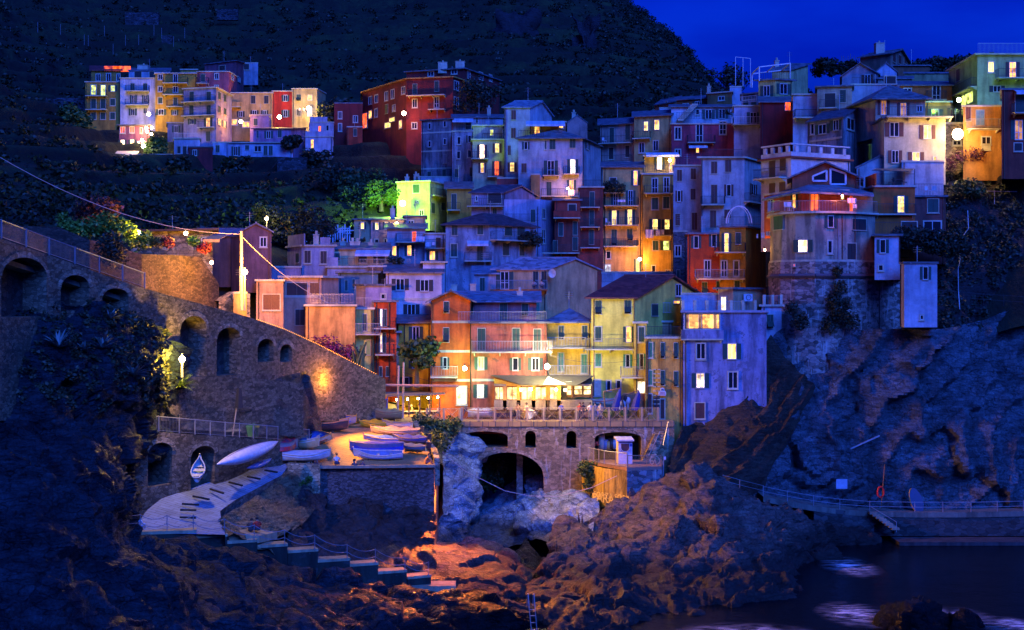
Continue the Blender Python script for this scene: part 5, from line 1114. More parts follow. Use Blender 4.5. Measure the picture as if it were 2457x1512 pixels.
t1=ZW(1693,190,198.5); t2=ZW(1990,155,199); pg.bar(t1,t2,.1); pg.bar(t1+Vector((0,6,0)),t2+Vector((0,6,0)),.1); pg.bar(t1,t1+Vector((0,6,0)),.1); pg.bar(t2,t2+Vector((0,6,0)),.1); pg.bar((t1+t2)/2,(t1+t2)/2+Vector((0,6,0)),.08)
pg.build('pergola',WPAINT,H.cur.root); rail(1700,1990,320,h=1.2)
House('yellow green roof apartment behind the white pergola',(.46,.46,.28),[(1815,206),(1975,206),(2160,210)],225,420,'s',1.6,7,ov=.4,rm=SLATE); chim(1860,135,180)
# ================= upper right =================
K('E')
House('white wall house with dark garden balcony left of the old blue chapel',(.52,.52,.62),[(168,186),(365,186)],560,1000,'flat',dep=6,ov=.2)
rail(175,360,745,off=-1.2); bal(172,365,750,d=1.4); 
House('grey cream house with two tall dark openings above the old blue chapel',(.42,.4,.36),[(362,184),(640,183)],500,900,'flat',dep=6,ov=.3,rm=SLATE)
w('d',85,125,(465,608),sh=DRK); w('S',50,100,(567,568)); bal(380,520,670)
House('bluish gable attic with a shuttered window above the dark roofs',(.42,.42,.46),[(560,196),(850,194)],410,600,'G',1.6,7,ov=.3,rm=SLATE,sh=BROWN_SH); w('b',46,78,(765,435))
House('long blue parapet house stretching behind the white corner house',(.4,.42,.5),[(635,186),(1030,186)],480,700,'flat',dep=5,ov=.1); rail(640,850,478); w('d',90,60,(945,440),sh=DRK)
House('low slate roofed lean-to between the attic gable and the brown house',(.4,.38,.38),[(850,192),(1120,192)],430,520,'s',1.2,6,ov=.3,rm=SLATE); w('d',80,40,(940,455),sh=DRK)
House('old blue grey chapel like house with peeling gable and lean windows',(.3,.35,.42),[(285,168),(570,163),(800,172)],740,1250,'g',1.7,8,ov=.25,rm=slatem((.1,.1,.12)),stain=.9,ref=1)
w('o',26,85,(325,830)); w('b',62,76,(405,832)); w('b',42,82,(513,800)); w('o',58,90,(628,792)); w('o',22,55,(720,822)); band(915,300,560)
House('big white corner house with glowing windows below a covered gallery',(.6,.56,.48),[(800,164),(898,157),(1388,157)],748,1130,'flat',dep=8,ov=.3,rm=SLATE,ref=1,stain=.3,sh=BROWN_SH)
w('b',72,112,(978,835)); w('y',62,110,(1243,855),lit='yellow'); w('b',54,100,(985,1052)); w('y',62,74,(1152,1052),lit='yellow'); w('T',28,42,(1303,1070),lit='yellow')
bal(905,1430,742,d=1.0)
House('covered gallery floor with dim orange doors on top of the white corner house',(.5,.46,.42),[(652,168),(828,162),(1225,162)],590,760,'h',2.0,8,ov=.7,rm=SLATE,ref=1,sh=BROWN_SH)
w('y',46,115,(893,660),lit='dim'); w('y',48,115,(1050,680),lit='dim'); w('o',44,48,(1180,668))
House('rust brown house with white framed black window and door high on the right',(.36,.12,.06),[(1022,178),(1440,178)],485,640,'s',1.5,7,ov=.3,rm=SLATE); w('o',58,58,(1085,535)); w('o',60,125,(1315,545)); bal(1230,1380,605)
House('orange lit balcony house squeezed right of the covered gallery',(.55,.28,.12),[(1225,168),(1432,168)],620,1060,'flat',dep=6,ov=.2); w('b',60,80,(1305,712)); bal(1215,1405,745)
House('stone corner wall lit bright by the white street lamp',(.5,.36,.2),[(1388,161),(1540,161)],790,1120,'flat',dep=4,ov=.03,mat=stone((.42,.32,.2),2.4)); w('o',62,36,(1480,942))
House('orange house with railed balcony and barred cellar window beside the bright lamp',(.6,.32,.12),[(1530,158),(1838,158)],655,1100,'flat',dep=7,ov=.2,rm=TRIM)
w('S',66,120,(1665,740),sh=plain((.15,.3,.4),.6)); w('o',70,58,(1713,922)); w('d',60,42,(1712,975),sh=TRIM); bal(1555,1806,838,d=1.1,rm=GALV); w('S',40,110,(1570,710),sh=BROWN_SH); pipe(1832,650,1000,mat=COPPER)
House('cream apartment house at the top right with a green lit stairwell',(.5,.5,.3),[(1415,182),(1642,170),(2120,170)],240,760,'flat',dep=9,ov=.35,ref=1,rm=TRIM,sh=BROWN_SH)
w('T',46,85,(1752,335),lit='yellow'); w('y',54,135,(1925,362),lit='warm'); w('b',60,50,(1800,510),sh=DARK_SH); bal(1785,2100,435,d=1.4); rail(1650,2110,238,h=1.4,rm=GALV); w('S',28,95,(1490,400)); w('T',130,90,(1563,590),lit='green'); bal(1490,1640,530,d=.8)
House('dark maroon house at the right edge with a louvred lit window',(.26,.06,.05),[(1838,152),(2140,152)],520,1080,'flat',dep=8,ov=.2,rm=SLATE)
w('s',80,150,(1987,620)); w('y',62,155,(1973,838),lit='dim'); bal(1915,2120,712,d=1.1); w('d',60,60,(1968,975),sh=DRK); awning(1930,2100,520,545,d=1.0)
House('lone dark house on the skyline with gable and three tall shutters',(.22,.18,.17),[(705,236),(948,232),(1108,244)],228,400,'g',1.6,9,ov=.45,rm=SLATE,ref=1,sh=BROWN_SH)
w('S',22,80,(977,258)); w('S',22,72,(1022,275)); w('S',18,48,(1067,287)); chim(858,150,190,wd=1.4,dy=5)
House('brown lean-to barn below the lone skyline house',(.24,.12,.08),[(970,222),(1262,222)],325,440,'s',1.0,6,ov=.3,rm=SLATE)
House('olive shed row with a bright green edge near the top right',(.36,.36,.2),[(1060,206),(1412,206)],385,520,'s',1.0,6,ov=.2,rm=SLATE)
House('small white gable between dark slate roofs',(.5,.5,.6),[(830,214),(1000,214)],375,450,'G',1.3,6,ov=.15,rm=SLATE)
# ================= right outcrop =================
K('R')
House('white modern house with roof terrace parapet and brown shutters',(.56,.55,.64),[(892,158),(1212,154),(1842,158)],508,1300,'flat',dep=9,ov=.3,ref=1,sh=BROWN_SH,rm=plain((.2,.05,.03),.8,name='brown_cornice'),stain=.25)
w('S',66,180,(1013,628)); w('S',64,130,(1125,580)); w('S',66,90,(935,605),sh=WPAINT); w('S',64,120,(1012,838)); w('S',66,105,(1120,818)); bal(892,1168,735,d=1.2)
# parapet of the terrace
b=H.cur; pr=MB()
for i in range(2):
    P,Q=b.P[i],b.P[i+1]; t=(Q-P); t.z=0; L=t.length; t.normalize(); n=Vector((t.y,-t.x,0)); m=(P+Q)/2; m.z=b.zt+.2
    pr.box(m+Vector((0,0,.25))-n*.1,t,n,L/2,.12,.25); pr.box(m+Vector((0,0,1.35))-n*.1,t,n,L/2,.14,.08)
    for k in range(5 if i else 4):
        q=P+t*L*(k+.5)/(5 if i else 4); q.z=b.zt+.95; pr.box(q-n*.1,t,n,.22,.12,.42)
pr.build('roof_parapet',plaster((.6,.6,.66),.2),b.root)
K('L')
House('brick red gabled house with two huge angular attic windows',(.34,.12,.08),[(415,148),(942,148)],160,420,'G',1.5,9,ov=.55,rm=SLATE)
b=H.cur
for pts in(((578,188),(578,150),(688,105),(688,188)),((718,215),(718,88),(840,130),(840,215))):
    P=[b.hit(UX(x),VY(y)) for x,y in pts]; n=Vector((0,-1,0)); m=MB()
    for a,c in zip(P,P[1:]+P[:1]): m.bar(a+n*.06,c+n*.06,.13,4)
    wn=m.build('window',WFRAME,b.root); m=MB(); m.add([p+n*.03 for p in P]+[p for p in P],[(0,1,2,3),(4,7,6,5),(0,4,5,1),(1,5,6,2),(2,6,7,3),(3,7,4,0)]); m.build('pane',GLASS,wn)
House('terracotta veranda floor with slate roof above the round tower',(.45,.13,.08),[(190,150),(487,144),(860,144)],272,470,'flat',dep=6,ov=.1,ref=1)
w('o',38,95,(243,385)); w('y',26,120,(432,345),lit='warm'); w('T',66,135,(592,360),lit='red',fr='w'); w('T',20,40,(815,316),lit='hot')  # the small hot pane is the porch lamp's glow, drawn as a window
House('cream veranda end with hanging laundry right of the terracotta veranda',(.55,.45,.34),[(860,144.5),(1058,144.5)],300,470,'flat',dep=6,ov=.05); w('T',30,130,(885,370),lit='red')
# one big slate hip roof over the veranda
t=thing('slate_canopy_roof','large faceted slate roof spreading over the terracotta veranda','roof',ZW(600,280,146))
m=MB(); A=ZW(170,335,148); B_=ZW(480,270,141.5); C_=ZW(820,282,141.5); D_=ZW(1068,298,142.5); T1=ZW(570,195,151); T2=ZW(700,195,151); E1=ZW(380,250,156); E2=ZW(1050,250,154)
m.add([A,B_,C_,D_,T1,T2,E1,E2],[(0,1,4),(1,2,5,4),(2,3,5),(3,7,5),(0,4,6)]); lo=[p-Vector((0,0,.2)) for p in(A,B_,C_,D_)]
m.add([A,B_,C_,D_]+lo,[(0,4,5,1),(1,5,6,2),(2,6,7,3)]); m.build('roof_slope',slatem((.17,.19,.23)),t)
# round tower
PT=[(238,147),(262,144.5),(330,142.6),(440,141.4),(600,140.6),(760,140.8),(900,141.6),(1078,143.5)]
House('curved grey blue house wall with one glowing window above the stone bastion',(.42,.38,.36),PT,446,850,'flat',dep=7,ov=.35,ref=4,rm=TRIM,stain=.75)
w('S',72,108,(305,522)); w('b',46,95,(722,512)); w('S',108,88,(950,536),sh=DARK_SH); w('y',74,98,(500,708),lit='hot'); w('o',34,100,(716,715)); w('s',70,128,(887,752),sh=DARK_SH)
pipe(812,460,820,mat=COPPER); pipe(780,490,820,mat=GALV)
for i in range(len(PT)-1): rail(PT[i][0]+.1,PT[i+1][0]-.1,440,h=1.15,rm=GALV,off=-.25)
PS=[(x+(x-640)*.035,y-.5) for x,y in PT]+[(1285,145)]
House('mottled stone bastion under the curved house with ledge ring',GREY,PS,832,1420,'flat',ext=5,dep=6,ov=-.1,ref=4,mat=stone((.36,.28,.24),1.8,.4,'bastion_stone',.25,stain=True),cat='stone bastion')
PR=[Vector((p.x,p.y,W(0,VY(945),140).z)) for p in H.cur.P]; m=MB()
for a,c in zip(PR,PR[1:]): m.bar(a+Vector((0,-.1,0)),c+Vector((0,-.1,0)),.22,5)
m.build('ledge_ring',plain((.1,.09,.1),.8),H.cur.root)
w('Y',14,18,(432,862),lit='red')
House('narrow white tower house beside the bastion with small square window',(.5,.5,.6),[(1073,139.5),(1277,139.5)],628,955,'flat',dep=6,ov=.3,rm=SLATE,ext=.3,stain=.3)
w('b',46,108,(1138,710)); w('o',38,46,(1122,882)); rail(1075,1290,615,h=1.2,rm=IRON); pipe(1272,630,840)
House('tall windowless white tower hanging over the cliff',(.52,.52,.62),[(1280,138),(1310,136.5),(1574,136.5)],850,1350,'flat',dep=6,ov=.12,rm=SLATE,ext=.1,ref=1,stain=.3)
w('b',42,104,(1480,925)); w('o',26,36,(1450,1278)); 
House('orange house with glowing door and railed roof terrace with table',(.5,.16,.06),[(995,150),(1062,146),(1396,146)],238,640,'flat',dep=7,ov=.2,ref=1)
w('y',56,132,(1283,375),lit='yellow'); rail(1085,1395,232,h=1.3); rail(1000,1080,235,h=1.2,solid=True); w('d',120,90,(1350,560),sh=DRK); bal(1065,1395,458,d=.5)
House('dark maroon house with green lattice window at the end of the row',(.24,.08,.08),[(1396,147),(1642,147)],318,700,'flat',dep=7,ov=.25,rm=SLATE)
w('s',84,105,(1540,385)); w('o',140,92,(1535,555)); rail(1400,1620,312,h=1.3)
House('white gabled wall under a dark shade sail behind the orange house',(.5,.48,.5),[(930,158),(1290,158)],85,320,'G',1.2,6,ov=.15,rm=SLATE)
House('blank pale blue wall house right of the shade sail',(.44,.48,.56),[(1290,155.3),(1625,155.3)],38,400,'flat',dep=6,ov=.05)
sail=thing('shade_sail','dark canvas shade stretched on thin posts over the roof terrace','shade sail',ZW(1220,100,152))
m=MB(); q=[ZW(1050,105,150),ZW(1345,115,150),ZW(1393,92,155),ZW(1090,92,155)]; m.hexa(q+[p+Vector((0,0,.05)) for p in q]); m.build('canvas',plain((.06,.07,.08),.9),sail)
m=MB(); m.bar(ZW(1237,110,150),ZW(1237,235,150),.05); m.bar(ZW(1393,92,150),ZW(1393,235,150),.05); m.build('pole',IRON,sail)
# ================= far village, left =================
K('B')
House('ochre four storey house at the left end with green lit windows',(.45,.27,.08),[(192,268),(496,268)],305,740,'flat',dep=9,ov=.15,rm=TRIM)
w('T',44,85,(265,370),lit='green'); w('T',40,95,(348,376),lit='green'); w('y',36,52,(432,358),lit='green'); w('s',42,82,(265,490)); w('s',42,82,(348,490)); w('s',42,58,(431,476)); w('s',42,58,(265,595),(347,595),(430,595)); bal(205,385,427); bal(205,385,546); rail(225,490,303)
House('set back attic with red glowing skylights over the ochre house',(.4,.24,.08),[(245,273),(500,273)],205,330,'s',2.2,8,ov=.4,rm=slatem((.2,.04,.03),'red_tile_roof')); w('o',38,60,(305,262)); w('o',38,70,(395,262)); w('o',28,60,(480,262)); 
sk=MB(); 
for x in(430,512):
    a=ZW(x,188,275); sk.abox(a.x-1.6,a.x+1.6,a.y-.2,a.y+.2,a.z-.5,a.z+.5)
sk.build('skylight',litm('red'),H.cur.root)
House('white facade with twin balconies in the far village',(.56,.56,.64),[(496,267),(800,267)],272,680,'flat',dep=9,ov=.15)
w('S',36,72,(603,350),(712,350)); w('b',28,68,(610,450),(715,450)); w('b',34,60,(605,562)); w('o',32,50,(712,552)); bal(550,752,386); bal(548,748,506)
House('pale rooftop rooms over the white facade',(.45,.5,.6),[(570,273),(930,273)],205,300,'s',1.4,6,ov=.2,rm=SLATE); w('d',60,55,(650,240),sh=DRK); w('d',40,55,(770,240),sh=DRK); chim(700,165,195,wd=2)
House('ochre house with washing on the balcony, lit from below',(.55,.32,.08),[(800,266),(1162,266)],230,740,'flat',dep=9,ov=.2)
w('o',36,46,(843,258)); w('o',36,70,(975,270)); w('o',36,46,(843,362)); w('s',36,50,(843,462)); w('o',40,50,(975,365)); w('s',34,60,(975,470)); w('b',44,50,(850,563)); w('b',30,44,(968,566)); bal(872,1085,316); bal(872,1046,416); bal(905,1044,520)
House('small ochre upper storey with one white framed window',(.5,.3,.1),[(1020,270),(1162,270)],198,300,'flat',dep=6,ov=.2); w('o',34,44,(1123,243))
House('rose house with white trimmed windows in the far village',(.45,.12,.16),[(1162,263),(1440,263),(1506,269)],216,500,'flat',dep=8,ov=.15)
w('S',36,64,(1213,265)); w('o',34,50,(1332,252)); w('o',20,44,(1468,262)); w('o',34,30,(1330,345)); bal(1165,1265,318)
House('dark purple back house with slate roof above the rose house',(.25,.1,.16),[(1228,280),(1500,276),(1566,284)],148,400,'s',.9,7,ov=.3,rm=SLATE); w('o',18,40,(1525,280)); w('d',50,40,(1380,180),sh=DRK)
House('broken pale ruin wall on the terraces beyond the rose house',(.36,.4,.48),[(1566,284),(1690,284)],140,240,'flat',dep=3,ov=.02); w('d',44,50,(1590,170),sh=DRK)
House('slate blue four storey house with brown shutters and one amber door',(.4,.36,.46),[(1046,252),(1326,250),(1462,260)],352,880,'flat',dep=9,ov=.3,ref=1,rm=TRIM)
w('S',38,88,(1115,430),(1263,430)); w('S',38,84,(1113,545),(1262,545)); w('b',34,48,(1118,645)); w('y',34,85,(1258,655),lit='warm'); w('S',22,60,(1355,422)); w('S',20,62,(1402,442)); w('S',22,56,(1355,540)); w('S',20,56,(1403,558)); w('y',24,56,(1357,650),lit='warm'); w('y',20,56,(1399,668),lit='warm')
bal(1046,1322,477); bal(1046,1322,597); bal(1185,1320,700); w('S',36,85,(1258,772))
House('peach row house with brown shutters lit amber from the alley',(.56,.36,.18),[(1450,264),(1815,264)],400,720,'flat',dep=8,ov=.2,sh=DARK_SH)
w('S',38,68,(1648,455),(1762,455)); w('b',34,46,(1660,570)); w('b',30,46,(1748,570)); w('b',32,50,(1540,580)); bal(1450,1545,522,solid=True); w('T',60,50,(1480,650),lit='warm'); w('T',60,50,(1585,670),lit='warm')
House('narrow scarlet house in the far village row',(.5,.05,.04),[(1815,264),(1985,264)],385,720,'flat',dep=8,ov=.15); w('b',32,54,(1928,442)); w('b',34,60,(1928,575))
House('cream end house with burning doorway and lanterns',(.56,.44,.26),[(1985,264),(2202,264),(2275,270)],365,720,'flat',dep=8,ov=.15,ref=0); w('t',38,55,(2043,437)); w('T',36,46,(2140,437),lit='warm'); w('T',40,72,(2137,560),lit='hot'); w('d',34,56,(2043,565),sh=DARK_SH)
House('mauve terrace house in front of the peach row',(.34,.28,.42),[(1620,256),(1800,256)],592,860,'flat',dep=6,ov=.15); w('S',32,60,(1668,648))
House('violet low house with blue framed window and tiled lean-to',(.32,.22,.36),[(1650,250),(1975,250),(2105,257)],710,960,'s',1.0,6,ov=.3,rm=slatem((.1,.06,.06)),ref=1); w('b',36,64,(1782,758)); w('S',34,64,(1878,750)); w('S',18,60,(1686,755))
House('white row of terrace rooms with glass doors at the bottom of the far village',(.48,.5,.62),[(1430,246),(1990,246)],832,1000,'flat',dep=5,ov=.3); w('b',36,80,(1497,900)); w('S',34,40,(1595,870)); w('o',58,50,(1688,880)); w('S',34,80,(1755,895),(1800,895))
House('grey villa corner with a pale blue window left of the slate blue house',(.28,.27,.32),[(905,256),(1046,256)],660,1000,'flat',dep=6,ov=.2); w('b',34,58,(980,710))
House('white balustraded terrace house with glass doors below the slate blue house',(.55,.56,.66),[(963,245),(1188,245)],795,1010,'flat',dep=5,ov=.2); w('d',26,60,(1005,890),sh=DRK); w('d',32,70,(1055,895),sh=DRK); rail(965,1165,795,rm=WPAINT)
House('dark crimson hut with one blue window',(.2,.03,.04),[(1088,240),(1296,240)],868,1060,'flat',dep=5,ov=.15,rm=SLATE); w('b',36,50,(1142,915),sh=DRK)
House('pale garden wall rooms right of the crimson hut',(.4,.46,.6),[(1296,244),(1435,244)],830,1010,'flat',dep=4,ov=.05); w('S',34,60,(1340,880))
House('white stepped house with glowing red doorway near the dark trees',(.5,.5,.6),[(2100,250),(2340,250)],780,1000,'flat',dep=6,ov=.12); w('T',26,84,(2160,842),lit='warm'); rail(2100,2330,778,h=1.0,solid=True)
House('upper white block of the stepped house with amber door',(.5,.5,.6),[(2135,254),(2345,254)],655,800,'flat',dep=5,ov=.1); w('T',24,78,(2224,722),lit='red'); w('o',24,50,(2292,700)); rail(2140,2290,652,solid=True)
House('restaurant house with four fiery windows at the foot of the far village',(.32,.12,.22),[(487,247),(748,247)],680,940,'flat',dep=6,ov=.4,rm=SLATE)
w('T',40,55,(517,717),lit='red'); w('T',40,55,(598,715),lit='red'); w('T',18,46,(678,722),lit='red'); w('y',34,64,(517,835),lit='hot'); w('y',34,68,(600,835),lit='hot'); w('T',18,46,(656,838),lit='hot'); w('T',70,60,(715,850),lit='yellow')
House('dark stone cellar house below the lit restaurant',(.1,.1,.12),[(620,240),(950,240)],935,1080,'flat',dep=5,ov=.02,mat=stone((.13,.13,.15),2.0)); w('o',36,60,(700,1000)); w('o',36,56,(795,998))
aw=thing('lit_terrace_awning','amber lit canvas terrace awning below the fiery restaurant windows','awning',ZW(540,995,240))
m=MB(); q=[ZW(430,948,236),ZW(625,948,236),ZW(660,905,243),ZW(470,905,243)]; m.hexa(q+[p+Vector((0,0,.12)) for p in q]); m.build('canvas',plain((.7,.6,.4),.9,name='cream_canvas'),aw)
m=MB(); 
for x in(432,495,560,622): m.bar(ZW(x,948,236),ZW(x,1000,236),.08)
m.bar(ZW(430,985,236),ZW(622,985,236),.07); m.build('frame_rail',IRON,aw); m=MB(); q=ZW(440,995,242); q2=ZW(620,950,242); m.abox(q.x,q2.x,242,242.2,q.z,q2.z); m.build('glowing_backdrop',litroom((1,.5,.1),1.6),aw)
# ================= red complex =================
K('P')
House('long dark red convent like building with one street lamp and arched passage',(.2,.03,.03),[(1105,262),(1450,246),(1812,244),(2178,262)],250,680,'flat',ext=7,dep=10,ov=.3,ref=1,rm=plaster((.5,.3,.12)))
w('o',24,58,(1168,415)); w('o',24,60,(1215,402)); w('o',24,70,(1293,382)); w('o',24,70,(1342,365)); w('o',26,56,(1425,337)); w('T',22,60,(1168,525),lit='warm'); w('o',22,66,(1213,512)); w('S',22,70,(1295,482)); w('o',22,50,(1352,475))
w('T',44,115,(1120,575),lit='red'); w('S',34,78,(1515,327)); w('S',34,80,(1685,305)); w('o',36,66,(1515,437)); w('o',36,86,(1685,430)); w('o',34,68,(1838,300)); w('o',34,96,(1838,440)); w('o',30,46,(1935,305)); w('o',30,46,(2095,347))
bal(1465,1758,382,d=1.3); bal(1628,1755,490,d=1.0); w('T',20,60,(1403,602),lit='warm'); w('o',40,46,(1512,612)); w('T',44,40,(1303,608),lit='yellow'); w('T',40,30,(1338,565),lit='yellow'); w('T',20,26,(1135,615),lit='warm')  # the yellow pane low on the wing is a sign panel, drawn as a lit window
House('set back attic floor of the dark red building with white trimmed windows',(.18,.03,.04),[(1450,256),(1900,252),(2175,266)],170,260,'flat',dep=7,ov=.4,rm=SLATE,ref=1)
w('o',44,38,(1640,207)); w('o',44,38,(1822,190)); w('o',20,60,(1935,215)); w('o',30,56,(2030,225)); w('o',22,50,(2105,240)); chim(1733,125,155,wd=1.6,dy=2); chim(1868,118,150,wd=1.6,dy=2)
House('dark red cube house left of the arched passage',(.2,.03,.035),[(885,258),(1108,258)],440,740,'flat',dep=7,ov=.05,trimtop=False); w('o',28,54,(932,530)); w('o',34,50,(1052,560)); w('o',26,60,(932,625)); w('o',28,60,(1050,665))
House('low red lean-to in front of the cube house',(.3,.06,.04),[(985,254),(1105,254)],625,760,'flat',dep=3,ov=.05); w('S',26,56,(1050,665))
# ---------------- lamps ----------------
LC_={'sod':(1,.36,.03),'warm':(1,.55,.1),'white':(1,.8,.42),'green':(.42,1,.06),'grw':(.7,1,.3),'yel':(1,.6,.05),'or':(1,.2,.015)}
def lamp(label,u,v,Y,c,P,kind='wall',r=.22,em=30,pole=None,off=(0,-.6,0),soft=.25,group=None,spot=None):
    """kind: wall (bracket), pole (street lamp to z of pole v), bulb"""
    p=W(u,v,Y); col=LC_[c]
    nmz={'wall':'wall_lamp','pole':'street_lamp','bulb':'light_bulb'}[kind]
    base=W(u,pole,Y) if pole else p
    t=thing(nmz,label,{'wall':'wall lamp','pole':'street lamp','bulb':'light bulb'}[kind],tuple(base),group)
    r=r*.8; MB().sphere(p,r,10,8).build('lamp_globe',emit(tuple(min(1,x*.6+.4) for x in col),em),t,True)
    if kind=='wall': MB().bar(p+Vector((0,.1,.1)),p+Vector((0,.8,.45)),.03).bar(p+Vector((0,0,r)),p+Vector((0,0,r+.2)),.12,6,.03).build('bracket',IRON,t)
    if kind=='pole': MB().bar(base,base+Vector((0,0,(p.z-base.z)+.4)),.09,8,.06).bar(base+Vector((0,0,(p.z-base.z)+.4)),p+Vector((0,0,r)),.04).build('lamp_post',GALV,t)
    if kind=='bulb': MB().bar(p+Vector((0,0,r*.8)),p+Vector((0,0,r+.12)),.03).build('lamp_holder',IRON,t)
    if P:
        ld=bpy.data.lights.new('lamp_light','POINT'); ld.energy=P; ld.color=col; ld.shadow_soft_size=soft; lo=bpy.data.objects.new('lamp_light',ld); COL.objects.link(lo); lo.parent=t; lo.location=Vector(p)+Vector(off)-Vector(t['_org'])
    if spot:
        tgt,P2,ang=spot; ld=bpy.data.lights.new('lamp_beam','SPOT'); ld.energy=P2; ld.color=col; ld.shadow_soft_size=soft; ld.spot_size=R_(ang); ld.spot_blend=.7; lo=bpy.data.objects.new('lamp_beam',ld); COL.objects.link(lo); lo.parent=t; q=Vector(p)+Vector(off); lo.location=q-Vector(t['_org']); lo.rotation_euler=(Vector(tgt)-q).to_track_quat('-Z','Y').to_euler()
    return t
lamp('tall street lamp blazing orange on the pole above the promenade wall',587,653,130,'sod',13000,'pole',.32,60,745,off=(.3,-.6,0),soft=.4,spot=((7,122,6),60000,72))
lamp('orange lamp on a short post beside the tall arched niches',437,862,103.4,'yel',2800,'pole',.28,60,905,off=(0,-.9,0))
lamp('white floodlight on the stone corner beside the blank signboard',770,915,129,'sod',700,'wall',.3,60,off=(1.2,-2.5,.3),spot=((-3,120,8.5),19000,106))
lamp('greenish white lamp on the corner between the orange and pink houses',1115,884,138.6,'grw',250,'wall',.26,60,off=(0,-1.2,0),spot=((-4,146,16),520,150))
lamp('brilliant white lamp hung over the awning in front of the yellow houses',1313,880,136.5,'white',1700,'wall',.32,70,off=(0,-1.6,0),soft=.3,spot=((6,146,19),3200,150))
lamp('bright green lamp on the corner of the lime lit house',966,488,203,'green',8000,'wall',.5,60,off=(-1.2,-2,0),soft=.5)
lamp('yellow lantern at the end of the pink house with two lit windows',952,538,184,'yel',350,'wall',.32,50,off=(0,-1.5,0))
lamp('lamp glowing inside the round tree above the purple gabled house',640,525,168,'yel',500,'pole',.24,50,560,off=(0,-1,0))
lamp('left garden lamp among the potted shrubs',333,558,131,'yel',600,'wall',.2,60,off=(0,-.8,0))
lamp('garden lamp on the veranda above the red geraniums',446,560,131,'yel',800,'wall',.22,60,off=(0,-.8,0))
lamp('small lamp under the garden terrace balcony',508,630,131.5,'sod',700,'wall',.2,60,off=(0,-.8,0))
lamp('street lamp on the front of the long dark red building',969,272,243,'sod',1300,'wall',.45,50,off=(0,-2,0))
lamp('yellow lamp in front of the narrow scarlet house',670,281,258,'yel',1200,'wall',.45,50,off=(0,-1.5,0))
lamp('pair lantern under the window of the cream end house',741,260,261,'yel',1500,'wall',.5,60,off=(0,-1.5,0))
lamp('lamp glowing in the covered alley beside the slate blue house',578,292,256,'sod',1200,'wall',.4,50,off=(0,-1.5,0))
lamp('lamp on the white facade of the far village',357,274,263,'yel',1300,'wall',.42,50,off=(0,-1.5,0))
for i,(u,v) in enumerate([(351,307),(364,307),(353,316),(363,322)]):
    lamp(['upper left','upper right','lower left','lower right'][i]+' globe of the four lights in the restaurant garden',u,v,246,'yel',260,'bulb',.3,50,off=(0,-1,0),group='garden globes of the far restaurant')
lamp('lamp beside the restaurant doorway in the far village',341,337,244,'sod',300,'wall',.35,50,off=(0,-1.5,0))
lamp('white spotlight under the restaurant in the far village',344,351,242,'white',400,'wall',.4,60,off=(0,-1.5,0))
lamp('orange lamp beside the green door of the beige tower house',1535,622,191,'sod',1100,'wall',.26,60,off=(0,-1.3,0))
lamp('small yellow lamp on the glowing top terrace',1607,385,193,'yel',260,'wall',.25,60,off=(0,-1,0))
lamp('vivid green lamp beside the stairwell at the top right',2301,240,164,'green',900,'wall',.3,70,off=(-.3,-1.2,0))
lamp('dazzling white street lamp on the orange corner at the upper right',2298,322,156,'warm',1700,'wall',.75,45,off=(0,-1.6,0),soft=.5)
lamp('small orange lamp on the outer edge of the quay wall',1043,1134,120.5,'or',500,'wall',.16,60,off=(.9,-1.0,0),soft=.1,spot=((-4.5,112,0),17000,100))
lamp('red porch lamp on the terracotta veranda',2021,470,140,'or',300,'wall',.12,40,off=(0,-.5,0))
lamp('streetlight hidden in the lane beneath the tall mustard tower',1640,640,186,'sod',500,'wall',.2,40,off=(0,-1.2,0))
lamp('lane light washing the vermilion house',1672,700,157,'sod',450,'wall',.14,40,off=(0,-1.0,0))
lamp('lane lamp warming the wall below the broad lavender house',1362,452,201,'sod',500,'wall',.2,30,off=(0,-1,0))
lamp('alley lamp between the round tower and the lilac rooftop',1835,600,150,'sod',250,'wall',.15,30,off=(-.5,-1,0))
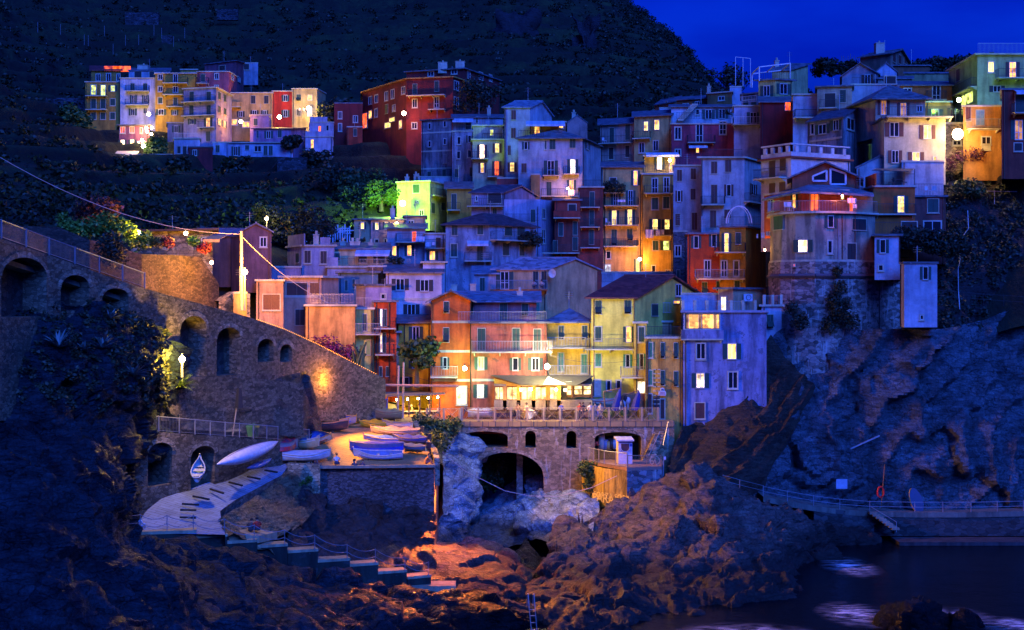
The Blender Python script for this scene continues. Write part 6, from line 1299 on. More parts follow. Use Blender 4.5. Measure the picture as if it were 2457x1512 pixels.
# ---------------- boats ----------------
def boat(label,u,v,Y,ang,L=4.6,Wd=1.7,hull=(.6,.6,.62),rim=(.5,.25,.08),cover=None,inside=(.3,.35,.45),D=.75,z=None,motor=False,name='rowing_boat',cat='boat',tilt=(0,0),pitch=0,cr=.22,bowup=.2,high=None,drape=.22,band=None,group=None,mast=False):
    c=W(u,v,Y); 
    t=thing(name,label,cat,(0,0,0),group); t['_org']=[0,0,0]
    n=14; k=7
    def width(s): # s -1 stern .. 1 bow
        x=(s+1)/2; return Wd/2*max(.0,(min(1,(x+.12)/.45))**.6*(1-max(0,(x-.42)/.58)**2.1)) if x<1 else .02
    secs=[];ins=[]
    for i in range(n+1):
        s=-1+2*i/n; wv=max(.03,width(s)); sh=D+bowup*max(0,s)**2+.1*s*s; kz=.0+.28*max(0,(s-.45)/.55)**2; row=[];rin=[]
        for j in range(-k,k+1):
            a=j/k; y=wv*math.sin(a*math.pi/2)**1 if True else 0; zz=kz+(sh-kz)*(abs(a)**2.2); row.append((s*L/2+(.18 if s>.9 else 0)*abs(a),y,zz)); rin.append((s*L/2*.97,y*.92,zz*.9+.08+.0*sh if abs(a)<1 else sh))
        secs.append(row);ins.append(rin)
    m=MB(); w_=2*k+1; vs=[p for r in secs for p in r]; fs=[(i*w_+j,(i+1)*w_+j,(i+1)*w_+j+1,i*w_+j+1) for i in range(n) for j in range(2*k)]
    fs.append(tuple(range(w_))[::-1]); m.add(vs,fs,0)
    m.build('hull',plain(hull,.45,name='boat_paint'),t,True)
    if cover is None:
        m=MB(); vs=[p for r in ins for p in r]; m.add(vs,[(i*w_+j+1,(i+1)*w_+j+1,(i+1)*w_+j,i*w_+j) for i in range(n) for j in range(2*k)]); m.build('inner_hull',plain(inside,.6,name='boat_interior'),t,True)
        for s in(-.5,.05,.5): 
            y=width(s)*.88; MB().abox(s*L/2-.14,s*L/2+.14,-y,y,D*.62,D*.68).build('thwart',plain((.45,.42,.36),.6,name='pale_bench'),t)
    m=MB()
    for sg in(0,-1):
        q=[Vector(r[sg])+Vector((0,0,.02)) for r in secs]; m.tube(q,.05,5)
    q=[Vector(secs[0][0]),Vector(secs[0][-1])]; m.tube(q,.05,5); m.bar((L/2+.12,0,.3),(L/2+.2,0,D+bowup+.32),.05,5)
    m.build('gunwale',plain(rim,.5,name='rim_paint'),t)
    if band: 
        m=MB()
        for sg in(2,-3): m.tube([Vector(r[sg])*1.0+Vector((0,.02 if sg<0 else -.02,0)) for r in secs[:-1]],.045,4)
        m.build('painted_band',plain(band,.5),t)
    if cover is not None:
        h=high if high else cr*2; m=MB(); g=[]
        for i in range(n+1):
            s=-1+2*i/n; wv=max(.03,width(s))*1.05; sh=D+bowup*max(0,s)**2+.1*s*s
            for j in range(-5,6):
                a=j/5; ridge=h*(1-abs(a))**.8*(1-abs(s)**2.5)*(.8+.25*math.sin(s*9)); g.append((s*L/2*1.02,wv*a,sh+ridge+.04-(drape if abs(j)==5 else 0)))
        m.add(g,[(i*11+j,(i+1)*11+j,(i+1)*11+j+1,i*11+j+1) for i in range(n) for j in range(10)]); m.build('boat_cover',plain(cover,.85,name='boat_canvas') if not isinstance(cover,bpy.types.Material) else cover,t,True)
    if motor:
        MB().abox(-L/2-.45,-L/2-.1,-.16,.16,D-.1,D+.45).bar((-L/2-.3,0,D),(-L/2-.55,0,D-.55),.07).build('outboard_motor',plain((.02,.025,.05),.4,name='motor_cowling'),t)
    if mast: MB().bar((-L*.2,0,.3),(-L*.2,0,D+1.2),.03).build('mast',WOODP,t)
    # trestle
    m=MB(); 
    for s in(-.45,.45): m.abox(s*L/2-.07,s*L/2+.07,-Wd*.33,Wd*.33,-.14,.1)
    m.abox(-L*.24,L*.24,-.05,.05,-.12,.02); m.build('cradle',plain((.12,.07,.04),.8,name='wood_cradle'),t)
    t.location=c+Vector((0,0,.14)); t.rotation_euler=(tilt[0],pitch,R_(ang)); t.scale=(.88,.88,.9); return t
CVB=(.03,.07,.4)
boat('white open rowing boat with blue trim resting on the quay edge',910,1105,119.4,183,4.5,1.5,(.7,.7,.75),(.65,.62,.6),inside=(.1,.2,.5),D=.55,band=(.1,.15,.4),bowup=.35,tilt=(R_(-14),0))
boat('long boat box draped in a deep blue tarpaulin behind the white rowing boat',905,1092,121.2,178,5.0,1.7,(.1,.12,.3),(.2,.2,.3),cover=(.02,.04,.4),D=.95,high=.22,drape=.8,motor=False,bowup=.05)
boat('blue covered launch with an outboard, third from the quay edge',935,1068,124.8,172,5.0,1.6,(.2,.25,.4),(.5,.4,.25),cover=(.04,.13,.55),motor=True,D=.5,high=.3)
boat('mauve grey covered motor boat with pointed stern cover near the kerb',950,1048,127.6,168,5.0,1.7,(.4,.3,.22),(.55,.4,.2),cover=(.26,.18,.2),motor=True,high=.4,D=.5)
boat('bright yellow covered boat in the middle of the piazza',905,1030,130.6,200,3.4,1.7,(.6,.4,.02),(.6,.4,.05),cover=(.8,.45,.01),D=.45)
boat('dull olive covered dinghy under the restaurant terrace',930,1010,134,190,3.0,1.6,(.25,.2,.1),(.3,.2,.08),cover=(.3,.27,.1))
boat('white rowing boat with blue and gold interior tilted toward the slope',760,1062,122.6,-38,4.4,1.7,(.62,.58,.5),(.5,.3,.1),inside=(.12,.18,.5),band=(.4,.1,.05),tilt=(R_(26),0),D=.6)
boat('white boat with pale blue deck at the head of the slipway',733,1108,117.6,12,4.3,1.5,(.65,.63,.62),(.5,.45,.4),cover=(.4,.48,.62),high=.08,D=.65,tilt=(R_(12),0))
boat('cream boat with a mustard side leaning beside the tartan cover',722,1080,120.3,-20,3.6,1.5,(.5,.4,.2),(.6,.5,.35),cover=(.55,.5,.38),high=.2)
boat('black hulled fishing boat with a grey mat at the foot of the rock',775,1038,127.5,-8,5.0,1.8,(.035,.03,.035),(.35,.2,.08),cover=(.05,.045,.05),high=.1,D=.8)
boat('blue and yellow open fishing boat with cream sides',795,1024,130,-10,5.2,1.8,(.55,.45,.35),(.6,.4,.05),inside=(.1,.15,.5),band=(.05,.1,.5),tilt=(R_(15),0))
boat('boat with a pale canvas top and upright stem post',790,1012,132,-6,5.2,1.8,(.4,.3,.2),(.45,.3,.1),cover=(.6,.6,.55),high=.3)
boat('boat with a crimson and green cover farthest up the piazza',810,1001,134.5,-8,5.0,1.8,(.35,.05,.12),(.4,.25,.1),cover=(.5,.03,.12),high=.35,motor=True)
boat('green canvas topped boat beside the crimson one',835,997,135.5,-6,4.0,1.6,(.2,.12,.1),(.4,.3,.1),cover=(.28,.36,.16),high=.3)
boat('large upturned brown hull with a royal blue cover edge',860,993,137.5,-3,6.0,2.2,(.22,.12,.06),(.03,.08,.5),cover=(.05,.1,.5),D=1.1,high=.2)
boat('small navy covered dinghy with motor at the kerb behind the blue launch',985,1066,124,165,3.4,1.4,(.1,.12,.25),(.3,.25,.2),cover=(.02,.04,.3),motor=True,D=.45,high=.35)
boat('small teal covered dinghy squeezed beside the mauve motor boat',992,1085,121.4,150,3.0,1.3,(.12,.2,.25),(.3,.25,.2),cover=(.03,.08,.2),motor=True,D=.4,high=.3)
boat('white tender between the yellow covered boat and the kerb',955,1030,130.2,172,3.0,1.3,(.6,.58,.55),(.4,.3,.2),inside=(.3,.25,.2),D=.45)
boat('dark blue skiff tucked behind the tartan covered boat',703,1072,120.4,-30,3.0,1.3,(.05,.08,.25),(.3,.25,.2),inside=(.2,.2,.25),D=.5)
boat('tan covered boat between the black hull and the piazza rock wall',762,1027,129.8,-15,4.2,1.6,(.3,.22,.14),(.3,.2,.1),cover=(.35,.28,.18),high=.3)
# tartan cover
K('S'); 
m,n,l,p=nm('red_tartan_cloth'); v=coords(n,l,(1,1,1),(0,0,.5)); wv=n.new('ShaderNodeTexChecker'); wv.inputs['Scale'].default_value=3.2; l.new(v,wv.inputs[0]); wv.inputs[1].default_value=(.6,.02,.03,1); wv.inputs[2].default_value=(.25,.03,.06,1); l.new(wv.outputs[0],p.inputs['Base Color']); TART=m
boat('small boat under a red tartan cloth at the top of the slipway',679,1090,117.8,40,2.9,1.6,(.3,.25,.25),(.3,.2,.15),cover=TART,D=.9,high=.5,drape=.75)
K('0')
# kayaks
def kayak(label,u0,v0,Y0,u1,v1,Y1,wd,col,name='kayak',keel=True):
    a=W(u0,v0,Y0); b=W(u1,v1,Y1); d=b-a; L=d.length; q=d.to_track_quat('X','Z'); t=thing(name,label,'kayak' if name=='kayak' else 'boat',tuple((a+b)/2)); t['_org']=[0,0,0]
    m=MB(); n=18; k=10; vs=[]
    for i in range(n+1):
        s=-1+2*i/n; r=wd/2*max(.02,(1-abs(s)**2.3))
        for j in range(k): an=2*math.pi*j/k; vs.append((s*L/2,math.cos(an)*r*1.0,math.sin(an)*r*.72+.12*s*s))
    m.add(vs,[(i*k+j,(i+1)*k+j,(i+1)*k+(j+1)%k,i*k+(j+1)%k) for i in range(n) for j in range(k)]+[tuple(range(k)),tuple(range(n*k,n*k+k))[::-1]]); m.build('hull',plain(col,.35,name='gelcoat'),t,True)
    m=MB(); m.tube([Vector((-L*.35+L*.7*i/10,0,.0))+Vector((0,0,wd/2*.72*(1-abs(-.7+1.4*i/10)**2.3)+.02)) for i in range(11)],.03,4); m.build('keel_strip',plain((.25,.2,.35),.5),t)
    if not keel: 
        m=MB(); k=14; m.tube([Vector((math.cos(2*math.pi*i/k)*.45,math.sin(2*math.pi*i/k)*.2,wd*.33)) for i in range(k+1)],.03,4); m.build('cockpit_rim',IRON,t)
    t.rotation_mode='QUATERNION'; t.rotation_quaternion=q; return t
kayak('long upturned white racing hull propped against the vaulted wall',520,1118,104.5,668,1062,113.2,1.5,(.7,.68,.78),name='upturned_boat')
kayak('small blue kayak lying below the long white hull',592,1127,109,652,1103,114,.62,(.12,.25,.6),keel=False)
t=boat('pale dinghy leaning upright against the vaulted wall under a tan arch board',478,1140,102.8,90,2.0,1.1,(.55,.5,.5),(.6,.58,.55),inside=(.2,.4,.5),tilt=(0,0),pitch=R_(-42),D=.5); 
# deck boats
def dk(u,v,Y): return (u,v,Y)
zd=W(0,VY(0) if False else 1010.6,137).z
def deckboat(label,u,Y,ang,**kw):
    v=CV-(zd-CZ)*F/Y; return boat(label,u,v,Y,ang,**kw)
TARP=(.38,.36,.2)
deckboat('grey skiff with a crumpled white sheet at the left end of the deck',1162,139.6,0,L=3.6,hull=(.35,.35,.42),cover=(.6,.62,.55),high=.3,motor=True)
deckboat('indigo hull with a beige tarpaulin behind the crossed railing',1205,139.8,0,L=4.2,hull=(.05,.04,.3),cover=(.5,.42,.28),high=.5,motor=True)
deckboat('boat under an olive tarpaulin second from the pointed cover',1238,140.2,180,L=3.8,hull=(.1,.1,.1),cover=TARP,high=.75)
deckboat('boat under a tall pointed pale tarpaulin in the centre of the deck',1266,139.6,95,L=3.8,Wd=2.3,hull=(.3,.3,.4),cover=(.6,.56,.38),high=1.7,name='covered_boat')
deckboat('boat under a green tarpaulin with an outboard on top',1303,140.2,0,L=4.2,hull=(.1,.12,.1),cover=(.35,.38,.15),high=.8)
deckboat('broad boat under brown canvas lit from the restaurant',1340,139.8,180,L=4.8,hull=(.2,.15,.12),cover=(.4,.33,.15),high=.85)
deckboat('boat wrapped in folded ochre canvas beside the pergola room',1378,140.6,30,L=4.0,hull=(.25,.2,.1),cover=(.5,.42,.18),high=1.0)
deckboat('green rimmed boat raised behind the leaning people',1400,142.0,100,L=4.0,Wd=2.0,hull=(.06,.09,.06),cover=(.12,.3,.08),rim=(.1,.4,.15),D=1.7,high=.2)
deckboat('cream wooden boat with red edge in the middle of the right deck',1440,142.0,20,L=4.6,hull=(.6,.55,.42),rim=(.5,.08,.05),cover=(.45,.38,.28),D=1.6,high=.3)
deckboat('teal hulled boat in front of the cream wooden boat',1462,141.0,0,L=4.4,hull=(.06,.16,.16),rim=(.05,.12,.1),cover=(.08,.22,.2),D=1.3,high=.1)
deckboat('small lilac rowing boat behind the people at the railing',1408,139.8,175,L=3.6,hull=(.6,.45,.6),rim=(.6,.4,.6),inside=(.5,.5,.3),D=.6)
# ---------------- people ----------------
BODY={}
def body(pose):
    if pose in BODY: return BODY[pose]
    V={}; E=[]
    def add(n,p,r,par=None):
        V[n]=(len(V),p,r); 
        if par: E.append((V[par][0],V[n][0]))
    if pose=='stand': hip=(0,0,.95); kn=lambda s:(s*.1,.02,.5); ft=lambda s:(s*.11,0,.06); toe=lambda s:(s*.13,-.16,.03); el=lambda s:(s*.26,.02,1.16); wr=lambda s:(s*.2,-.22,1.04); ch=(0,-.04,1.3); nk=(0,-.07,1.5); hd=(0,-.11,1.64)
    elif pose=='walk': hip=(0,0,.93); kn=lambda s:(s*.1,-.12*s-.03,.5); ft=lambda s:(s*.1,-.2*s+.08,.07); toe=lambda s:(s*.1,-.2*s-.1,.03); el=lambda s:(s*.27,.1*s,1.15); wr=lambda s:(s*.27,.1*s-.14,.92); ch=(0,-.02,1.28); nk=(0,-.03,1.48); hd=(0,-.05,1.63)
    elif pose=='sit': hip=(0,0,.12); kn=lambda s:(s*.16,-.42,.2); ft=lambda s:(s*.16,-.46,-.22); toe=lambda s:(s*.16,-.62,-.25); el=lambda s:(s*.27,-.08,.38); wr=lambda s:(s*.12,-.32,.28); ch=(0,-.05,.48); nk=(0,-.1,.68); hd=(0,-.15,.83)
    else: hip=(0,0,.14); kn=lambda s:(s*.22,-.35,.42); ft=lambda s:(s*.14,-.5,.05); toe=lambda s:(s*.14,-.66,.03); el=lambda s:(s*.28,-.12,.42); wr=lambda s:(s*.1,-.38,.42); ch=(0,-.12,.48); nk=(0,-.2,.66); hd=(0,-.26,.8)
    L=lambda a,b,f:tuple(a[i]+(b[i]-a[i])*f for i in range(3))
    add('hip',hip,.14); add('waist',L(hip,ch,.5),.125,'hip'); add('chest',ch,.15,'waist'); add('neck',nk,.055,'chest'); add('jaw',L(nk,hd,.6),.075,'neck'); add('head',hd,.095,'jaw'); add('crown',(hd[0],hd[1]+.01,hd[2]+.07),.07,'head')
    for s,q in((-1,'l'),(1,'r')):
        sh=(s*.19,ch[1],ch[2]+.1); add(q+'sh',sh,.06,'chest'); add(q+'el',el(s),.045,q+'sh'); add(q+'wr',wr(s),.032,q+'el'); h=wr(s); e=el(s); dd=tuple((h[i]-e[i])*.28 for i in range(3)); pm=tuple(h[i]+dd[i] for i in range(3)); add(q+'pm',pm,.036,q+'wr')
        for k in range(5):
            o=(-.03+.015*k)*s; add(q+'f%d'%k,(pm[0]+dd[0]*.9+o,pm[1]+dd[1]*(.5 if k==0 else .9+.1*(k==2)),pm[2]+dd[2]*.9-.02),.009,q+'pm')
        hp=(hip[0]+s*.1,hip[1],hip[2]-.03); add(q+'hp',hp,.1,'hip'); add(q+'kn',kn(s),.062,q+'hp'); add(q+'ft',ft(s),.045,q+'kn'); add(q+'toe',toe(s),.032,q+'ft')
    me=bpy.data.meshes.new('person_body'); me.from_pydata([v[1] for v in sorted(V.values())],E,[]); ob=bpy.data.objects.new('tmp',me); COL.objects.link(ob)
    md=ob.modifiers.new('s','SKIN'); 
    for i,v in enumerate(sorted(V.values())): me.skin_vertices[0].data[i].radius=(v[2],v[2]); me.skin_vertices[0].data[i].use_root=(i==0)
    sb=ob.modifiers.new('u','SUBSURF'); sb.levels=1
    dg=bpy.context.evaluated_depsgraph_get(); m2=bpy.data.meshes.new_from_object(ob.evaluated_get(dg)); bpy.data.objects.remove(ob)
    m2.name='person_body'
    zhip=hip[2]; zn=nk[2]
    for i in range(3): m2.materials.append(None)
    for pl in m2.polygons:
        c=pl.center; pl.use_smooth=True
        low=False
        if pose in('stand','walk'): low=c.z<zhip+.05; 
        else: low=(c.z<zhip+.12) and True
        if pose in('sit','crouch') and c.y<-.12 and c.z<zhip+.34 and abs(c.x)>.1 and not abs(c.x)<.1: low=low or c.z<zhip+.2
        pl.material_index=1 if low else 0
        if c.z>zn+.01: pl.material_index=2
        for q in('l','r'):
            wv=V[q+'wr'][1]
            if (Vector(wv)-c).length<.13: pl.material_index=2
    BODY[pose]=(m2,hd); return BODY[pose]
SKIN=plain((.5,.28,.18),.6,name='skin'); 
def person(label,p,ang,pose,shirt,trou,hair=(.03,.02,.015),s=1.0,group=None):
    me,hd=body(pose); t=bpy.data.objects.new('person',me); COL.objects.link(t); t.location=p; t.rotation_euler=(0,0,R_(ang)); t.scale=(s,s,s)
    tag(t,label,'person',group); t['_org']=[0,0,0]
    for i,mm_ in enumerate((plain(shirt,.85,name='shirt_cloth'),plain(trou,.85,name='trouser_cloth'),SKIN)):
        t.material_slots[i].link='OBJECT'; t.material_slots[i].material=mm_
    h=MB(); h.sphere((hd[0],hd[1]+.025,hd[2]+.045),.115,9,7,(1,1.05,.95)); ho=h.build('hair',plain(hair,.7,name='hair'),None,True); ho.parent=t; del ho['_org']
    # face: small nose
    return t
def dp(u,Y,z=None): z=zd if z is None else z; return W(u,CV-(z-CZ)*F/Y,Y)
K('0')
person('person in a pinkish shirt sitting on the quay wall, third from its left corner',W(757,1119,117.3)+Vector((0,.3,.05)),185,'sit',(.6,.25,.25),(.05,.06,.12),(.35,.2,.08))
person('person in a white t-shirt sitting apart on the quay edge',W(806,1119,117.3)+Vector((0,.3,.1)),180,'sit',(.6,.62,.7),(.04,.05,.12),(.1,.05,.03))
person('blond person in cream sitting at the left part of the quay wall',W(738,1118,117.4)+Vector((0,.35,-.15)),170,'sit',(.65,.6,.45),(.1,.1,.15),(.6,.45,.2))
person('fair haired child behind the corner of the quay wall',W(721,1116,117.5)+Vector((0,.5,-.35)),190,'sit',(.5,.4,.3),(.1,.1,.12),(.55,.4,.18))
person('person with dark hair leaning low near the tartan cover',W(708,1114,117.6)+Vector((0,.6,-.4)),150,'sit',(.1,.05,.04),(.05,.05,.05),(.12,.06,.03))
person('person hidden below the white rowing boat, left of the pair',W(850,1120,117.2)+Vector((0,.25,-.35)),200,'sit',(.08,.07,.1),(.04,.04,.06))
person('person with auburn hair crouched below the white rowing boat',W(868,1120,117.2)+Vector((0,.25,-.35)),160,'sit',(.1,.08,.12),(.05,.05,.07),(.3,.1,.04))
person('person in orange red resting at the right corner of the quay',W(1022,1116,117.8)+Vector((0,.3,.02)),120,'crouch',(.5,.16,.05),(.35,.12,.12),(.35,.12,.04))
K('S'); q=ZW(598,1200,99.4)
person('person in a red top sitting on the pale ledge by the ropes',q,200,'crouch',(.5,.03,.02),(.06,.05,.06),s=1.05)
person('person in dark clothes sitting beside the one in red on the ledge',ZW(535,1205,99.4),170,'crouch',(.05,.05,.06),(.04,.04,.05),s=1.0)
K('M'); person('person in pale blue sitting by the first post at the slipway foot',ZW(378,975,95.9),150,'crouch',(.55,.6,.7),(.4,.42,.55),(.25,.1,.04),s=1.1)
K('0')
person('standing person in brown looking over the railing near the pointed tarpaulin',dp(1243,137.5),0,'stand',(.35,.2,.1),(.25,.25,.3))
person('tall person in a long peach dress near the pointed tarpaulin',dp(1263,137.5),30,'walk',(.7,.45,.25),(.7,.45,.25))
person('person in blue leaning behind the railing under the restaurant',dp(1346,137.8),20,'stand',(.06,.07,.35),(.1,.1,.2))
person('person in dark red leaning on the railing, left of the embracing pair',dp(1391,137.5),0,'stand',(.35,.04,.03),(.1,.08,.1),(.08,.03,.02))
person('person in black standing close beside the one in dark red',dp(1399,137.7),0,'stand',(.03,.03,.04),(.05,.05,.08))
person('person in a pale lavender shirt with a bag strap at the railing',dp(1416,137.5),0,'stand',(.6,.52,.62),(.2,.22,.35))
person('person in a grey shirt standing in the middle of the railing group',dp(1428,137.7),0,'stand',(.3,.26,.26),(.25,.24,.22))
person('person in a beige shirt at the right end of the railing group',dp(1441,137.5),0,'stand',(.5,.4,.32),(.1,.12,.22))
K('I'); person('person seated at the right end of the lit cream balcony',ZW(1268,195,155.0),0,'crouch',(.6,.45,.35),(.1,.1,.12)); person('person seated left on the lit cream balcony',ZW(1195,195,155.0),0,'crouch',(.5,.4,.35),(.1,.1,.1))
K('B'); person('left of two people on the terrace of the cream end house',ZW(2050,598,262),0,'stand',(.4,.4,.5),(.1,.1,.15)); person('right of two people on the terrace of the cream end house',ZW(2085,598,262),0,'stand',(.3,.3,.4),(.1,.1,.15))
# ---------------- restaurants ----------------
K('U')
t=thing('terrace_restaurant','open sided terrace restaurant with ribbed roof and glowing interior on the piazza','restaurant',tuple(ZW(1500,880,139)))
rz=[ZW(980,440,146),ZW(2280,485,145),ZW(2270,500,137.5),ZW(1380,545,137.0),ZW(1030,470,140)]
m=MB(); a,b,c,d=ZW(985,425,147),ZW(2285,470,146),ZW(2275,492,137.6),ZW(1365,528,137.2); kx=26
for i in range(kx):
    f=i/kx; g=(i+.8)/kx; m.hexa([d.lerp(c,f),d.lerp(c,g),a.lerp(b,g),a.lerp(b,f),d.lerp(c,f)+Vector((0,0,.09)),d.lerp(c,g)+Vector((0,0,.09)),a.lerp(b,g)+Vector((0,0,.09)),a.lerp(b,f)+Vector((0,0,.09))])
m.hexa([d-Vector((0,0,.06)),c-Vector((0,0,.06)),b-Vector((0,0,.06)),a-Vector((0,0,.06)),d,c,b,a]); m.build('roof',plain((.3,.28,.2),.7,name='ribbed_roofing'),t)
fl=ZW(1500,905,137.5).z; X=lambda x,Y=137.5: ZW(x,0,Y).x
m=MB(); m.abox(X(1370),X(2200),137.2,146,fl-.5,fl); m.abox(X(870,141),X(1370),139,146,fl-.5,fl); m.build('floor',plain((.35,.22,.12),.7),t)
for x in(1375,1535,1625,1710,1880,2035,2190): MB().bar((X(x),137.5,fl),(X(x),137.5,ZW(x,520,137.5).z),.09,4).build('post',WOODP,t)
m=MB(); m.abox(X(1370),X(2200),137.45,137.55,fl,fl+.35); m.build('low_wall',WOODP,t)
m=MB(); m.abox(X(1370,145),X(2230,145),145,145.2,fl,fl+3); m.build('back_wall',litroom((1,.72,.2),.9),t)  # lamp light of the dining room is put in as the wall's own glow
# glazed side room left
m=MB(); z0=ZW(0,740,139).z; z1=ZW(0,515,139).z; m.abox(X(865,139),X(1345,139),139.0,139.1,z0,z1); wn=m.build('window',litroom((.95,.85,.4),1.25),t)
m=MB()
for x in(862,1100,1350): m.bar((X(x,138.95),138.93,z0-.1),(X(x,138.95),138.93,z1+.1),.07,4)
m.bar((X(862,138.95),138.93,z0-.05),(X(1350,138.95),138.93,z0-.05),.07,4); m.bar((X(862,138.95),138.93,z1+.05),(X(1350,138.95),138.93,z1+.05),.07,4); m.build('frame',plain((.4,.08,.03),.6),t)
m=MB(); m.abox(X(700,139.3),X(862,139.3),139.2,145,fl-.4,z1+.4); m.abox(X(862,139.3),X(1350,139.3),139.15,139.3,fl-.4,z0); m.abox(X(862,139.3),X(1350,139.3),139.15,139.3,z1,z1+.7);m.build('side_wall',plain((.05,.03,.03),.8),t)
for i,(x,y) in enumerate([(1522,582),(1690,575),(1853,565),(2010,555),(2158,545),(1005,530)]):
    lamp('bulb %s under the ribbed restaurant roof'%['far left','second from the left','in the middle','fourth from the left','far right','over the glazed side room'][i],UX(x),VY(y),137.9 if i<5 else 138.6,'yel',110,'bulb',.13,60,off=(0,.5 if i<5 else -.4,-.1),group='bulbs of the terrace restaurant')
# tables and diners
for i,x in enumerate((1450,1560,1680,1790,1950,2080)):
    p=Vector((X(x,139.5),139.3+.5*(i%2),fl)); 
    tb=thing('dining_table','white clothed dining table %s on the lit terrace'%['at the left post','second from the left','third from the left','fourth from the left','next to last on the right','at the right end'][i],'table',tuple(p),'dining tables of the terrace restaurant')
    MB().bar(p,p+Vector((0,0,.72)),.06).build('leg',WOODP,tb); MB().bar(p+Vector((0,0,.7)),p+Vector((0,0,.76)),.5,10).build('tabletop',plain((.75,.68,.5),.8,name='table_linen'),tb)
    person('diner in a %s shirt at the %s terrace table'%(['white','orange','cream','yellow','grey','salmon'][i],['leftmost','second','third','fourth','fifth','rightmost'][i]),p+Vector((.55,.3,.42)),-90,'sit',[(.7,.65,.5),(.6,.25,.06),(.6,.5,.3),(.6,.5,.1),(.4,.4,.4),(.6,.3,.25)][i],(.06,.06,.08),[(.1,.05,.03),(.3,.2,.1),(.4,.4,.4)][i%3])
# poles of the boat crane
pl=thing('twin_poles','pair of tall pale poles with a long double beam crossing over the restaurant roof','mooring gantry',tuple(ZW(1560,900,136.5)))
for x,y0,x1,y1 in((1552,55,1530,935),(1628,0,1615,905)): MB().bar(ZW(x,y0,136.4),ZW(x1,y1,136.4),.1,8).build('pole',plain((.5,.38,.26),.6,name='pale_pole_paint'),pl)
MB().bar(ZW(700,340,135.5),ZW(2480,365,136.0),.08,5).bar(ZW(730,355,135.5),ZW(2480,380,136.0),.06,5).build('beam',plain((.55,.35,.2),.6),pl)
K('U'); MB().bar(ZW(1555,70,136.4),ZW(1640,85,136.4),.05).build('crossbar',IRON,pl)
bd=thing('signboard','blank pale grey board hung beside the white floodlight','signboard',tuple(ZW(550,480,133))); m=MB(); a=ZW(402,478,132.6); b=ZW(694,322,132.6); m.abox(a.x,b.x,132.6,132.75,a.z,b.z); m.build('board',plain((.5,.5,.5),.6),bd); m=MB(); m.tube([Vector((a.x,132.55,a.z)),Vector((b.x,132.55,a.z)),Vector((b.x,132.55,b.z)),Vector((a.x,132.55,b.z)),Vector((a.x,132.55,a.z))],.04,4); m.build('frame',GALV,bd); MB().bar((a.x+.3,132.8,a.z-3),(a.x+.3,132.8,b.z),.05).build('support',GALV,bd)
# harbour front awning restaurant (pink house)
K('V')
t=thing('awning_restaurant','long glazed restaurant front glowing white under a wide grey green awning','restaurant',tuple(ZW(1600,900,137.6)))
m=MB(); a,b,c,d=ZW(825,95,139.4),ZW(3280,110,139.4),ZW(2900,330,136.8),ZW(1520,320,136.8); m.hexa([d,c,b,a]+[q+Vector((0,0,.06)) for q in(d,c,b,a)]); m.build('awning',plain((.09,.09,.06),.8,name='grey_green_canvas'),t)
m=MB(); e=ZW(900,170,138.8); m.hexa([ZW(900,160,139.3),ZW(1530,330,136.8),ZW(1530,345,136.8),ZW(900,345,139.3),ZW(905,160,139.2),ZW(1535,330,136.7),ZW(1535,345,136.7),ZW(905,345,139.2)]); m.build('side_panel',plain((.5,.3,.04),.8,name='amber_canvas'),t)
X=lambda x,Y=138: ZW(x,0,Y).x; Z=lambda y,Y=138: ZW(0,y,Y).z
m=MB(); m.abox(X(890),X(3250),138.1,139.4,Z(915),Z(685)); m.abox(X(890),X(3250),138.1,139.4,Z(345),Z(300)); m.build('low_wall',plaster((.28,.24,.2),.4),t)
for x0,x1 in((915,1140),(1200,1460),(1550,1820),(1880,2160),(2230,2440)):
    wn=MB().abox(X(x0),X(x1),138.25,138.3,Z(672),Z(370)).build('window',litroom((1,.8,.35),3.0),t); m=MB()
    for x in(x0,(x0+x1)/2,x1): m.bar((X(x),138.2,Z(680)),(X(x),138.2,Z(365)),.06,4)
    m.bar((X(x0),138.2,Z(370)),(X(x1),138.2,Z(370)),.06,4); m.bar((X(x0),138.2,Z(675)),(X(x1),138.2,Z(675)),.08,4); m.build('frame',WOODP,wn)
for x in(1150,1480,1840,2180,2450): MB().abox(X(x)-.18,X(x)+.18,138.1,138.4,Z(915),Z(345)).build('pier',plaster((.5,.3,.12),.4),t)
for i,(x,y) in enumerate([(1535,432),(1780,420),(2380,430),(2600,440)]):
    lamp('warm globe lamp %s under the harbour awning'%['at the left end','second from the left','third from the left','at the right end'][i],UX(x),VY(y),137.3,'warm',170,'bulb',.17,70,off=(0,-.3,-.15),group='globe lamps under the harbour awning')
K('X')
t=thing('glass_veranda','timber framed glass veranda room under a sloping grey roof beside the pale door','veranda',tuple(ZW(800,500,139)))
X=lambda x,Y=139.3: ZW(x,0,Y).x; Z=lambda y,Y=139.3: ZW(0,y,Y).z
m=MB(); m.hexa([ZW(500,205,137.6),ZW(705,195,137.6),ZW(1110,115,140.8),ZW(250,110,142),ZW(500,198,137.6),ZW(705,185,137.6),ZW(1110,105,140.8),ZW(250,100,142)]); m.build('roof',plain((.2,.22,.18),.8),t)
for x0,x1,y0,y1 in((600,700,250,450),(750,905,255,440),(930,1080,255,440)):
    wn=MB().abox(X(x0),X(x1),139.3,139.35,Z(y1),Z(y0)).build('window',litroom((1,.9,.45),2.0),t); m=MB(); 
    for x in(x0,x1): m.bar((X(x),139.22,Z(y1)),(X(x),139.22,Z(y0)),.06,4)
    m.bar((X(x0),139.22,Z((y0+y1)/2)),(X(x1),139.22,Z((y0+y1)/2)),.05,4); m.build('frame',WOODP,wn)
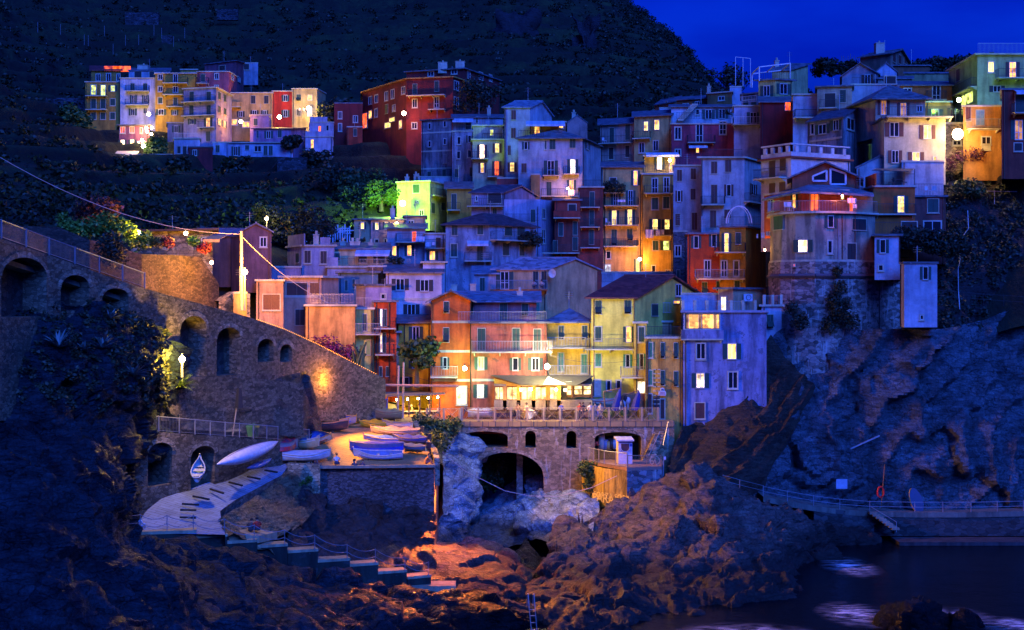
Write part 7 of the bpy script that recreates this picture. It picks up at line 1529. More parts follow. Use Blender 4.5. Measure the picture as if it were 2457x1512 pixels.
m=MB(); m.hexa([ZW(590,500,139.4),ZW(1100,500,139.4),ZW(1100,500,140.6),ZW(590,500,140.6),ZW(590,210,139.4),ZW(1100,130,139.4),ZW(1100,130,140.6),ZW(590,210,140.6)]); m.build('wall',plain((.22,.12,.03),.8),t)
for x in(720,1100): MB().bar((X(x),139.1,Z(520)),(X(x),139.1,Z(200)),.1,4).build('post',WOODP,t)
# market umbrella over awning
tp=thing('white_parasol','white square parasol glowing under the brilliant lamp','parasol',tuple(ZW(240,900,137.2))); m=MB(); ap=ZW(240,95,137.3); q=[ZW(150,250,136.2),ZW(600,245,136.2),ZW(460,180,138.6),ZW(190,180,138.6)]; m.add([ap]+q,[(0,1,2),(0,2,3),(0,3,4),(0,4,1),(4,3,2,1)]); m.build('canopy',plain((.75,.72,.6),.8,name='white_canvas'),tp); MB().bar(ap,ap-Vector((0,0,3.6)),.04).build('pole',WOODP,tp)
# cantilever parasols, closed
for i,(x0,y0,x1,y1,xb,yb,lab) in enumerate([(1325,390,1650,320,1545,755,'left closed navy parasol hanging from a slanted arm'),(1685,470,2020,360,1930,750,'right closed navy parasol hanging from a slanted arm')]):
    t=thing('closed_parasol',lab,'parasol',tuple(ZW(x0+30,640,138.6)),'closed navy parasols on the deck'); MB().bar(ZW(x0,y0,138.6),ZW(x0+30,700,138.6),.07,5).build('pole',WOODP,t); MB().bar(ZW(x0,y0,138.6),ZW(x1,y1,138.4),.06,5).build('arm',WOODP,t)
    a=ZW(x1,y1,138.4); b=ZW(xb,yb,138.2); m=MB(); ps=[(0,.03),(.12,.14),(.45,.3),(.8,.36),(1,.32)]; k=10; vs=[]
    for f,r in ps:
        c=a.lerp(b,f)
        for j in range(k): an=2*math.pi*j/k; rr=r*(1+.15*(j%2)); vs.append((c.x+math.cos(an)*rr,c.y+math.sin(an)*rr,c.z))
    m.add(vs,[(i_*k+j,i_*k+(j+1)%k,(i_+1)*k+(j+1)%k,(i_+1)*k+j) for i_ in range(4) for j in range(k)]); m.build('folded_canopy',plain((.03,.03,.22),.8,name='navy_canvas'),t)
# standing kayaks / paddle rack
for i,(x,y0,y1) in enumerate([(1640,530,740),(1690,590,740),(1745,520,745),(1800,560,745)]):
    t=thing('outboard_motor','%s of the outboard motors standing upright on the deck'%['leftmost','second','tallest third','rightmost'][i],'outboard motor',tuple(ZW(x,y1,139)),'outboard motors on the deck'); a=ZW(x,y1,139); b=ZW(x,y0,139)
    MB().bar(a,b,.09,6).build('leg',plain((.5,.5,.52),.5),t); MB().sphere(b,.27,8,6,(1,.8,1.3)).build('cowling',plain((.65,.65,.62),.4) if i%2 else plain((.03,.03,.035),.4),t,True)
t=thing('reed_screen','woven reed fence between the shop and the slim tangerine house','fence',tuple(ZW(1900,700,139.8))); m=MB()
for i in range(60): x=1700+430*i/60; m.bar(ZW(x,720,139.8),ZW(x,415+4*(i%3),139.8),.05,3)
m.build('reeds',plain((.3,.2,.1),.8),t)
K('J')
t=thing('carved_sign','white scalloped sign board with dark lettering between two small lamps','sign',tuple(ZW(762,1190,138.8))); m=MB(); c=ZW(762,1190,138.78); q_=.45; 
pts=[(-.75,-.85),(.75,-.85),(.82,-.5),(.8,0),(.5,.25),(.38,.75),(0,.95),(-.38,.75),(-.5,.25),(-.8,0),(-.82,-.5)]
m.add([(c.x+x*q_,138.75,c.z+z*q_) for x,z in pts]+[(c.x+x*q_,138.85,c.z+z*q_) for x,z in pts],[tuple(range(11)),tuple(range(11,22))[::-1]]+[(i,i+11,(i+1)%11+11,(i+1)%11) for i in range(11)]); m.build('board',plain((.6,.6,.62),.6,name='sign_paint'),t)
def text(s,loc,size,mat,parent,rot=(90,0,0),al='CENTER'):
    c=bpy.data.curves.new('lettering','FONT'); c.body=s; c.size=size; c.align_x=al; c.extrude=.01; o=bpy.data.objects.new('lettering',c); COL.objects.link(o); c.materials.append(mat); o.rotation_euler=[R_(x) for x in rot]
    bpy.context.view_layer.update(); me=bpy.data.meshes.new_from_object(o.evaluated_get(bpy.context.evaluated_depsgraph_get())); bpy.data.objects.remove(o); o=bpy.data.objects.new('lettering',me); COL.objects.link(o); o.rotation_euler=[R_(x) for x in rot]
    o.location=Vector(loc)-Vector(parent['_org']); o.parent=parent; return o
text('M',(c.x,138.72,c.z+.08),.32,DARK_SH,t); m=MB()
for z_,wd in((-.15,.5),(-.35,.55),(-.62,.6)): m.abox(c.x-wd*q_,c.x+wd*q_,138.735,138.75,c.z+z_*q_-.025,c.z+z_*q_+.025)
m.build('lettering_band',plain((.35,.12,.2),.6),t)
t=thing('menu_board','tall black menu boards chalked with pale lines beside the brown door','menu board',tuple(ZW(710,1330,138.8))); a=ZW(682,1335,138.8); b=ZW(738,1230,138.8); MB().abox(a.x,(a.x+b.x)/2-.02,138.75,138.85,a.z,b.z-.15).abox((a.x+b.x)/2+.02,b.x,138.75,138.85,a.z-.1,b.z+.05).build('board',plain((.03,.03,.03),.6),t); m=MB()
for i in range(9):
    for sx in(0,1): cx=a.x+(b.x-a.x)*(.25+.5*sx); m.abox(cx-.22,cx+.2,138.735,138.75,a.z+.25+i*.42,a.z+.33+i*.42)
m.build('chalk_writing',plain((.5,.48,.35),.8),t)
K('Z')
# kiosk
t=thing('ticket_kiosk','small white ticket kiosk with dark window hatch and blue lettering on the bridge platform','kiosk',tuple(ZW(815,575,133.3)))
X=lambda x,Y=133.3: ZW(x,0,Y).x; Z=lambda y,Y=133.3: ZW(0,y,Y).z
z0=zp; zt=Z(180)
m=MB(); m.abox(X(682),X(948),133.3,134.9,z0,zt); m.build('wall',plain((.66,.67,.74),.6,name='white_boards'),t)
MB().add([(X(682),133.29,z0),(X(640,134.5),134.5,z0),(X(640,134.5),134.5,zt),(X(682),133.29,zt)],[(0,3,2,1)]).build('side_wall',plain((.7,.6,.4),.6),t)
m=MB(); m.hexa([(X(650),133.0,zt),(X(980),133.0,zt),(X(965),135.2,zt+.1),(X(620),135.2,zt+.1),(X(650),133.0,zt+.12),(X(980),133.0,zt+.12),(X(965),135.2,zt+.25),(X(620),135.2,zt+.25)]); m.build('roof',WPAINT,t)
m=MB(); m.abox(X(735),X(890),133.25,133.3,Z(375),Z(232)); wn=m.build('window_hatch',plain((.1,.04,.04),.5),t); m=MB(); cx=X(812); m.tube([Vector((cx+.42*math.cos(a_),133.22,Z(300)+.42*math.sin(a_)*1.0)) for a_ in np.linspace(-math.pi,0,12)],.04,4); m.build('white_hoop',WPAINT,wn)
m=MB(); m.abox(X(692),X(940),133.26,133.3,Z(218),Z(190)); m.abox(X(900),X(945),133.26,133.3,Z(285),Z(235)); m.abox(X(775),X(850),133.26,133.3,Z(425),Z(405)); m.build('sign_panel',plain((.03,.06,.35),.6,name='navy_sign'),t)
m=MB()
for i in range(6): m.abox(X(692),X(728),133.27,133.3,Z(310+i*22),Z(304+i*22)); m.abox(X(900),X(940),133.27,133.3,Z(310+i*22),Z(304+i*22))
for i in range(9): m.abox(X(705+i*24),X(722+i*24),133.245,133.26,Z(200),Z(196))
for i in range(6): m.abox(X(745+i*22),X(760+i*22),133.245,133.26,Z(213),Z(208))
m.build('lettering_lines',plain((.4,.42,.6),.6),t)
fence('railing','mesh railing along the sloping edge of the kiosk platform',[ZW(100,555,135.8),ZW(410,625,132.4),ZW(848,680,130.6)],1.25,.1,1.4,mat=GALV,pr=.04)
fence('railing','thin rail on the open edge of the kiosk platform',[ZW(862,688,130.7),ZW(1230,690,131.1),ZW(1500,692,131.5)],1.1,.12,1.8,mat=plain((.3,.24,.16),.5,.3,name='rusty_rail'),pr=.04)
t=thing('cable_reel','white framed hose reel standing on the kiosk platform','reel',tuple(ZW(1380,620,132.5))); m=MB(); c=ZW(1380,560,132.5); k=14; m.tube([c+Vector((.45*math.cos(2*math.pi*i/k),0,.45*math.sin(2*math.pi*i/k))) for i in range(k+1)],.05,4); m.tube([ZW(1310,500,132.4),ZW(1320,455,132.4),ZW(1410,440,132.4)],.06,4); m.bar(ZW(1330,640,132.4),ZW(1400,500,132.4),.04); m.bar(ZW(1410,640,132.4),ZW(1380,500,132.4),.04); m.build('reel_frame',plain((.6,.5,.35),.5),t)
t=thing('small_sign','small pale sign on a post at the end of the kiosk platform','sign',tuple(ZW(1548,840,132))); MB().bar(ZW(1548,850,132),ZW(1548,480,132),.04).build('post',GALV,t); a=ZW(1552,540,131.9); b=ZW(1595,480,131.9); MB().abox(a.x,b.x,131.88,131.92,a.z,b.z).build('plate',plain((.55,.6,.75),.5),t)
for i,(x,y,cc,lab) in enumerate([(360,300,(.6,.58,.45),'tall cream barrel'),(430,300,(.2,.3,.45),'blue drum'),(480,305,(.55,.4,.1),'yellow bucket'),(545,290,(.04,.04,.04),'black round bin'),(610,290,(.3,.5,.6),'pale cyan drum'),(258,265,(.6,.08,.03),'red ball float')]):
    p=ZW(x,y+40 if i!=5 else y,138.4); t=thing('storage_drum',lab+' stored in the right bridge vault','drum',tuple(p),None); hh=[1.5,.9,.8,.95,.9,.35][i]
    MB().bar(p,p+Vector((0,0,hh)),.36 if i!=5 else .25,12,.32).build('drum_body',plain(cc,.5),t,True); MB().bar(p+Vector((0,0,hh)),p+Vector((0,0,hh+.06)),.3,12).build('lid',plain(tuple(x_*.6 for x_ in cc),.5),t)
gt=thing('wall_graffiti','two lines of faded yellow painted letters low on the rendered platform flank','lettering',tuple(ZW(600,1340,131))); 
dq=(B1-A1); dq.z=0; angq=math.degrees(math.atan2(dq.y,dq.x))
for s_,x,y,sz in(('PARANO',590,1375,1.15),('FORZA SORA',610,1290,.75)):
    q=A1.lerp(B1,(x-410)/435); z_=ZW(0,y,131.5).z; n_=Vector((dq.y,-dq.x,0)).normalized(); q=q+n_*.42; q.z=z_; text(s_,tuple(q),sz,plain((.8,.62,.12),.8),gt,(90,0,angq))
# ---------------- bins, poles, misc on left path ----------------
K('S')
t=thing('wheelie_bin','green lidded waste bin on the lower path','bin',tuple(ZW(535,375,113.8))); a=ZW(508,372,113.8); b=ZW(562,290,113.8); MB().hexa([(a.x+.1,113.5,a.z),(b.x-.1,113.5,a.z),(b.x-.1,114.3,a.z),(a.x+.1,114.3,a.z),(a.x,113.4,b.z),(b.x,113.4,b.z),(b.x,114.4,b.z),(a.x,114.4,b.z)]).build('bin_body',plain((.08,.3,.03),.5,name='green_plastic'),t); MB().hexa([(a.x-.03,113.3,b.z+.01),(b.x+.03,113.3,b.z+.01),(b.x+.03,114.45,b.z+.12),(a.x-.03,114.45,b.z+.12),(a.x-.03,113.3,b.z+.1),(b.x+.03,113.3,b.z+.1),(b.x,114.4,b.z+.25),(a.x,114.4,b.z+.25)]).build('lid',plain((.1,.35,.05),.5),t)
t=thing('wheelie_bin','yellow lidded waste bin beside the green one','bin',tuple(ZW(590,375,114.4))); a=ZW(568,374,115); b=ZW(618,290,115); MB().hexa([(a.x+.1,114.6,a.z),(b.x-.1,114.6,a.z),(b.x-.1,115.3,a.z),(a.x+.1,115.3,a.z),(a.x,114.5,b.z),(b.x,114.5,b.z),(b.x,115.4,b.z),(a.x,115.4,b.z)]).build('bin_body',plain((.1,.1,.02),.5),t); MB().abox(a.x-.03,b.x+.03,114.45,115.45,b.z+.01,b.z+.16).build('lid',plain((.5,.35,.02),.5),t)
t=thing('leaning_pole','thin leaning pole with a furled dark banner beside the lower path','pole',tuple(ZW(400,270,112))); MB().bar(ZW(380,370,110.5),ZW(432,0,110.5),.05,5).build('pole_shaft',plain((.5,.38,.25),.6),t); MB().bar(ZW(437,120,110.4),ZW(440,-50,110.4),.35,5,.2).build('furled_banner',plain((.02,.02,.03),.9),t)
t=MB(); q=[ZW(-60,315,111),ZW(420,302,113),ZW(455,312,112.5),ZW(0,335,110)]; t.hexa([p-Vector((0,0,.12)) for p in q]+q); tag(t.build('timber_stack',plain((.5,.38,.15),.7,name='pale_timber')),'long pale timber boards laid on the lower path','boards')
K('0')
t=thing('utility_pole','tall pale pole rising behind the blazing orange street lamp','pole',tuple(W(580,745,131))); MB().bar(W(580,745,131),W(579,555,131),.16,8,.12).build('pole_shaft',plain((.5,.42,.3),.7),t); MB().bar(W(574,565,131),W(586,563,131),.05).build('crossbar',IRON,t)
def cable(label,pts,r=.03,mat=None):
    m=MB(); m.tube([Vector(p) for p in pts],r,4); tag(m.build('overhead_cable',mat or plain((.55,.5,.45),.6,name='pale_cable')),label,'cable')
def sag(a,b,s,n=12): return [a.lerp(b,i/n)-Vector((0,0,s*4*(i/n)*(1-i/n))) for i in range(n+1)]
cable('long cable running from the upper left edge down to the pole by the street lamp',sag(W(-30,360,112),W(577,562,131),1.6),.028)
cable('cable dropping from the pole to the rooftop terrace of the apricot house',sag(W(583,570,131),W(790,728,140),.6),.028)
cable('rope hanging from the piazza across the gorge toward the platform',[W(1000,1020,133),W(1040,1068,132),W(1115,1130,132),W(1212,1178,132.3),W(1270,1190,132.5),W(1340,1191,132.3),W(1420,1170,131.5),W(1480,1142,130.4)],.035)
t=thing('steel_ladder','steel bathing ladder fixed over the dark rock edge at the bottom','ladder',tuple(W(1275,1500,100)))
K('N')
for x0,x1 in((768,792),(806,828)): 
    MB().tube([ZW(x0-5,1275,99.6),ZW(x0-3,1200,99.4),ZW(x0+3,1198,99.2),ZW(x0+8,1285,98.9),ZW(x1,1440,98.6)],.035,5).build('side_rail',GALV,t)
for y in(1300,1340,1385,1430): MB().bar(ZW(779+(y-1300)*.1,y,98.8),ZW(815+(y-1300)*.1,y,98.8),.03).build('rung',GALV,t)
K('O')
t=thing('life_ring_post','post with a red life ring on the cliff path','life ring',tuple(ZW(920,862,137))); MB().bar(ZW(918,866,137),ZW(937,630,137.5),.05).build('post',WOODP,t); c=ZW(916,776,136.9); k=14; MB().tube([c+Vector((.3*math.cos(2*math.pi*i/k),0,.5*math.sin(2*math.pi*i/k))) for i in range(k+1)],.1,6).build('ring',plain((.8,.03,.02),.5),t)
t=thing('standing_kayak','dark blue paddle board with an orange edge leaning upright by the cliff path','paddle board',tuple(ZW(1110,875,137))); m=MB(); k=20; c=ZW(1105,822,137.4); pts=[(math.cos(2*math.pi*i/k)*.62+.25*math.sin(2*math.pi*i/k)*-1,math.sin(2*math.pi*i/k)*1.05) for i in range(k)]; m.add([(c.x+x,137.3+z*.3,c.z+z*1.15) for x,z in pts]+[(c.x+x,137.42+z*.3,c.z+z*1.15) for x,z in pts],[tuple(range(k))[::-1],tuple(range(k,2*k))]+[(i,(i+1)%k,(i+1)%k+k,i+k) for i in range(k)]); m.build('board_shell',plain((.008,.015,.09),.5),t); MB().tube([Vector((c.x+x,137.3+z*.3,c.z+z*1.15)) for x,z in pts[6:16]],.05,4).build('edge_strip',plain((.7,.3,.03),.5),t)
t=MB(); a=ZW(690,768,136.6); b=ZW(750,714,136.6); t.abox(a.x,b.x,137.5,137.6,a.z+.05,b.z); tag(t.build('notice_board',plain((.4,.45,.6),.7)),'pale square notice panel mounted on the cliff','notice board')
t=MB(); t.bar(ZW(755,545,138.4),ZW(910,475,138.6),.09,4); tag(t.build('steel_beam',GALV),'slanted pale steel beam bolted across the cliff','beam')
K('0')
cable('white drain pipe zigzagging down the dark slope at the right',[W(2322,505,148.5),W(2324,548,147.5),W(2313,563,147.2),W(2302,585,146),W(2304,625,144.5),W(2299,645,143.5),W(2300,700,142),W(2303,742,141)],.045,GALV)
fence('railing','thin fence rails across the dark slope above the right cliff',[W(2248,722,143.5),W(2310,728,143.4),W(2457,738,144.5)],1.1,.2,2.6,mat=IRON,style='lines',pr=.03,cat='railing')
t=thing('plant_frame','tall white frame of a netted garden plot on the right slope','garden frame',tuple(W(2310,490,156))); m=MB()
for x in(2312,2386): m.bar(W(x,490,155),W(x,457,155),.04)
m.bar(W(2288,457,155),W(2440,460,155),.035); m.bar(W(2270,488,155),W(2370,490,155),.045); m.build('frame_bars',WPAINT,t)
# garden building on left
K('G')
House('low stone garden house glowing behind the veranda lamps',(.5,.4,.2),[(1050,141),(1700,138)],470,720,'flat',dep=7,ov=.6,cat='garden house',rm=plain((.08,.05,.04),.8),mat=stone((.42,.34,.2),1.6))
w('s',46,90,(1180,525),sh=LGREEN_SH); w('o',50,90,(1640,560))
awning(1690,1820,500,535,d=1.5,mat=plain((.6,.35,.15),.8)); rail(1185,1800,655,h=1.1,rm=IRON,off=-1.3)
House('purple gabled cottage above the street lamp with one dark window',(.16,.1,.13),[(1850,149),(1920,147),(2170,147)],505,800,'flat',dep=7,ov=.1,rm=SLATE,ref=1)
House('gable end of the purple cottage with slate roof wing',(.17,.1,.14),[(1925,146.5),(2172,146.5)],470,800,'G',.8,8,ov=.25,rm=slatem((.15,.17,.22))); w('o',50,75,(2107,550)); 
House('slate roofed link building left of the purple cottage',(.12,.08,.09),[(1600,150),(1925,150)],500,760,'s',1.0,7,ov=.3,rm=slatem((.15,.17,.22)))
K('I')
cable('thin cable sagging across the yellow and pink harbour houses',sag(ZW(-180,830,138.5),ZW(200,820,138),.5),.02,IRON)
cable('wire looping from the pink house to the lemon yellow house',sag(ZW(1320,830,138.4),ZW(2450,800,138),1.0),.02,IRON)
cable('wire slanting down from the orange house to the terrace lamps',sag(ZW(-60,1000,138),ZW(590,1160,137.5),.3),.02,IRON)
K('0')
House('dark alley wall under the street lamp with warm lit doorway',(.5,.35,.15),[(560,133.5),(592,133.5)],705,800,'flat',dep=3,ov=.05)
# laundry and small things
K('F')
def cloth(label,x,y,wd,ht,col,hs=None,Y=None,off=1.25):
    b=hs or H.cur; p=b.hit(UX(x),VY(y)) if Y is None else ZW(x,y,Y); p=p+Vector((0,-off,0)); s=p.y/F*zf[2]; wv=wd*s/2; hv=ht*s; m=MB(); k=6; g=[]
    for i in range(k+1):
        for j in(0,1): g.append((p.x-wv+2*wv*i/k,p.y+.06*math.sin(i*2.2),p.z-j*hv*(1+.08*math.sin(i*3))))
    m.add(g,[(2*i,2*i+1,2*i+3,2*i+2) for i in range(k)]); m.add([(a,b_+.02,c) for a,b_,c in g],[(2*i,2*i+2,2*i+3,2*i+1) for i in range(k)]); o=m.build('laundry_cloth',plain(col,.9,name='cloth')); tag(o,label,'laundry')
hh=[o for o in bpy.data.objects if o.get('label','').startswith('tall mustard')][0]
for i,(x,wd,ht,lab) in enumerate([(640,75,80,'patterned sheet hanging at the left of the mustard tower balcony'),(722,45,58,'white towel in the middle of the mustard tower balcony'),(766,30,48,'small white towel at the right of the mustard tower balcony')]): cloth(lab,x,692,wd,ht,(.65,.62,.7),Y=190.2,off=0)
K('L')
for x,y,wd,ht,lab in((892,325,70,40,'white sheet drying on the cream veranda'),(915,372,34,34,'white shirt drying under the sheet'),(135,612,14,34,'first white garment on the line left of the round tower'),(180,600,30,45,'second, widest garment on the line left of the round tower'),(222,592,36,34,'third garment on the line left of the round tower')): cloth(lab,x,y,wd,ht,(.68,.66,.72),Y=140.8 if x>800 else 146,off=0)
K('C')
for x,y,wd,ht,lab in((778,1307,38,36,'left towel under the balcony beside the white narrow house'),(822,1307,28,24,'right towel under the balcony beside the white narrow house'),(1925,888,50,45,'white sheet on the lowest balcony of the broad lavender house'),(715,1262,70,40,'white laundry on the balcony with the red glowing doorway')): cloth(lab,x,y,wd,ht,(.68,.66,.75),Y={778:173.8,822:173.8,1925:201,715:174.2}[x],off=0)
K('F'); cloth('striped cloth on the second balcony of the beige tower',370,405,75,22,(.68,.66,.7),Y=191,off=0)
def chair(label,x,y,Y,col=(.7,.7,.75),ang=0):
    p=ZW(x,y,Y); t=thing('terrace_chair',label,'chair',tuple(p)); t['_org']=[0,0,0]; mm_=plain(col,.5)
    MB().abox(-.25,.25,-.25,.25,.42,.47).build('seat',mm_,t); MB().abox(-.25,.25,.22,.26,.47,.95).build('backrest',mm_,t)
    for sx in(-1,1):
        for sy in(-1,1): MB().bar((sx*.22,sy*.22,0),(sx*.22,sy*.22,.44),.025).build('leg',mm_,t)
    t.rotation_euler=(0,0,R_(ang)); return t
chair('white chair on the second balcony of the beige tower',240,652,191.6,ang=60); K('D'); chair('white chair on the upper gallery of the beige violet house',205,925,214.6,ang=40); K('L'); chair('white deck chair on the terrace right of the orange house',1500,300,148.5,ang=30); chair('second white deck chair on the terrace right of the orange house',1545,300,148.5,ang=-30)
chair('dark chair left of the table on the orange house terrace',1205,232,148,(.02,.03,.03),-90); chair('dark chair right of the table on the orange house terrace',1310,232,148,(.02,.03,.03),90); chair('white plastic chair on the round tower terrace',370,430,142.3); chair('second white chair on the round tower terrace',400,430,142.3,ang=20)
t=thing('terrace_table','dark table on the orange house terrace','table',tuple(ZW(1260,232,148))); p=ZW(1260,232,148); MB().abox(p.x-.6,p.x+.6,p.y-.4,p.y+.4,p.z+.7,p.z+.75).build('tabletop',IRON,t)
for a,b in((-.5,.5),(.5,-.5)): MB().bar(p+Vector((a,0,0)),p+Vector((b,0,.7)),.03).build('leg',IRON,t)
K('J'); t=thing('air_conditioner','white air conditioning unit on the blue rooftop kitchen wall','air conditioner',tuple(ZW(1580,285,144))); c=ZW(1580,285,145.6); MB().abox(c.x-.45,c.x+.45,c.y-.4,c.y,c.z-.35,c.z+.35).build('casing',plain((.6,.62,.68),.5),t); k=12; MB().tube([Vector((c.x+.05+.25*math.cos(2*math.pi*i/k),c.y-.42,c.z+.25*math.sin(2*math.pi*i/k))) for i in range(k+1)],.03,4).build('fan_grille',DRK,t)
t=thing('satellite_dish','white satellite dish on the side of the peach gabled house','satellite dish',tuple(W(1325,655,155.5))); c=W(1325,656,155.3); m=MB(); k=12; m.add([tuple(c+Vector((0,.15,0)))]+[(c.x+.42*math.cos(2*math.pi*i/k),c.y,c.z+.5*math.sin(2*math.pi*i/k)) for i in range(k)],[(0,1+i,1+(i+1)%k) for i in range(k)]); m.build('dish',plain((.65,.6,.5),.5),t); MB().bar(c+Vector((0,.1,0)),c+Vector((0,.5,-.3)),.03).bar(c+Vector((0,.1,-.1)),c+Vector((.25,-.35,-.05)),.015).build('arm',GALV,t)
K('R'); t=thing('terrace_dome','pale domed frame on the terrace above the ochre house','garden dome',tuple(ZW(655,1215,158))); c=ZW(655,1205,158); 
for q in(-.5,0,.5): MB().tube([c+Vector((1.45*math.cos(a_)*math.cos(q),1.4*math.sin(q)+.0,1.9*math.sin(a_))) for a_ in np.linspace(0,math.pi,12)],.04,4).build('hoop',WPAINT,t)
K('0')
# ---------------- trees and plants ----------------
LEAF=foliagem((.035,.075,.02)); LEAF2=foliagem((.05,.1,.02),'bright_foliage'); LEAFD=foliagem((.02,.035,.018),'dark_foliage'); BARK=plain((.1,.07,.05),.9,name='bark')
def tree(label,u,v,Y,hgt,rad,n=2200,leaf=.32,mat=None,name='leafy_tree',seed=0,cat='tree',group=None,squash=.8):
    p=W(u,v,Y); rg=np.random.default_rng(seed+int(u)); t=thing(name,label,cat,tuple(p),group); m=MB(); top=p+Vector((0,0,hgt-rad*.6)); m.bar(p,top,rad*.1+.05,7,rad*.05); C=[];Rr=[]
    for i in range(9):
        a=rg.random()*6.28; rr=rad*(.2+.55*rg.random()); q=top+Vector((math.cos(a)*rr,math.sin(a)*rr*.8,(rg.random()-.45)*rad*.9)); m.bar(p.lerp(top,.55+.4*rg.random()),q,rad*.04+.02,5,.02); C.append(tuple(q)); s=rad*(.3+.28*rg.random()); Rr.append((s,s,s*squash))
    m.build('trunk',BARK,t); leaves('crown',C,Rr,n,leaf,mat or LEAF,t,seed=seed+3); return t
tree('round dark tree lit from within by a yellow lamp',642,560,172,3.2,2.1,2200,.18,LEAF2,seed=1)
tree('broad dark tree right of the lamp tree above the lilac house',700,590,170,4.4,3.4,3000,.24,LEAFD,seed=2)
tree('dark tree leaning over the purple gabled cottage',748,600,168,3.2,2.6,1800,.22,LEAFD,seed=3)
tree('tree flooded green beside the lime lit house',915,508,208,4.2,3.2,3400,.24,LEAF2,seed=4)
tree('large tree left of the green flooded tree on the slope',865,500,214,5.6,4.8,4200,.28,LEAF,seed=5)
tree('dark bush tree at the far left of the green lamp slope',815,470,222,4.5,4,2400,.3,LEAFD,seed=6)
tree('glossy magnolia beside the terrace restaurant roof',1000,930,139.6,4.6,2.3,1500,.3,LEAF2,name='magnolia_tree',seed=7)
tree('dark tree with pale blossoms by the red building',1150,262,240,5,4.2,3000,.26,LEAFD,seed=8)
tree('small lit tree beside the far village restaurant',377,372,243,3,2.6,1600,.4,LEAF2,seed=9)
tree('green lit shrub left of the ochre four storey house',180,310,262,4,4,1800,.45,LEAF2,seed=10)
tree('dark tree right of the white terrace rooms of the far village',700,366,246,2.6,2.2,1500,.4,LEAFD,seed=11)
tree('dark tree right of the far village end house',800,290,262,4,4,2000,.45,LEAFD,seed=12)
tree('bush climbing beside the stepped house of the far village',770,392,243,2.6,4,2400,.42,LEAFD,seed=13)
tree('dark tree under the crimson hut of the far village',560,415,236,2.6,3.6,2200,.45,LEAFD,seed=14)
tree('dark tree under the slate blue house of the far village',420,412,238,2.4,3.2,1800,.45,LEAFD,seed=15)
tree('dark tree below the lit awning of the far village',300,425,232,2.8,4,2000,.45,LEAFD,seed=16)
for i,(u,v,Y,h,r,lab) in enumerate([(1975,178,238,2.6,2.4,'first skyline shrub left of the lone house'),(2010,176,238,2.2,2.2,'second skyline shrub left of the lone house'),(2045,176,238,2,2.0,'skyline shrub touching the lone house'),(2205,185,240,3,2.4,'leafy skyline tree just right of the lone house'),(2240,180,240,2.8,2.4,'second skyline tree right of the lone house'),(2275,178,240,3,2.7,'round skyline tree before the cream apartments'),(2315,176,240,2.8,2.6,'last skyline tree before the cream apartments'),(1745,240,250,6,4,'bushy tree at the foot of the mountain edge')]):
    tree(lab,u,v,Y,h,r,900,.34,LEAFD,seed=30+i,group='skyline trees and shrubs' if i<7 else None)
# vine stakes on the skyline
sk=thing('vine_stakes','row of thin vineyard stakes on the skyline left of the lone house','stakes',tuple(W(2080,150,239))); m=MB(); rg=random.Random(4)
for i in range(22): u=2020+i*5; m.bar(W(u,162,239),W(u+rg.uniform(-1,1),140-rg.uniform(0,14) if i%3 else 134,239),.05,4)
m.build('stake_row',plain((.2,.16,.14),.9),sk)
def spiky(label,u,v,Y,r,n=26,mat=None,name='agave',cat='agave plant',wd=.1,droop=.5,group=None):
    p=W(u,v,Y); rg=random.Random(int(u*7+v)); t=thing(name,label,cat,tuple(p),group); m=MB()
    for i in range(n):
        a=rg.uniform(0,6.28); e=rg.uniform(.15,1.3); d=Vector((math.cos(a)*math.cos(e),math.sin(a)*math.cos(e),math.sin(e))); s=Vector((-math.sin(a),math.cos(a),0)); L=r*rg.uniform(.75,1.1); q=[p+d*L*f+Vector((0,0,-droop*L*f*f*.5)) for f in(0,.35,.7,1)]; ws=[wd*.8,wd,wd*.6,.005]
        vs=[]; 
        for c,w_ in zip(q,ws): vs+=[c-s*w_,c+Vector((0,0,-w_*.3)),c+s*w_]
        m.add(vs,[(3*k+j,3*k+j+1,3*k+4+j,3*k+3+j) for k in range(3) for j in(0,1)])
    m.build('leaf_rosette',mat or plain((.16,.22,.2),.5,name='agave_leaf'),t); return t
def hug(u,v,G):
    # nearest surface depth of rock grid G at image point
    P=G.reshape(-1,3); uu=CU+P[:,0]*F/P[:,1]; vv=CV-(P[:,2]-CZ)*F/P[:,1]; i=np.argmin((uu-u)**2+(vv-v)**2); return P[i,1]
for u,v,r,lab in((140,832,1.6,'largest pale agave on the dark left cliff'),(125,745,1.3,'upper agave under the arched niches'),(85,752,1.2,'spiky agave at the left of the upper pair'),(265,765,1.1,'agave near the third niche'),(245,835,1.3,'agave right of the largest one'),(320,900,1.4,'agave beside the bluish boulder'),(345,940,1.2,'lowest agave above the lower path'),(200,840,1.0,'small agave between the two big ones')):
    spiky(lab,u,v,hug(u,v,LC)-.25,r,group='agaves on the left cliff')
spiky('bright lit aloe under the orange lamp beside the niches',432,930,105.5,1.8,60,plain((.25,.35,.05),.6,name='aloe_leaf'),'aloe','aloe plant',.07)
spiky('palm like yucca on the skyline at the upper right',2345,150,200,1.6,30,LEAFD,'yucca','yucca',.08)
spiky('dark potted palm on the white stair terrace',1748,275,206,1.5,24,LEAFD,'yucca','yucca',.1)
def bush(label,C,R,n,leaf,mat,cat='shrub',name='shrub',kind=None,seed=0):
    c=np.mean(np.array(C),0); t=thing(name,label,cat,tuple(c),kind=kind); leaves('foliage',C,R,n,leaf,mat,t,seed=seed); return t
bush('bougainvillea with purple flowers below the apricot house',[tuple(W(u,v,138.6)) for u,v in((760,838),(785,830),(800,845),(820,855),(840,850),(775,850))],[1.4,1.3,1.2,1.3,1.0,1.2],2200,.16,foliagem((.13,.01,.07),'bougainvillea'),'bougainvillea','bougainvillea')
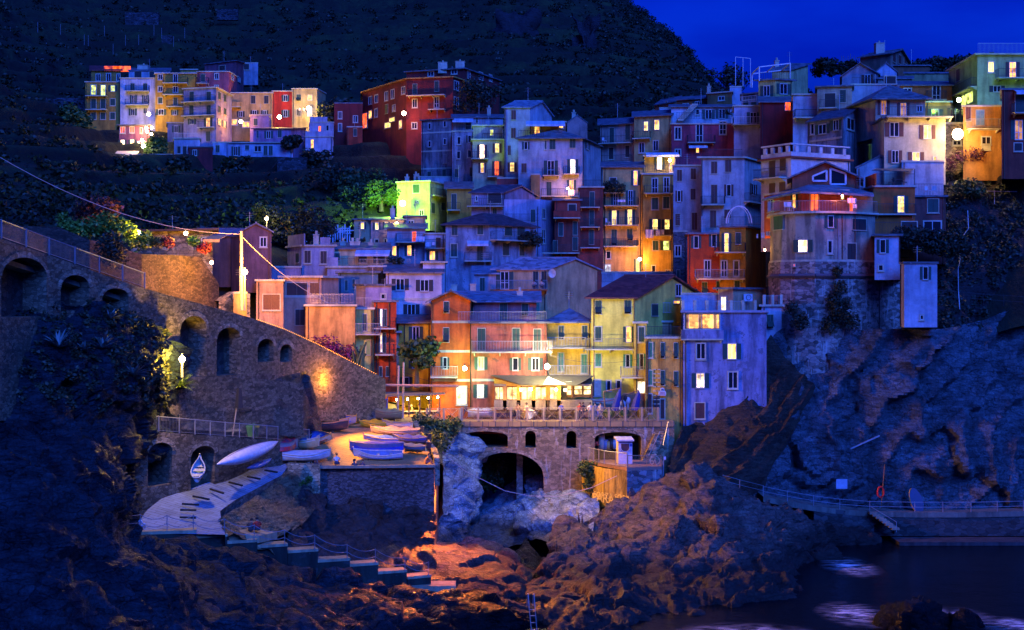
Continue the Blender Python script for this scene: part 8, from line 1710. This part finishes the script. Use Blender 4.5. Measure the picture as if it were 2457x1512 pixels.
bush('bougainvillea with pink flowers spilling over the upper right slope',[tuple(W(u,v,158)) for u,v in((2300,378),(2330,370),(2350,372),(2280,392),(2285,400))],[.9,.9,.8,.7,.6],1400,.12,foliagem((.07,.006,.045),'bougainvillea_pink'),'bougainvillea','bougainvillea')
# cactus cluster
ct=thing('columnar_cactus','tall many stemmed cactus beside the narrow green lit house','cactus',tuple(W(862,880,138))); m=MB(); rg=random.Random(3)
for i in range(16): a=W(862+rg.uniform(-10,10),885,138+rg.uniform(-.5,.5)); b=W(862+rg.uniform(-17,17),832+rg.uniform(-14,20),138+rg.uniform(-.6,.6)); m.bar(a,b,.13,7,.1)
m.build('stems',plain((.06,.1,.04),.7,name='cactus_skin'),ct)
bush('yellow green garden beds glowing left of the garden lamps',[tuple(W(u,v,130)) for u,v in((152,525),(160,545),(180,555),(240,545),(262,538),(275,560),(300,555),(330,580),(350,575),(205,550))],[.7,.9,1.0,1.3,1.3,1.1,1.2,1.0,.9,1.2],3600,.2,foliagem((.12,.2,.02),'lit_garden_foliage'),'garden plants','garden_bed')
bush('dark reddish shrub at the back of the left garden',[tuple(W(u,v,133)) for u,v in((215,500),(240,510),(262,505))],[1.6,1.7,1.3],1500,.25,foliagem((.1,.03,.02),'red_foliage'))
bush('dark clipped bush hanging on the retaining wall below the garden',[tuple(W(u,v,122)) for u,v in((262,600),(275,615),(268,580))],[1.3,1.2,1.1],1800,.16,LEAFD)
for i,(u,v,c,lab) in enumerate([(400,580,(.22,.02,.015),'red geraniums hanging left on the garden veranda'),(375,580,(.12,.12,.02),'trailing plants at the left end of the veranda'),(465,578,(.1,.25,.02),'green pot plant right of the veranda lamp'),(487,594,(.28,.02,.015),'large red geranium at the right end of the veranda')]): bush(lab,[tuple(W(u-5,v,129.8)),tuple(W(u+6,v+1,129.8))],[.5,.6],500,.12,foliagem(c,'geranium'),'potted flowers','potted_geranium',seed=i)
bush('ferns growing on the warm buttress at the quay corner',[tuple(W(u,v,116.3)) for u,v in((705,1150),(715,1165),(730,1160),(742,1150),(712,1180),(735,1175))],[.35,.4,.3,.3,.4,.35],1500,.09,foliagem((.08,.16,.02),'fern_green'),'ferns','fern_clump')
bush('dark creeper covering the bank below the piazza kerb',[tuple(W(u,v,Y)) for u,v,Y in((1012,1020,133.5),(1035,1030,134),(1060,1030,135),(1045,1060,130),(1085,1022,136),(1030,1070,126),(1060,1060,133))],[1.2,1.2,1.1,1.2,1.0,1.2,1.0],4200,.18,LEAF,'creeper','creeper')
bush('ochre bush on the edge under the motor boats',[tuple(W(u,v,124)) for u,v in((1022,1075),(1035,1085),(1010,1070))],[.6,.6,.5],600,.12,foliagem((.25,.14,.03),'ochre_foliage'))
bush('mossy plants hanging left of the yellow platform flank',[tuple(W(u,v,135)) for u,v in((1405,1125),(1420,1140),(1432,1125),(1415,1165),(1430,1190),(1440,1150))],[.9,.9,.8,.7,.7,.6],3000,.15,LEAF2,'creeper','creeper',seed=3)
bush('bushes seen inside the dark great arch',[tuple(W(u,v,143)) for u,v in((1165,1130),(1180,1150),(1150,1150),(1195,1125))],[1.3,1.3,1.0,1.0],2600,.18,LEAF,'shrub')
bush('dark hanging plants in front of the lower right terrace',[tuple(W(u,v,144)) for u,v in((2180,570),(2210,575),(2240,580),(2270,585),(2295,590),(2160,565))],[1.3,1.4,1.4,1.5,1.2,1.0],4200,.22,LEAFD,'hedge','hedge')
bush('ivy tongue climbing the mottled stone bastion',[tuple(W(u,v,139.8)) for u,v in((2010,650),(2015,690),(2000,720),(2010,750),(1990,780),(1920,770),(2040,770),(2030,730),(1900,740))],[.6,.8,.9,1.1,1.0,1.0,1.0,.7,.8],3800,.16,LEAFD,'ivy','ivy')
bush('green garden patch on the upper right slope',[tuple(W(u,v,154)) for u,v in((2305,450),(2325,448),(2345,455))],[1.0,1.1,1.0],1200,.2,foliagem((.07,.09,.02),'garden_green'))
bush('yellow flowering pots behind the right part of the deck railing',[tuple(dp(u,138.4,zd+.6)) for u in(1451,1466,1472,1492)],[.45,.4,.35,.3],900,.1,foliagem((.25,.32,.02),'yellow_green_foliage'),'potted plants','potted_plants')
bush('dark plants on the balcony of the large grey blue house',[tuple(W(u,v,175.5)) for u,v in((1262,575),(1275,572),(1288,578))],[1.0,1.1,.8],1000,.2,LEAFD,'potted plants','potted_plants')
bush('plants on the rooftop rail of the awning house',[tuple(W(u,v,157.5)) for u,v in((940,624),(952,625),(960,627))],[.6,.6,.5],600,.14,LEAFD,'potted plants','potted_plants')
bush('potted plant crowd at the roof corner of the beige tower house',[tuple(W(u,v,191.8)) for u,v in((1460,445),(1475,447),(1490,452))],[.9,.9,.7],800,.18,LEAFD,'potted plants','potted_plants')
# scattered scrub on the left cliff, right slope and strata
P=LC.reshape(-1,3); uu=CU+P[:,0]*F/P[:,1]; vv=CV-(P[:,2]-CZ)*F/P[:,1]; rg=np.random.default_rng(8)
s=P[(vv<980)&(vv>690)&(uu<400)]; s=s[rg.choice(len(s),420,replace=False)]
o=leaves('cliff_scrub',s,np.full((len(s),3),.34)*(.4+rg.random((len(s),1))),15000,.15,foliagem((.04,.045,.02),'cliff_scrub')); o['kind']='stuff'; tag(o,'dry scrub and grass growing over the upper left cliff','scrub')
P=RS.reshape(-1,3); s=P[rg.choice(len(P),520,replace=False)]
o=leaves('slope_scrub',s,np.full((len(s),3),.6)*(.4+rg.random((len(s),1))),24000,.2,foliagem((.025,.04,.022),'slope_scrub')); o['kind']='stuff'; tag(o,'dark creepers covering the slope at the right edge','scrub')
# terrace walls and posts in the vineyards
for i,(u0,u1,v,Y,h,lab) in enumerate([(300,380,30,395,4.5,'pale dry stone terrace wall at the top left'),(388,412,85,360,5,'small square of dry stone wall left of centre top'),(520,570,22,395,3,'short dry stone wall near the top'),(110,310,235,272,4,'dim dry stone wall left of the far village'),(665,735,378,240,4,'blue white stone wall under the far village terrace')]):
    a=W(u0,v,Y); b=W(u1,v,Y); tag(MB().abox(a.x,b.x,Y,Y+1.5,a.z-h,a.z).build('terrace_wall',stone((.07,.075,.09),1.6,.1,'pale_terrace_stone',.05)),lab,'terrace wall')
POS=[a+' '+b for b in('row','of the middle ones','toward the right','at the far side') for a in('first of the front','second of the front','third of the back','fourth of the back','fifth of the back')]
POS=['%s from the left'%x for x in('first','second','third','fourth','fifth','sixth','seventh','eighth','ninth','tenth','eleventh','twelfth','thirteenth','fourteenth','fifteenth','sixteenth','seventeenth','eighteenth','nineteenth','twentieth')]
for i in range(16):
    r=random.Random(i+50); u=25+i*28+r.uniform(-10,10); v=r.uniform(75,135); a=W(u,v,345); t=MB().bar(a,a+Vector((0,0,2.6)),.06,4).build('vineyard_post',plain((.2,.2,.22),.8)); tag(t,'pale vineyard post on the upper left hill, %s'%POS[i],'post','pale vineyard posts on the upper left hill')
# cemetery crosses rows left of the beige house
K('H')
for i in range(20):
    r=random.Random(i); x=500+i*23; y=350-(i%3)*22-r.uniform(0,15); p=ZW(x,y+30,181+r.uniform(-1,1)); t=MB().bar(p,p+Vector((0,0,1.9)),.1,4).bar(p+Vector((-.5,0,1.35)),p+Vector((.5,0,1.35)),.09,4).build('grave_cross',plain((.6,.62,.7),.6,name='white_marble')); tag(t,'white grave cross left of the beige house, %s'%POS[i],'grave cross','white grave crosses on the terrace')
K('0')
